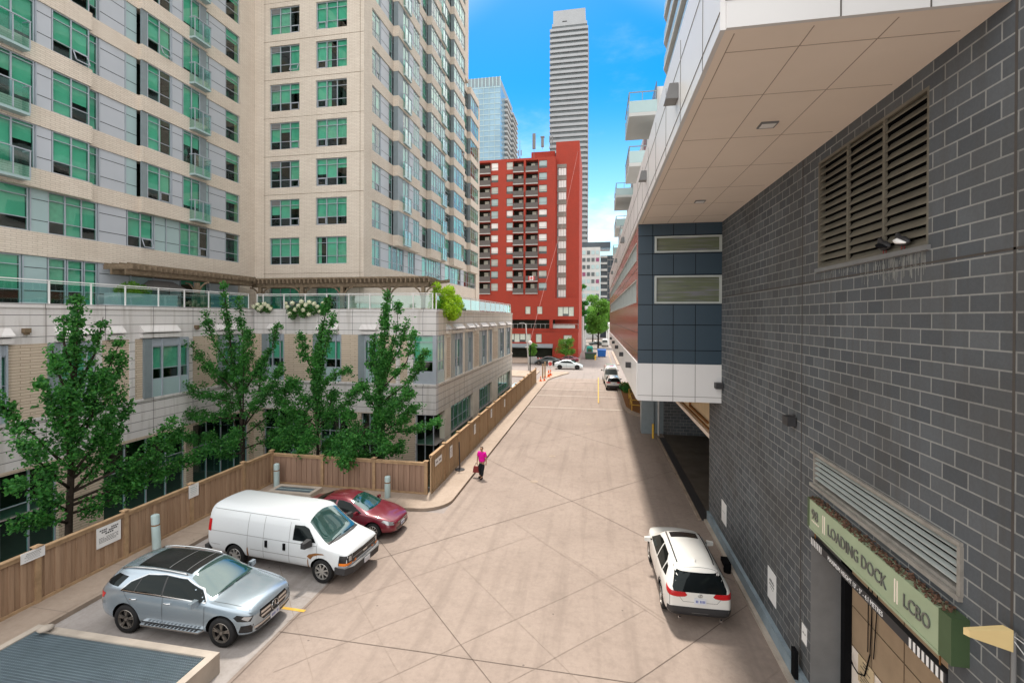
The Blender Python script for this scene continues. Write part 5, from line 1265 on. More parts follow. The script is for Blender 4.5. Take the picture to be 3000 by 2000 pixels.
def sedan_parts(c,paintm,plate=True):
    for ax in 'RL':
        c.part('side_window',[(.82,.945),(.25,1.24),(-.1,1.31),(-.32,1.32),(-.34,.955)],ax,'carglass',.005); c.part('side_window',[(-.40,1.32),(-.7,1.30),(-1.1,1.20),(-1.32,.975),(-.42,.957)],ax,'carglass',.005)
        c.part('headlight',[(2.12,.64),(1.74,.75),(1.66,.70),(1.9,.58),(2.1,.54)],ax,'lens',.006,.05); c.part('taillight',[(-1.95,.92),(-2.18,.90),(-2.2,.74),(-2.05,.76)],ax,'redlens',.006,.05)
    c.part('windscreen',[(.93,-.64),(1.02,-.3),(1.04,0),(1.02,.3),(.93,.64),(.22,.53),(.16,0),(.22,-.53)],'T','windscreen'); c.part('rear_window',[(-1.55,-.55),(-1.6,0),(-1.55,.55),(-1.02,.48),(-.98,0),(-1.02,-.48)],'T','carglass')
    c.part('grille',[(-.38,.60),(-.42,.52),(.42,.52),(.38,.60)],'F','blackgloss',.006,.05); c.part('lower_intake',[(-.5,.42),(-.45,.32),(.45,.32),(.5,.42)],'F','blackgloss',.006,.05)
    c.mirrors(.66,.86,.98,paintm,sz=.85)
    c.seams([([(.9,.9),(.95,.6),(.9,.32)],'RL'),([(-.36,.93),(-.36,.32)],'RL'),([(-1.3,.94),(-1.1,.6),(-1.0,.34)],'RL'),([(1.06,-.7),(1.95,-.56)],'T'),([(1.06,.7),(1.95,.56)],'T')])
    if plate: c.plate('F',0,.46,.30,.13)
c=Car('maroon_sedan','maroon sedan parked between the white van and the back fence','sedan',(-9.88,17.62,.008),RAD(-2),SED,M['maroon'])
c.wheels('multi','alloy_lt',.2); sedan_parts(c,'maroon')
m=MB(); c.line(m,[(-.36,.575),(.36,.575)],.02,'F',.012); m.build('grille_bar',M['chrome'],c.root)
# ---------- white suv seen from behind ----------
RAV=mkspec([-2.32,-2.28,-2.18,-2.0,-1.8,-1.4,-1.0,-.4,.1,.35,.75,1.0,1.15,1.5,1.85,2.1,2.22,2.28],
 [(-2.32,.5),(-2.2,.34),(-1.9,.27),(1.9,.27),(2.28,.34)],
 [(-2.32,.98),(-2.2,1.08),(-1.5,1.10),(1.0,1.03),(1.6,1.0),(2.0,.92),(2.2,.82),(2.28,.66)],
 [(-2.32,1.02),(-2.22,1.28),(-2.0,1.53),(-1.8,1.58),(-1,1.62),(.1,1.60),(.35,1.54),(1.0,1.14),(1.15,1.08),(1.6,1.04),(2.0,.95),(2.2,.85),(2.28,.69)],
 [(-2.32,1.05),(-2.22,1.34),(-2.0,1.60),(-1.8,1.65),(-1,1.685),(.1,1.67),(.35,1.61),(1.0,1.19),(1.15,1.13),(1.6,1.09),(2.0,1.0),(2.2,.88),(2.28,.72)],
 [(-2.32,.76),(-2.2,.86),(-1.9,.92),(1.5,.92),(1.9,.88),(2.15,.78),(2.28,.62)],
 [(-2.32,.75),(-2.2,.84),(-1.9,.885),(1.0,.885),(1.6,.86),(2.0,.78),(2.28,.56)],
 [(-2.32,.64),(-2.1,.58),(-1.6,.575),(-1,.60),(.1,.62),(.6,.66),(1.0,.74),(1.6,.70),(2.28,.46)],(-1.345,1.345),.355)
def suv_parts(c,paintm,rails=True,detail=True):
    for ax in 'RL':
        c.part('side_window',[(.92,1.07),(.3,1.44),(-.1,1.50),(-.38,1.51),(-.40,1.085)],ax,'carglass',.005); c.part('side_window',[(-.46,1.51),(-1.1,1.50),(-1.28,1.40),(-1.30,1.12),(-.48,1.09)],ax,'carglass',.005); c.part('quarter_window',[(-1.36,1.38),(-1.36,1.14),(-1.75,1.18),(-1.55,1.36)],ax,'carglass',.005)
        c.part('headlight',[(2.2,.84),(1.82,.92),(1.78,.86),(2.15,.74)],ax,'lens',.006,.05)
    c.part('windscreen',[(1.02,-.70),(1.10,-.3),(1.12,0),(1.10,.3),(1.02,.70),(.34,.56),(.28,0),(.34,-.56)],'T','windscreen')
    c.part('rear_window',[(-.70,1.06),(-.72,1.14),(-.60,1.50),(.60,1.50),(.72,1.14),(.70,1.06)],'B','carglass',.006,.06)
    for sg in (-1,1):
        c.part('taillight',[(sg*.34,.99),(sg*.40,1.06),(sg*.84,1.06),(sg*.84,.94),(sg*.6,.92),(sg*.40,.94)],'B','redlens',.012,.05); c.part('taillight',[(-2.0,1.12),(-2.25,1.06),(-2.27,.92),(-2.12,.98)],'R' if sg<0 else 'L','redlens',.012,.05)
        if rails:
            m=MB(); m.tube([c.proj(x,sg*.50,'T',o_) for x,o_ in ((.2,.0),(.08,.03),(-.4,.04),(-1.0,.04),(-1.55,.03),(-1.72,.0))],.018,8); m.build('roof_rail',M['blackgloss'],c.root,smooth=True)
    c.part('bumper_cladding',[(-.85,.62),(-.72,.66),(.72,.66),(.85,.62),(.85,.36),(-.85,.36)],'B','dkgrey',.010,.06)
    c.mirrors(.75,.94,1.06,paintm,sz=.95)
    c.plate('B',0,.84,.32,.15)
    if detail:
        c.part('sunroof',[(.12,-.42),(.14,0),(.12,.42),(-.28,.42),(-.28,-.42)],'T','blackgloss')
        c.seams([([(.98,1.04),(1.0,.7),(.95,.38)],'RL'),([(-.43,1.08),(-.43,.38)],'RL'),([(-1.34,1.1),(-1.15,.75),(-1.0,.4)],'RL'),([(-.80,1.06),(-.80,.66)],'B'),([(.80,1.06),(.80,.66)],'B'),([(-.55,.93),(-.45,.80),(.45,.80),(.55,.93)],'B'),([(-1.95,-.56),(-1.95,.56)],'T'),([(-.9,.52),(-.75,.50),(.75,.50),(.9,.52)],'B')],.011,'midgrey')
        for y in (-.35,-.2,.2,.35):
            m=MB(); c.line(m,[(-.4,y),(-1.7,y)],.018,'T',.005); m.build('roof_rib',M['suv_white'],c.root)
        m=MB(); m.hexa([(-1.55,-.02,1.66),(-1.75,-.02,1.65),(-1.75,.02,1.65),(-1.55,.02,1.66),(-1.70,-.006,1.74),(-1.76,-.006,1.74),(-1.76,.006,1.74),(-1.70,.006,1.74)]); m.build('antenna_fin',M['suv_white'],c.root)
        p=c.proj(0,.99,'B',.012); m=MB()
        for i in range(16):
            a,b=2*math.pi*i/16,2*math.pi*(i+1)/16; m.tube([(p.x,.06*math.cos(a),.99+.04*math.sin(a)),(p.x,.06*math.cos(b),.99+.04*math.sin(b))],.006,5)
        m.tube([(p.x,-.03,1.0),(p.x,.03,1.0)],.006,5); m.tube([(p.x,0,1.02),(p.x,0,.955)],.006,5); m.build('emblem',M['chrome'],c.root)
        for ax in 'RL':
            m=MB(); 
            for wx in (-1.345,1.345):
                for i in range(14):
                    a0,a1=math.pi*i/14,math.pi*(i+1)/14; pts=[(wx+r_*math.cos(a),.355+r_*math.sin(a)) for a,r_ in ((a0,.43),(a0,.50),(a1,.50),(a1,.43))]; c.patch(m,pts,ax,.006,.2)
            if m.f: m.build('arch_cladding',M['dkgrey'],c.root)
c=Car('white_suv','white suv seen from behind beside the grey block wall','suv',(2.78,15.86,.006),RAD(91.5),RAV,M['suv_white'])
c.wheels('five','alloy',.22); suv_parts(c,'suv_white')
for sg in (-1,1):
    q=MB(); q.tube([(-2.3,sg*.55,.36),(-2.36,sg*.55,.35)],.035,8); q.build('tailpipe',M['chrome'],c.root)
# ---------- street vehicles ----------
c=Car('pale_suv','pale silver suv seen from behind under the far overhang','suv',(1.93,58.4,.006),RAD(91),RAV,M['silver'],lod=1)
c.wheels('five','alloy',.22); suv_parts(c,'silver',detail=False)
VN2=mkspec([-2.9,-2.86,-2.7,-1.8,-.6,.6,1.0,1.3,1.9,2.1,2.5,2.65],[(-2.9,.5),(-2.7,.35),(2.65,.35)],[(-2.9,1.2),(1.3,1.2),(2.1,1.05),(2.65,.8)],[(-2.9,1.95),(-2.7,2.3),(.8,2.32),(1.2,2.15),(2.0,1.2),(2.5,1.0),(2.65,.84)],[(-2.9,2.0),(-2.7,2.42),(.8,2.44),(1.2,2.26),(2.0,1.28),(2.5,1.06),(2.65,.9)],[(-2.9,.92),(-2.6,.97),(2.3,.97),(2.65,.8)],[(-2.9,.9),(2.0,.95),(2.65,.74)],[(-2.9,.8),(.9,.82),(2.0,.8),(2.65,.6)],(-1.8,1.8),.36)
c=Car('grey_van','grey van ahead of the pale suv under the overhang','van',(1.75,64.2,.006),RAD(91),VN2,M['silver'],lod=1)
c.wheels('steel','alloy_lt',.22)
c.part('rear_window',[(-.75,1.3),(-.72,2.0),(.72,2.0),(.75,1.3)],'B','slabglass',.006,.1)
for sg in (-1,1): c.part('taillight',[(sg*.80,1.5),(sg*.92,1.5),(sg*.92,1.1),(sg*.80,1.1)],'B','redlens',.008,.1)
m=MB(); c.line(m,[(-.6,.9),(.6,.9)],.3,'B',.005); m.build('rear_panel',M['concgrey'],c.root); c.mirrors(1.3,1.0,1.4,'black'); c.plate('B',0,.7)
m=MB(); c.line(m,[(-.35,2.37),(.35,2.37)],.05,'B',.008); m.build('brake_lamp',M['redlens'],c.root)
CPE=mkspec([-2.36,-2.3,-2.15,-1.8,-1.4,-.9,-.3,.2,.5,.9,1.25,1.6,1.95,2.2,2.32,2.37],[(-2.36,.45),(-2.1,.28),(2.0,.24),(2.37,.32)],[(-2.36,.95),(-1.9,1.06),(.9,.98),(1.6,.9),(2.1,.78),(2.37,.58)],[(-2.36,.98),(-2.1,1.12),(-1.8,1.2),(-1.4,1.37),(-.9,1.5),(-.3,1.56),(.2,1.52),(.5,1.42),(1.25,1.03),(1.6,.95),(2.1,.82),(2.37,.6)],[(-2.36,1.0),(-2.1,1.15),(-1.8,1.24),(-1.4,1.42),(-.9,1.56),(-.3,1.62),(.2,1.58),(.5,1.48),(1.25,1.07),(1.6,.98),(2.1,.85),(2.37,.63)],[(-2.36,.74),(-2.1,.9),(1.6,.93),(2.1,.84),(2.37,.62)],[(-2.36,.72),(-2.1,.86),(1.3,.88),(2.0,.76),(2.37,.56)],[(-2.36,.62),(-1.6,.64),(-.3,.62),(.5,.64),(1.25,.74),(2.37,.5)],(-1.45,1.45),.36)
def coupe_parts(c,pm):
    for ax in 'RL': c.part('side_window',[(1.0,1.03),(.4,1.35),(-.1,1.46),(-.7,1.45),(-1.4,1.25),(-1.6,1.1)],ax,'carglass',.006,.1); c.part('taillight',[(-2.0,1.03),(-2.3,.99),(-2.3,.9),(-2.1,.93)],ax,'redlens',.008,.1); c.part('headlight',[(2.25,.74),(1.85,.84),(1.8,.79),(2.2,.66)],ax,'lens',.008,.1)
    c.part('windscreen',[(1.15,-.68),(1.2,0),(1.15,.68),(.4,.56),(.4,-.56)],'T','windscreen',.006,.1); c.part('rear_window',[(-1.9,-.5),(-1.9,.5),(-1.1,.5),(-1.1,-.5)],'T','carglass',.006,.1)
    c.seams([([(.95,1.0),(.95,.35)],'RL'),([(-.35,1.0),(-.35,.35)],'RL')],.02); c.mirrors(.8,.95,1.05,pm)
c=Car('white_crossover','white coupe shaped crossover crossing the far street','car',(-4.7,78.6,.006),0,CPE,M['pale_white'],lod=1); c.wheels('five','dkgrey',.24); coupe_parts(c,'pale_white')
c=Car('dark_suv','dark teal suv parked on the far side of the street facing left','suv',(-9.0,84.9,.006),RAD(180),CPE,M['dark_teal'],lod=1); c.wheels('five','alloy',.24); coupe_parts(c,'dark_teal')
c=Car('dark_sedan','dark maroon sedan half hidden behind the white crossover','sedan',(-5.6,88.0,.13),RAD(180),SED,M['maroon'],lod=1); c.wheels('multi','alloy_lt',.2); sedan_parts(c,'maroon',False)
c=Car('dark_sedan','small dark car parked far down the lane under the trees, left of two','sedan',(-.4,146,.008),RAD(180),SED,M['dark_teal'],group='cars far down the lane',lod=1); c.wheels('multi','alloy_lt',.2); sedan_parts(c,'dark_teal',False)
c=Car('pale_van','pale van parked far down the lane near the white wall, right of two','van',(2.3,143,.008),RAD(90),VN2,M['silver'],group='cars far down the lane',lod=1); c.wheels('steel','alloy_lt',.22); c.part('rear_window',[(-.75,1.3),(-.72,2.0),(.72,2.0),(.75,1.3)],'B','slabglass',.006,.1)
TREES={
'T1':[
 ([(-19.50,13.95,-3.0),(-19.50,14.17,3.36),(-19.50,14.28,6.64),(-19.50,14.35,9.38)],0.33),
 ([(-19.50,14.25,5.81),(-19.50,14.94,7.42),(-19.50,15.06,8.66)],0.31),
 ([(-19.50,14.25,6.15),(-19.50,13.81,7.66),(-19.50,13.70,8.65)],0.29),
 ([(-19.50,14.22,4.99),(-19.50,13.53,6.56),(-19.50,13.13,7.62)],0.37),
 ([(-19.50,14.21,4.83),(-19.50,15.18,6.19),(-19.50,15.83,7.76)],0.36),
 ([(-19.50,14.24,4.16),(-19.50,15.35,5.29),(-19.50,16.04,7.08)],0.36),
 ([(-19.50,14.17,3.85),(-19.50,13.26,5.50),(-19.50,12.65,6.67)],0.39),
 ([(-19.50,14.17,2.86),(-19.50,13.00,4.78),(-19.50,12.15,6.15)],0.44),
 ([(-19.50,14.09,2.23),(-19.50,12.87,3.59),(-19.50,12.09,4.70)],0.49),
 ([(-19.50,14.17,2.70),(-19.50,15.52,3.84),(-19.50,16.60,5.82)],0.34),
 ([(-19.50,14.17,2.53),(-19.50,15.86,3.40),(-19.50,16.79,5.03)],0.38),
 ([(-19.50,14.17,2.04),(-19.50,16.41,2.69),(-19.50,17.60,4.20)],0.43),
 ([(-19.50,14.17,1.71),(-19.50,16.79,2.01),(-19.50,18.47,3.41)],0.53),
 ([(-19.50,14.17,1.55),(-19.50,16.98,1.76),(-19.50,19.54,2.15)],0.60),
 ([(-19.50,13.95,1.47),(-19.50,12.74,2.57),(-19.50,11.92,3.16)],0.52),
 ([(-19.50,14.02,0.95),(-19.50,13.26,1.44),(-19.50,12.26,1.72)],0.50),
 ([(-19.50,14.09,1.25),(-19.50,15.18,1.32),(-19.50,16.22,1.64)],0.62),
 ([(-19.50,14.17,3.52),(-19.50,14.55,4.76),(-19.50,14.70,6.59)],0.76),
 ([(-19.50,14.17,2.53),(-19.50,13.67,4.15),(-19.50,13.67,5.91)],0.72),
 ([(-19.50,14.17,2.04),(-19.50,15.18,2.88),(-19.50,15.52,4.55)],0.74),
],
'T2':[
 ([(-20.70,24.30,-3.0),(-20.91,24.30,2.87),(-21.66,24.30,6.77),(-22.20,24.30,10.65)],0.37),
 ([(-20.82,24.30,2.10),(-20.32,24.30,6.02),(-20.38,24.30,9.86)],0.34),
 ([(-21.21,24.30,4.17),(-23.48,24.30,5.95),(-24.40,24.30,7.00)],0.59),
 ([(-21.06,24.30,3.39),(-23.78,24.30,4.09),(-25.28,24.30,4.84)],0.64),
 ([(-21.06,24.30,2.61),(-23.48,24.30,2.50),(-25.18,24.30,2.97)],0.70),
 ([(-21.36,24.30,5.21),(-22.56,24.30,7.29),(-22.87,24.30,8.87)],0.53),
 ([(-20.76,24.30,4.18),(-19.30,24.30,6.81),(-19.15,24.30,8.31)],0.46),
 ([(-20.76,24.30,2.10),(-18.72,24.30,4.25),(-17.52,24.30,5.95)],0.61),
 ([(-20.76,24.30,1.58),(-19.00,24.30,2.95),(-17.63,24.30,4.67)],0.66),
 ([(-20.76,24.30,1.06),(-22.86,24.30,1.21),(-24.40,24.30,1.40)],0.69),
 ([(-20.76,24.30,0.79),(-19.00,24.30,1.41),(-18.14,24.30,2.73)],0.72),
 ([(-21.06,24.30,3.13),(-21.21,24.30,5.48),(-21.21,24.30,7.82)],0.83),
 ([(-20.76,24.30,2.10),(-19.88,24.30,4.21),(-19.73,24.30,6.03)],0.83),
 ([(-21.21,24.30,1.82),(-22.26,24.30,3.61),(-22.41,24.30,5.45)],0.84),
 ([(-20.76,24.30,0.53),(-21.96,24.30,0.47),(-22.56,24.30,0.96)],0.63),
],
'T3':[
 ([(-15.61,23.80,-3.0),(-15.56,23.80,3.20),(-15.56,23.80,6.41),(-14.92,23.80,9.96)],0.32),
 ([(-15.56,23.80,5.42),(-14.75,23.80,7.40),(-14.17,23.80,8.75)],0.34),
 ([(-15.56,23.80,4.93),(-16.38,23.80,6.64),(-16.55,23.80,7.68)],0.40),
 ([(-15.61,23.80,4.43),(-14.48,23.80,5.45),(-13.52,23.80,5.76)],0.39),
 ([(-15.61,23.80,3.19),(-16.66,23.80,4.40),(-17.21,23.80,5.13)],0.60),
 ([(-15.61,23.80,2.45),(-17.21,23.80,3.38),(-18.05,23.80,4.35)],0.60),
 ([(-15.61,23.80,2.45),(-13.94,23.80,3.75),(-12.94,23.80,4.88)],0.58),
 ([(-15.61,23.80,1.46),(-17.21,23.80,1.63),(-18.05,23.80,2.84)],0.70),
 ([(-15.61,23.80,0.97),(-14.48,23.80,1.77),(-13.15,23.80,2.08)],0.68),
 ([(-15.61,23.80,0.72),(-16.37,23.80,0.43),(-16.65,23.80,0.66)],0.55),
 ([(-15.61,23.80,2.95),(-15.61,23.80,4.92),(-15.43,23.80,6.90)],0.69),
 ([(-15.61,23.80,1.96),(-15.02,23.80,3.71),(-15.02,23.80,4.45)],0.79),
],
'T4':[
 ([(-11.72,23.30,-3.0),(-11.65,23.30,3.46),(-11.35,23.30,7.00),(-11.11,23.30,9.96)],0.38),
 ([(-11.60,23.30,4.64),(-10.73,23.30,7.48),(-10.53,23.30,9.63)],0.30),
 ([(-11.60,23.30,5.11),(-10.35,23.30,7.01),(-9.94,23.30,8.53)],0.30),
 ([(-11.60,23.30,4.64),(-9.86,23.30,6.32),(-9.32,23.30,8.05)],0.30),
 ([(-11.60,23.30,3.93),(-9.73,23.30,5.40),(-9.05,23.30,6.85)],0.37),
 ([(-11.65,23.30,4.64),(-12.11,23.30,6.51),(-12.06,23.30,7.81)],0.33),
 ([(-11.65,23.30,3.46),(-12.36,23.30,4.61),(-12.62,23.30,5.27)],0.47),
 ([(-11.65,23.30,2.99),(-10.35,23.30,3.98),(-9.49,23.30,4.94)],0.56),
 ([(-11.70,23.30,2.28),(-9.85,23.30,2.60),(-8.39,23.30,3.09)],0.41),
 ([(-11.70,23.30,2.28),(-10.10,23.30,3.29),(-9.31,23.30,4.02)],0.46),
 ([(-11.70,23.30,2.04),(-12.87,23.30,2.69),(-13.39,23.30,3.51)],0.62),
 ([(-11.70,23.30,1.57),(-10.84,23.30,1.38),(-10.34,23.30,1.88)],0.61),
 ([(-11.70,23.30,1.33),(-12.87,23.30,0.79),(-13.39,23.30,1.00)],0.57),
 ([(-11.65,23.30,3.22),(-11.55,23.30,5.11),(-11.35,23.30,7.00)],0.56),
 ([(-11.70,23.30,2.28),(-11.35,23.30,3.24),(-11.10,23.30,4.19)],0.66),
],
}
# ================= trees =================
def tree(name,label,limbs,n,size,mt,seed,group=None,trunk_r=.11,spread=None,cat='tree'):
    rr=random.Random(seed); base=limbs[0][0][0]; root=thing(name,base,label,cat,group)
    s=MB(); m=MB(); L_=[]
    for li,(pts,r) in enumerate(limbs):
        P=[Vector(p) for p in pts]; r=r*.76; ax=Vector((1,0,0)) if spread=='X' else Vector((0,1,0))
        if li:
            o=rr.uniform(-1,1)*min(1.0,(P[-1]-P[0]).length*.35); P=[P[0],P[1]+ax*o*.6,*[q+ax*o for q in P[2:]]]
        L_.append((P,r))
        k=len(P); rad=[trunk_r*(1-.8*i/(k-1)) for i in range(k)] if li==0 else [trunk_r*.42*(1-.82*i/(k-1)) for i in range(k)]
        fine=[];fr=[]
        for (a,b),(ra,rb) in zip(zip(P,P[1:]),zip(rad,rad[1:])):
            for t in (0,.33,.66): fine.append(a.lerp(b,t)+Vector((rr.gauss(0,.02),rr.gauss(0,.02),0))*(1 if t else 0)); fr.append(ra+(rb-ra)*t)
        fine.append(P[-1]); fr.append(rad[-1]); s.tube(fine,fr,7)
    s.build('trunk',M['bark'],root,smooth=True)
    tot=sum(r*sum((b-a).length for a,b in zip(P,P[1:])) for P,r in L_)
    tw=MB()
    for li,(P,r) in enumerate(L_):
        ln=[(b-a).length for a,b in zip(P,P[1:])]; T=sum(ln); q=int(n*r*T/tot); ncl=max(3,int(q/34))
        for _ in range(ncl):
            t=(rr.random()**.75)*.99+.01 if li else .45+.55*rr.random()
            if li and t<.22: continue
            d=t*T; i=0
            while i<len(ln)-1 and d>ln[i]: d-=ln[i]; i+=1
            c=P[i].lerp(P[i+1],d/max(ln[i],1e-6)); tap=1.0 if t<.75 else 1-.62*(t-.75)/.25
            rad=r*tap; dv=Vector((rr.gauss(0,1),rr.gauss(0,1),rr.gauss(.15,1))).normalized()
            cc=c+dv*rad*rr.uniform(.25,.95)*(.8 if rr.random()<.8 else 1.25); cr=rr.uniform(.10,.19)+.05*(r>.35)
            if rr.random()<.5: tw.tube([c,cc],[.012,.004],4)
            for _ in range(30):
                p=cc+Vector((rr.gauss(0,1),rr.gauss(0,1),rr.gauss(0,.85)))*cr*.75
                addleaf(m,p,size*rr.uniform(.65,1.3),rr,.35)
    m.build('crown',M[mt],root,norm=False)
    if tw.f: tw.build('twig',M['bark'],root,kind='stuff')
    return root
for k_,L2 in (('T3',[([(-15.9,23.8,2.9),(-16.2,22.7,2.4),(-16.5,21.6,1.7)],.75),([(-15.9,23.8,2.6),(-15.2,22.6,2.2),(-14.9,21.6,1.6)],.7)]),('T4',[([(-12.2,23.3,2.8),(-13.0,22.2,2.3),(-13.3,21.3,1.6)],.75),([(-12.2,23.3,2.8),(-12.0,22.2,2.2),(-12.1,21.2,1.5)],.75),([(-12.2,23.3,2.6),(-11.0,22.4,2.2),(-10.5,21.5,1.9)],.6)]),('T2',[([(-20.9,24.3,2.2),(-20.2,23.2,1.9),(-19.4,22.2,1.6)],.6)])): TREES[k_]+=L2
g_='pear trees behind the fence'
tree('pear_tree','large green tree nearest the camera, leaning over the left fence',TREES['T1'],23000,.135,'leaf',11,g_,.14,'X')
tree('pear_tree','twin topped green tree behind the fence corner, left of the three by the podium',TREES['T2'],24000,.135,'leaf',12,g_,.11)
tree('pear_tree','slim green tree in front of the podium, middle of the three',TREES['T3'],21000,.135,'leaf',13,g_,.10)
tree('pear_tree','green tree with several upright spires nearest the podium corner',TREES['T4'],26000,.135,'leaf',14,g_,.11)
def roundtree(name,label,base,h,r,n,size,mt,seed,group=None,tr=.2,blobs=9):
    rr=random.Random(seed); b=Vector(base); L_=[([tuple(b),tuple(b+Vector((0,0,h*.45))),tuple(b+Vector((0,0,h*.95)))],r*.3)]
    for i in range(blobs):
        a=rr.uniform(0,6.28); z0=h*rr.uniform(.25,.5); q=r*rr.uniform(.45,.85); z1=h*rr.uniform(.42,.9)
        L_.append(([tuple(b+Vector((0,0,z0))),tuple(b+Vector((math.cos(a)*q*.5,math.sin(a)*q*.5,(z0+z1)/2))),tuple(b+Vector((math.cos(a)*q,math.sin(a)*q,z1)))],r*.36))
    return tree(name,label,L_,n,size,mt,seed,group,tr)
def bigleaf(name,label,base,h,r,n,size,mt,seed,group=None):
    rr=random.Random(seed); root=thing(name,base,label,'tree',group); b=Vector(base)
    s=MB(); s.tube([b,b+Vector((.1,0,h*.5)),b+Vector((0,0,h*.9))],[.25,.18,.05],8); m=MB()
    for i in range(26):
        a=rr.uniform(0,6.28); q=r*rr.random()**.5*.8; z=h*rr.uniform(.3,.93); w=math.sqrt(max(.1,1-((z/h-.58)/.48)**2)); c=b+Vector((math.cos(a)*q*w,math.sin(a)*q*w,z))
        s.tube([b+Vector((0,0,z*.6)),c],[.07,.02],5)
        leafcloud(m,c,r*.38,n//26,size,rr,(1,1,.75))
    s.build('trunk',M['bark'],root,smooth=True); m.build('crown',M[mt],root,norm=False); return root
bigleaf('street_tree','tall bright green tree filling the end of the lane',(.3,135,0),15.6,3.9,6500,.5,'leaf2',21,'trees down the lane')
bigleaf('street_tree','darker tree rising beside the red tower at the lane entrance',(-4.4,128,0),19,2.2,3000,.45,'leaf',22,'trees down the lane')
bigleaf('street_tree','green tree further down the lane behind the tall bright one',(-1.5,165,0),13,5,4000,.6,'leaf2',23,'trees down the lane')
bigleaf('street_tree','green tree at the right edge of the lane, far behind the tall bright one',(4.6,172,0),14,5,4000,.6,'leaf2',24,'trees down the lane')
bigleaf('street_tree','low dense green tree closing the far end of the lane',(0.5,225,0),16,9,5000,.9,'leaf',25,'trees down the lane')
bigleaf('small_tree','small round green tree in front of the red brick wall',(-6.2,93.5,0),4.6,2.1,2200,.26,'leaf2',26)
# ================= red brick apartment building =================
RD=thing('red_building',(-16,106,0),'red brick apartment building with grey balconies and a stair tower across the street','building')
PQ=lambda u,v,d:(u,100-d,v); PS=lambda u,v,d:(u,101.4-d,v); PB=lambda u,v,d:(u,98.0-d,v)
rb=MB(); ROWR=[40.46-2.655*k for k in range(11)]
BX=[(-26.2,-23.3),(-18.25,-15.9),(-15.45,-12.75)]; WX=[(-23.2,-21.6),(-19.75,-18.3),(-12.6,-10.8)]
hs=[(a,b,z,z+2.45) for z in ROWR for a,b in BX]+[(a,b,z+.6,z+2.3) for z in ROWR for a,b in WX]
rb.holes(PQ,-40,-8.97,12.9,43.4,hs,1.3)
rb.face([(-8.97,100,12.9),(-8.97,101.4,12.9),(-8.97,101.4,43.4),(-8.97,100,43.4)])
rb.holes(PS,-8.97,-3.9,8.2,47,[(-8.7,-6.7,z-1.0,z+.85) for z in ROWR],.3)
rb.box((-40,101.45,43.0),(-4,118,43.4)); rb.box((-3.95,101.41,0),(-3.9,120,47)); rb.box((-8.97,101.42,43.4),(-3.96,110,47)); rb.box((-14.8,104,43.4),(-9.5,110,46)) 
rb.holes(PQ,-40,-3.9,8.2,12.9,[(-19.8,-18.6,9.45,11.1),(-15.5,-14.3,9.45,11.1),(-12.9,-11.7,9.45,11.1),(-8.4,-4.9,9.0,11.0)],.3)
rb.box((-40,98.9,5.6),(-3.9,99.99,6.3)); rb.box((-40,101.6,0),(-4,101.7,8.19)); rb.box((-10.0,98.4,6.31),(-9.4,99.98,8.2))
rb.holes(PB,-40,-3.9,0,5.59,[(-20,-13.9,3.4,5.2),(-12.9,-11.6,3.4,5.2),(-7.0,-5.2,3.2,5.0),(-18.8,-9.3,0,2.2)],.4)
rb.face([(-3.9,98,0),(-3.9,101.4,0),(-3.9,101.4,5.6),(-3.9,98,5.6)])
rb.build('brick_wall',M['redbrick'],RD)
q=MB(); q.box((-39.9,101.35,0),(-9.1,101.44,43)); q.box((-39,98.45,0),(-4,98.55,5.5)); q.box((-8.9,101.75,8.3),(-4,101.85,46.9)); q.build('interior',M['room'],RD)
sl_=MB()
rr=random.Random(77)
for ri,z in enumerate(ROWR):
    for bi,(a,b) in enumerate(BX):
        q=MB(); q.pb(PQ,a,b,z-.12,z+.06,-1.25,.28,0); q.pb(PQ,a,b,z+.061,z+1.12,.20,.26,1); o=q.build('balcony',[M['concgrey'],M['balc']],RD)
        q=MB(); c=a+(b-a)*rr.uniform(.35,.5); q.pb(PQ,c,c+(b-a)*.32,z+.1,z+2.1,-1.24,-1.2,0); q.pb(PQ,c+(b-a)*.34,b-.1,z+.1,z+2.2,-1.24,-1.21,1); q.build('balcony_door',[M['curtain'],M['slabglass']],o)
    for a,b in WX:
        q=MB(); q.pb(PQ,a,b,z+.6,z+2.3,-.22,-.2,1); q.pb(PQ,a+.06,b-.06,z+.66+1.0*(rr.random()<.75)*rr.uniform(.2,.5),z+2.25,-.199,-.19,0); q.pb(PQ,a,b,z+1.15,z+1.2,-.189,-.15,2); q.build('window',[M[rr.choice(['win_a','win_a','curtain','white','lite_panel'])],M['slabglass'],M['midgrey']],RD)
    q=MB(); q.pb(PS,-8.72,-6.68,z+.86,z+1.64,-.2,.02,2); q.pb(PS,-8.7,-6.7,z-1.0,z-.75,-.2,-.1,2); q.pb(PS,-8.7,-6.7,z-.75,z+.85,-.2,-.15,1)
    for i in range(3): q.pb(PS,-8.4+i*.56,-7.89+i*.56,z-.72,z+.82,-.149,-.12,0)
    q.build('stair_window',[M['white'],M['slabglass'],M['stair_grey']],RD)
for (a,b,c,d,P) in ((-19.8,-18.6,9.45,11.1,PQ),(-15.5,-14.3,9.45,11.1,PQ),(-12.9,-11.7,9.45,11.1,PQ),(-8.4,-4.9,9,11,PQ),(-20,-13.9,3.4,5.2,PB),(-12.9,-11.6,3.4,5.2,PB),(-7,-5.2,3.2,5,PB)):
    q=MB(); q.pb(P,a,b,c,d,-.25,-.2,1); n=max(1,int((b-a)/1.1))
    for i in range(n): q.pb(P,a+(b-a)*i/n+.08,a+(b-a)*(i+1)/n-.08,c+.5*(i%2),d-.06,-.199,-.18,0)
    q.build('window',[M['curtain'],M['slabglass']],RD)
q=MB(); 
for x in (-19,-16.2,-13): q.box((x,101.5,6.35),(x+1.6,101.59,8.0))
q.build('terrace_window',M['curtain'],RD)
q=MB()
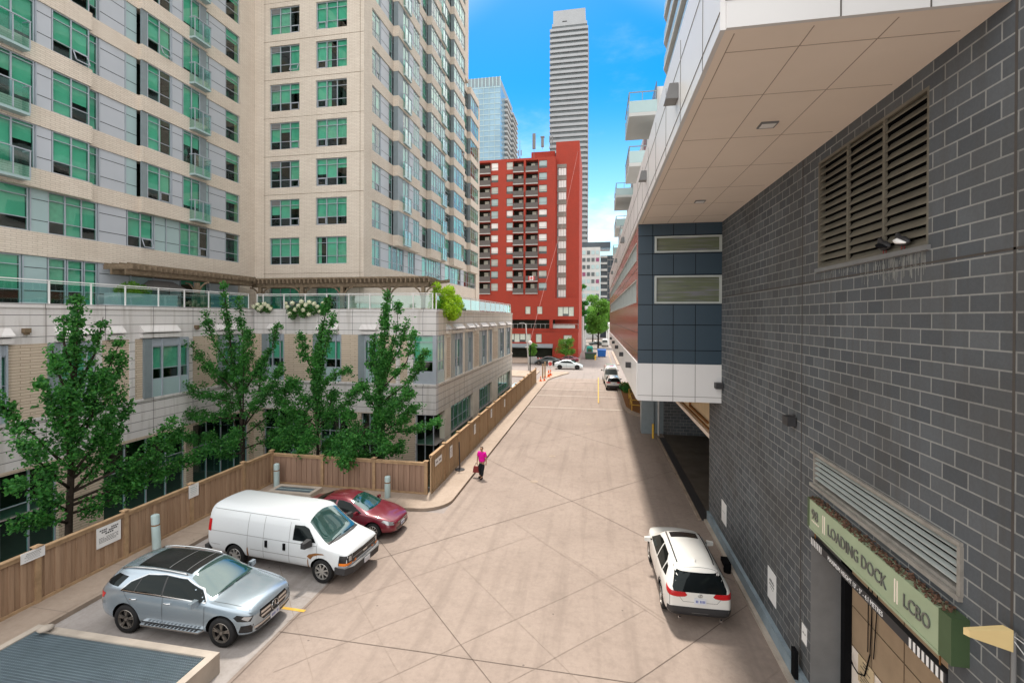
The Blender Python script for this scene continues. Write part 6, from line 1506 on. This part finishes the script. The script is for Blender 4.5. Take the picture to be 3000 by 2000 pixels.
x=-24
while x<-3.9: q.box((x,98.95,6.31),(x+.05,99.0,7.25)); x+=1.0
q.box((-24,98.95,7.251),(-3.9,99.0,7.31)); q.box((-9.3,98.93,6.4),(-4.6,98.94,7.1)); q.build('terrace_railing',M['concgrey'],RD)
q=MB(); q.hexa([(-18.9,96.3,2.3),(-9.2,96.3,2.3),(-9.2,97.99,2.3),(-18.9,97.99,2.3),(-18.9,96.3,2.5),(-9.2,96.3,2.5),(-9.2,97.99,3.1),(-18.9,97.99,3.1)]); q.build('entrance_canopy',M['blue_return'],RD)
for (x,h,t) in ((-17.2,4.9,0),(-14.0,6.2,1),(-12.1,2.6,2),(-10.2,5.0,0)):
    z=43.4 if x<-14.8 or x>-9.5 else 46.0
    if x==-14.0: z=43.4; 
    yy=102.5
    q=MB(); q.tube([(x,yy,z),(x,yy,z+h)],.05,6)
    if t==1: q.box((x-.35,yy-.15,z+h*.45),(x+.35,yy+.15,z+h))
    elif t==2: q.box((x-.3,yy-.2,z+h*.2),(x+.3,yy+.2,z+h)); q.box((x-.45,yy-.3,z+h+.001),(x+.45,yy+.3,z+h+.2))
    else: 
        for k_ in (-.3,.3): q.tube([(x+k_*1.4,yy,z),(x,yy,z+1.4)],.04,5); q.box((x+k_-.1,yy-.1,z+h*.3),(x+k_+.1,yy+.1,z+h*.55))
    q.build('roof_antenna',M['midgrey'],RD)
# flag hung on a balcony
q=MB(); z=ROWR[9]
Pf=lambda u,v:(u,100-.275-.02*math.sin(u*9),v)
def fq(a,b,c,d,k):
    n=5
    for i in range(n): q.face([Pf(a+(b-a)*i/n,c),Pf(a+(b-a)*(i+1)/n,c),Pf(a+(b-a)*(i+1)/n,d),Pf(a+(b-a)*i/n,d)],k)
fq(-14.9,-14.5,z+.2,z+1.1,0); fq(-14.499,-13.7,z+.2,z+1.1,1); fq(-13.699,-13.3,z+.2,z+1.1,0)
cx,cz=-14.1,z+.65; leafp=[(0,.32),(.07,.18),(.15,.22),(.13,.02),(.22,.1),(.26,.04),(.3,.05),(.27,-.06),(.1,-.18),(.12,-.22),(.02,-.2),(.02,-.34),(-.02,-.34),(-.02,-.2),(-.12,-.22),(-.1,-.18),(-.27,-.06),(-.3,.05),(-.26,.04),(-.22,.1),(-.13,.02),(-.15,.22),(-.07,.18)]
q.face([(cx+x,99.68,cz+y_) for x,y_ in leafp],0)
q.build('flag',[M['redsign'],M['white']],label='red and white maple leaf flag hung on a grey balcony of the red building',cat='flag',norm=False)
# ================= far towers =================
t=thing('slab_tower',(-16.3,272,0),'very tall slim grey tower striped with white balcony bands','building')
q=MB(); q.box((-26,262.8,0),(-6.6,283,173)); q.build('core',M['slabglass'],t)
z=24
while z<172.5:
    q=MB(); q.box((-27,262,z),(-5.6,284,z+1.4)); q.build('balcony_band',M['tower_band'],t); z+=2.98
q=MB(); q.box((-25.2,263,173),(-7.2,282,182)); q.box((-25.8,262.6,173.0),(-6.2,283,174.5)); q.build('crown_block',M['tower_band'],t)
q=MB(); q.box((-20,262.95,175.3),(-17.5,262.99,175.9)); q.build('vent_grille',M['dkgrey'],t)
t=thing('blue_glass_tower',(-65,260,0),'pale blue glass tower behind the cream tower','building')
q=MB(); q.box((-85,240,0),(-50.7,285,131)); q.build('glass_wall',M['bluewall'],t)
q=MB(); q.box((-82,244,131),(-52,282,138)); q.build('crown_block',M['blue_return'],t)
q=MB()
for i in range(46):
    z=2+i*2.85; q.box((-85,239.85,z),(-50.72,239.97,z+.35)); 
for x in range(-84,-51,3): q.box((x,239.8,0),(x+.2,239.96,131))
for x in range(-82,-51,2): q.box((x,243.7,131),(x+.5,243.98,138))
q.build('mullion',M['lite_panel'],t)
for i in range(44):
    z=3+i*2.9; q=MB(); q.box((-50.69,250,z),(-48.9,262,z+1.2)); q.box((-50.69,268,z),(-48.9,284,z+1.2)); q.build('balcony',M['concgrey'],t)
for i in range(20):
    z=3+i*4.2; q=MB(); q.box((-67.5,238.9,z),(-63.5,239.79,z+1.4)); q.build('balcony',M['midgrey'],t)
t=thing('white_block',(-3,206,0),'white apartment block with magenta panels at the end of the lane','building')
q=MB(); q.box((-13,200,0),(1.2,214,38.6)); q.build('wall',M['concgrey'],t)
q=MB(); q.box((-12,203,38.61),(5.5,214,41.2)); q.build('roof_block',M['blackwall'],t)
rr=random.Random(3)
for i in range(11):
    z=5+i*3.05
    for j in range(5):
        x=-8.2+j*1.9; q=MB(); q.box((x,199.85,z),(x+1.3,199.99,z+1.6)); q.build('window',M['magenta_panel'] if rr.random()<.14 else M['slabglass'] if rr.random()<.5 else M['lite_panel'],t)
t=thing('black_glass_block',(5,215,0),'black glass office block beside the white block','building')
q=MB(); q.box((1.4,208,0),(16,226,36)); q.build('glass_wall',M['blackwall'],t)
for i in range(12):
    z=3+i*2.9; q=MB(); q.box((1.3,206.6,z),(4.2,207.99,z+.9)); q.build('balcony',M['concgrey'],t)
q=MB()
for i in range(12): q.box((4.3,207.9,2+i*2.9),(16,207.98,2.35+i*2.9))
for i in range(9): q.box((4.3+i*1.4,207.86,0),(4.42+i*1.4,207.98,36))
q.build('mullion',M['midgrey'],t)
q=MB(); q.box((-6.5,108+13,0),(-3.5,150,9)); q.build('annex_wall',M['concgrey'],label='pale grey low building behind the red building along the lane',cat='building')
q=MB(); q.box((3.6,150,0),(9,190,7)); q.build('lane_house',M['white'],label='low white house on the right side of the far lane',cat='building')
# ================= street furniture =================
def pole(name,label,cat,pts,r,mt,extra=None,group=None):
    root=thing(name,pts[0],label,cat,group); q=MB(); q.tube(pts,r,10); q.build('pole',M[mt],root,smooth=True); 
    if extra: extra(root)
    return root
def globe(root):
    q=MB(); q.lathe([(0,0),(.12,.02),(.26,.2),(.28,.36),(.2,.52),(.0,.58)],(-9.46,66,4.75),n=16); q.build('globe',M['white'],root,smooth=True)
pole('lamp_post','black lamp post with white globe behind the end of the alley fence','lamp post',[(-9.46,66,.13),(-9.46,66,4.75)],.07,'black',globe)
def ulum(root):
    q=MB(); q.tube([(-11.5,75.2,7.5),(-11.9,75.2,7.8),(-12.6,75.2,7.75)],.05,6); q.build('arm',M['concgrey'],root)
    q=MB(); q.box((-11.6,75.0,3.7),(-11.05,75.4,3.85)); q.build('bracket',M['concgrey'],root)
pole('utility_pole','slim pale street light pole leaning slightly by the crossing','pole',[(-11.0,75.2,.0),(-11.25,75.2,4),(-11.55,75.2,7.7)],[.12,.1,.06],'concgrey',ulum)
q=MB(); q.tube([(-9.46,66,5.3),(-8.6,75,13),(-6.6,88,26),(-4.2,100.9,44.5)],.016,5); q.build('overhead_wire',M['rosewire'],label='thin pale wire rising from the lamp post to the red stair tower',cat='wire')
st_=thing('stop_sign',(-7,70.4,.14),'red octagon sign on a white board beside the orange cones','sign')
q=MB(); q.tube([(-7,70.4,.14),(-7,70.4,2.05)],.035,8); q.build('pole',M['concgrey'],st_)
q=MB(); q.box((-7.32,70.33,1.25),(-6.68,70.36,2.1)); q.build('board',M['white'],st_)
q=MB(); q.prism([(.29*math.cos(RAD(22.5+45*i)),.29*math.sin(RAD(22.5+45*i))) for i in range(8)],lambda a,b,c:(-7+a,70.32-c,1.65+b),0,.008); o=q.build('octagon',M['redsign'],st_)
text('STOP',.17,lambda u,v,d:(u,70.31-d,v),-7.21,1.59,.001,'white',st_,ext=.002,xs=.95)
def cone(label,x,y,s=1.):
    root=thing('traffic_cone',(x,y,.14),label,'traffic cone','orange cones by the fence end'); q=MB(); z=.14
    q.lathe([(.15*s,z+.03),(.11*s,z+.25*s),(.04*s,z+.72*s),(.02*s,z+.74*s),(0,z+.74*s)],(x,y,0),n=14); q.build('cone_body',M['orange'],root,smooth=True,ang=40)
    q=MB(); q.box((x-.2*s,y-.2*s,z),(x+.2*s,y+.2*s,z+.03)); q.build('cone_base',M['orange'],root)
    q=MB(); q.lathe([(.104*s,z+.3*s),(.075*s,z+.48*s)],(x,y,0),n=14); q.build('white_collar',M['white'],root)
cone('tallest orange cone, standing in front of the red octagon sign',-6.85,66.6,1.35); cone('orange cone right of the tallest one, nearest the road edge',-6.75,68.3,1.2)
cone('small orange cone at the fence end, left of the two nearest the camera',-7.45,61.9,.9); cone('small orange cone nearest the kerb, right of the two nearest the camera',-7.0,62.4,.9)
for (x,y,h,lab) in ((-7.55,65.2,2.0,'brown timber post behind the orange cones, left of two'),(-7.3,65.9,2.3,'pale timber post behind the orange cones, right of two')):
    q=MB(); q.box((x-.09,y-.09,.1),(x+.09,y+.09,h)); o=q.build('timber_post',M['fence_tan'],label=lab,cat='post',group='timber posts by the cones')
    q=MB(); q.box((x-.12,y-.12,h+.001),(x+.12,y+.12,h+.06)); q.build('post_cap',M['fence_tan'],o)
q=MB(); q.box((-12.8,85.8,.13),(-11.2,87,1.3)); o=q.build('street_planter',M['concgrey'],label='grey concrete planter by the entrance of the red building',cat='planter')
shrub('planter_bush','green bush growing in the grey street planter','shrub',(-12,86.4,1.3),[((0,0,.9),.9),((.3,0,2.0),.7),((-.3,0,1.5),.7)],900,.28,'leaf2',seed=31)
bar=thing('barricade',(-10.3,86.6,.13),'red and white barricade beside the dark teal suv','barricade')
for z in (.9,.5):
    q=MB()
    for i in range(6): q.box((-11+i*.24,86.55,z),(-10.762+i*.24,86.6,z+.25),i%2)
    q.build('board',[M['redsign'],M['white']],bar)
for x in (-10.9,-9.7):
    q=MB(); q.box((x,86.61,.13),(x+.06,86.66,1.2)); q.build('leg',M['white'],bar)
q=MB(); q.box((-2.2,100.6,0),(-.9,102,2.3)); q.hexa([(-2.25,100.55,2.301),(-.85,100.55,2.301),(-.85,102.05,2.301),(-2.25,102.05,2.301),(-2.0,100.9,2.55),(-1.1,100.9,2.55),(-1.1,101.7,2.55),(-2.0,101.7,2.55)]); o=q.build('portable_toilet',M['teal_box'],label='teal plastic cabin beside the red building at the lane entrance',cat='toilet')
q=MB(); q.box((-2.0,100.57,.1),(-1.1,100.595,2.0)); q.build('door',M['dkgreen'],o)
def bin_(label,x,y,w,d,h,mt):
    root=thing('waste_bin',(x,y,0),label,'bin','bins at the lane entrance'); q=MB()
    q.hexa([(x-w*.45,y-d*.45,.12),(x+w*.45,y-d*.45,.12),(x+w*.45,y+d*.45,.12),(x-w*.45,y+d*.45,.12),(x-w/2,y-d/2,h),(x+w/2,y-d/2,h),(x+w/2,y+d/2,h),(x-w/2,y+d/2,h)]); q.build('bin_body',M[mt],root)
    q=MB(); q.hexa([(x-w*.53,y-d*.55,h+.001),(x+w*.53,y-d*.55,h+.001),(x+w*.53,y+d*.55,h+.001),(x-w*.53,y+d*.55,h+.001),(x-w*.5,y-d*.45,h+.14),(x+w*.5,y-d*.45,h+.14),(x+w*.5,y+d*.5,h+.2),(x-w*.5,y+d*.5,h+.2)]); q.build('lid',M['dkgrey'] if mt!='blue_box' else M['blue_box'],root)
    for sx in (-.35,.35):
        q=MB(); q.lathe([(.0,-.04),(.1,-.04),(.1,.04),(0,.04)],(x+w*sx,y-d*.4,.1),axis='X',n=10); q.build('wheel',M['tyre'],root)
bin_('dark green dumpster in front of the teal cabin',-1.3,98.2,2.4,1.3,1.25,'green_bin'); bin_('blue dumpster right of the dark green one',1.0,104.5,1.9,1.4,1.5,'blue_box')
q=MB(); q.lathe([(.18,0),(.14,.08),(.14,.7),(.19,.74),(.16,.9),(.05,1.0),(0,1.02)],(-.35,96.5,0),n=14); q.tube([(-.6,96.5,.6),(-.1,96.5,.6)],.09,8); q.build('hydrant',M['yellow'],label='yellow hydrant in front of the blue dumpster',cat='hydrant',smooth=True,ang=40)
# planter island under the overhang
pl=[(2.46,63),(2.46,45.2),(2.7,43.4),(3.3,42.2),(4.1,41.5),(4.75,41.3),(5.2,41.3),(5.2,63)]
m=MB(); m.prism(pl,lambda a,b,c:(a,b,c),-.02,.2,0); pi_=m.build('planter_kerb',M['walk'],label='raised concrete kerb island under the overhang with soil inside',cat='planter')
m=MB(); m.face([(x,y,.206) for x,y in ((2.75,62),(2.75,45.5),(3.1,43.8),(3.6,42.7),(4.3,42.0),(5,41.9),(5,62))]); m.build('soil',M['rust'],pi_,norm=False)
yr=thing('yellow_railing',(3.9,46,.2),'yellow pipe railing on the kerb island under the overhang','railing')
P3=[(3.15,43.6),(4.6,43.0),(4.85,46),(4.85,50),(3.3,50),(3.15,43.6)]
for z in (.75,1.2):
    q=MB(); q.tube([(x,y,z) for x,y in P3],.03,6); q.build('rail',M['yellow'],yr)
for x,y in P3[:-1]+[(3.2,46.5)]:
    q=MB(); q.tube([(x,y,.2),(x,y,1.22)],.035,6); q.build('post',M['yellow'],yr)
shrub('low_shrub','low brown green shrub on the kerb island behind the yellow railing','shrub',(3.1,55.5,.2),[((0,0,.5),.6),((.2,-1.5,.4),.5),((.3,1.2,.4),.5)],1200,.13,'leaf',seed=32)
q=MB(); q.lathe([(0,0),(.075,0),(.075,1.0),(.05,1.05),(0,1.06)],(4.0,34.7,.005),n=14); q.build('yellow_bollard',M['yellow'],label='yellow bollard at the loading bay column',cat='bollard',smooth=True,ang=40)
q=MB(); q.lathe([(0,0),(.12,0),(.13,.1),(.1,.22),(0,.24)],(4.42,16.9,.005),n=12); q.box((4.3,16.8,.2),(4.52,17.3,.34)); q.build('rubber_block',M['black'],label='black rubber block on the ground by the wall kerb in front of the white suv',cat='block')
for (x,y,lab) in ((-3.25,24.3,'round drain cover in the middle of the alley'),(-2.75,29.0,'small utility cover further along the alley'),(-.6,38.3,'pale utility cover before the speed ramps')):
    q=MB(); q.lathe([(0,.013),(.2,.013),(.22,.009)],(x,y,0),n=20); q.build('utility_cover',M['kerbface'],label=lab,cat='cover',group='utility covers in the alley')
fp=MB(); fp.tube([(-7.55,25.0,.14),(-7.55,25.0,.17)],.28,12); fp.tube([(-7.55,25,.17),(-7.6,25,1.7)],.035,8); fp.build('post_stand',M['dkgrey'],label='thin dark post on a round base against the alley fence',cat='post')
# ================= person walking =================
def skin(name,V,E,R,mt,parent,root=0,lv=2):
    me=bpy.data.meshes.new(name); me.from_pydata(V,E,[]); o=bpy.data.objects.new('_s',me); C.objects.link(o)
    mo=o.modifiers.new('k','SKIN'); mo.use_smooth_shade=True
    for i,sv in enumerate(me.skin_vertices[0].data):
        r=R[i]; sv.radius=r if isinstance(r,tuple) else (r,r); sv.use_root=(i==root)
    su=o.modifiers.new('s','SUBSURF'); su.levels=su.render_levels=lv
    bpy.context.view_layer.update(); m2=bpy.data.meshes.new_from_object(o.evaluated_get(bpy.context.evaluated_depsgraph_get())); bpy.data.objects.remove(o)
    for p in m2.polygons: p.use_smooth=True
    m2.materials.clear(); m2.materials.append(M[mt]); x=bpy.data.objects.new(name,m2); C.objects.link(x); x.parent=parent; ORG[x.name]=Vector((0,0,0)); return x
pe=thing('person',(-6.12,24.35,.006),'person in a magenta top and dark trousers walking toward the camera with a bag','person',rz=RAD(-12),local=True)
# local: facing -Y, x to the image right
V=[(0,0,.90),(0,0,1.05),(0,0,1.22),(0,-.0,1.36),(0,-.01,1.44),(0,-.03,1.50),(0,-.035,1.58),(0,-.02,1.66),
   (-.19,0,1.36),(-.25,.02,1.10),(-.27,-.02,.86),(.19,0,1.36),(.26,.0,1.10),(.29,-.06,.88),
   (-.09,0,.84),(-.10,-.05,.46),(-.10,.05,.09),(-.11,-.10,.045),(.09,0,.84),(.09,-.10,.47),(.08,-.16,.08),(.085,-.32,.05)]
E=[(0,1),(1,2),(2,3),(3,4),(4,5),(5,6),(6,7),(3,8),(8,9),(9,10),(3,11),(11,12),(12,13),(0,14),(14,15),(15,16),(16,17),(0,18),(18,19),(19,20),(20,21)]
R=[(.15,.11),(.14,.11),(.15,.11),(.12,.085),(.05,.05),(.065,.075),(.085,.095),(.06,.07),.055,.045,.03,.055,.045,.03,.085,.06,.042,.035,.085,.06,.042,.035]
# hands: five fingers each, grown from the wrists
def hand(i,sx,curl):
    x,y,z=V[i]; p=len(V); V.append((x,y-.01,z-.06)); E.append((i,p)); R.append((.034,.018))
    for k,(dx,ln) in enumerate(((-.025,.065),(-.008,.075),(.009,.07),(.025,.055))):
        a=len(V); V.append((x+dx,y-.01,z-.10)); V.append((x+dx,y-.01-.02*curl,z-.10-ln*.5)); V.append((x+dx*.9,y+.005-.035*curl,z-.10-ln*.8))
        E.extend([(p,a),(a,a+1),(a+1,a+2)]); R.extend([.009,.008,.007])
    a=len(V); V.append((x-sx*.035,y-.03,z-.07)); V.append((x-sx*.03,y-.045,z-.10)); E.extend([(p,a),(a,a+1)]); R.extend([.010,.008])
hand(10,-1,1.2); hand(13,1,.6)
skin('body',V,E,R,'skin',pe)
skin('shirt',[(0,0,.84),(0,0,1.0),(0,-.01,1.2),(0,0,1.34),(0,0,1.42),(-.185,0,1.36),(-.25,.02,1.13),(.185,0,1.36),(.26,0,1.12)],[(0,1),(1,2),(2,3),(3,4),(3,5),(5,6),(3,7),(7,8)],[(.205,.155),(.2,.15),(.195,.145),(.15,.105),(.07,.065),(.085,.08),(.075,.07),(.085,.08),(.075,.07)],'pink',pe)
skin('trousers',[(0,0,.88),(0,0,.80),(-.10,0,.74),(-.105,-.045,.46),(-.10,.05,.12),(.10,0,.74),(.095,-.095,.47),(.085,-.155,.12)],[(0,1),(1,2),(2,3),(3,4),(1,5),(5,6),(6,7)],[(.19,.14),(.17,.125),(.105,.105),(.085,.085),(.07,.075),(.105,.105),(.085,.085),(.07,.075)],'trouser',pe)
q=MB()
for x,y in ((-.105,-.02),(.085,-.235)): q.hexa([(x-.05,y-.13,.0),(x+.05,y-.13,.0),(x+.045,y+.12,.0),(x-.045,y+.12,.0),(x-.04,y-.11,.06),(x+.04,y-.11,.06),(x+.04,y+.11,.10),(x-.04,y+.11,.10)])
q.build('shoes',M['black'],pe)
skin('hair',[(0,.0,1.60),(0,-.005,1.70),(-.06,.04,1.60),(.06,.04,1.60),(0,.07,1.52)],[(0,1),(0,2),(0,3),(0,4)],[(.09,.085),(.075,.085),(.045,.07),(.045,.07),(.06,.05)],'hair',pe)
q=MB()
for sx in (-.032,.032): q.lathe([(0,-.008),(.012,-.004),(.012,.004),(0,.008)],(sx,-.118,1.585),axis='Y',n=8)
q.build('eyes',M['black'],pe)
q=MB(); q.hexa([(-.012,-.115,1.54),(.012,-.115,1.54),(.008,-.10,1.59),(-.008,-.10,1.59),(-.012,-.145,1.545),(.012,-.145,1.545),(.006,-.12,1.59),(-.006,-.12,1.59)]); q.build('nose',M['skin'],pe)
q=MB(); q.hexa([(-.028,-.105,1.505),(.028,-.105,1.505),(.028,-.10,1.517),(-.028,-.10,1.517),(-.02,-.124,1.507),(.02,-.124,1.507),(.02,-.122,1.515),(-.02,-.122,1.515)]); q.build('mouth',M['bagred'],pe)
bg_=thing('handbag',(-6.40,24.37,.28),'dark red bag hanging from the right hand of the person in magenta','bag')
q=MB(); x,y,z=-6.42,24.38,.28
q.hexa([(x-.20,y-.08,z),(x+.20,y-.08,z),(x+.20,y+.08,z),(x-.20,y+.08,z),(x-.15,y-.05,z+.32),(x+.15,y-.05,z+.32),(x+.15,y+.05,z+.32),(x-.15,y+.05,z+.32)]); q.build('bag_body',M['bagred'],bg_)
q=MB(); q.tube([(x-.10,y,z+.31),(x-.04,y,z+.50),(x+.03,y,z+.50),(x+.10,y,z+.31)],.012,6); q.build('bag_handle',M['hair'],bg_)
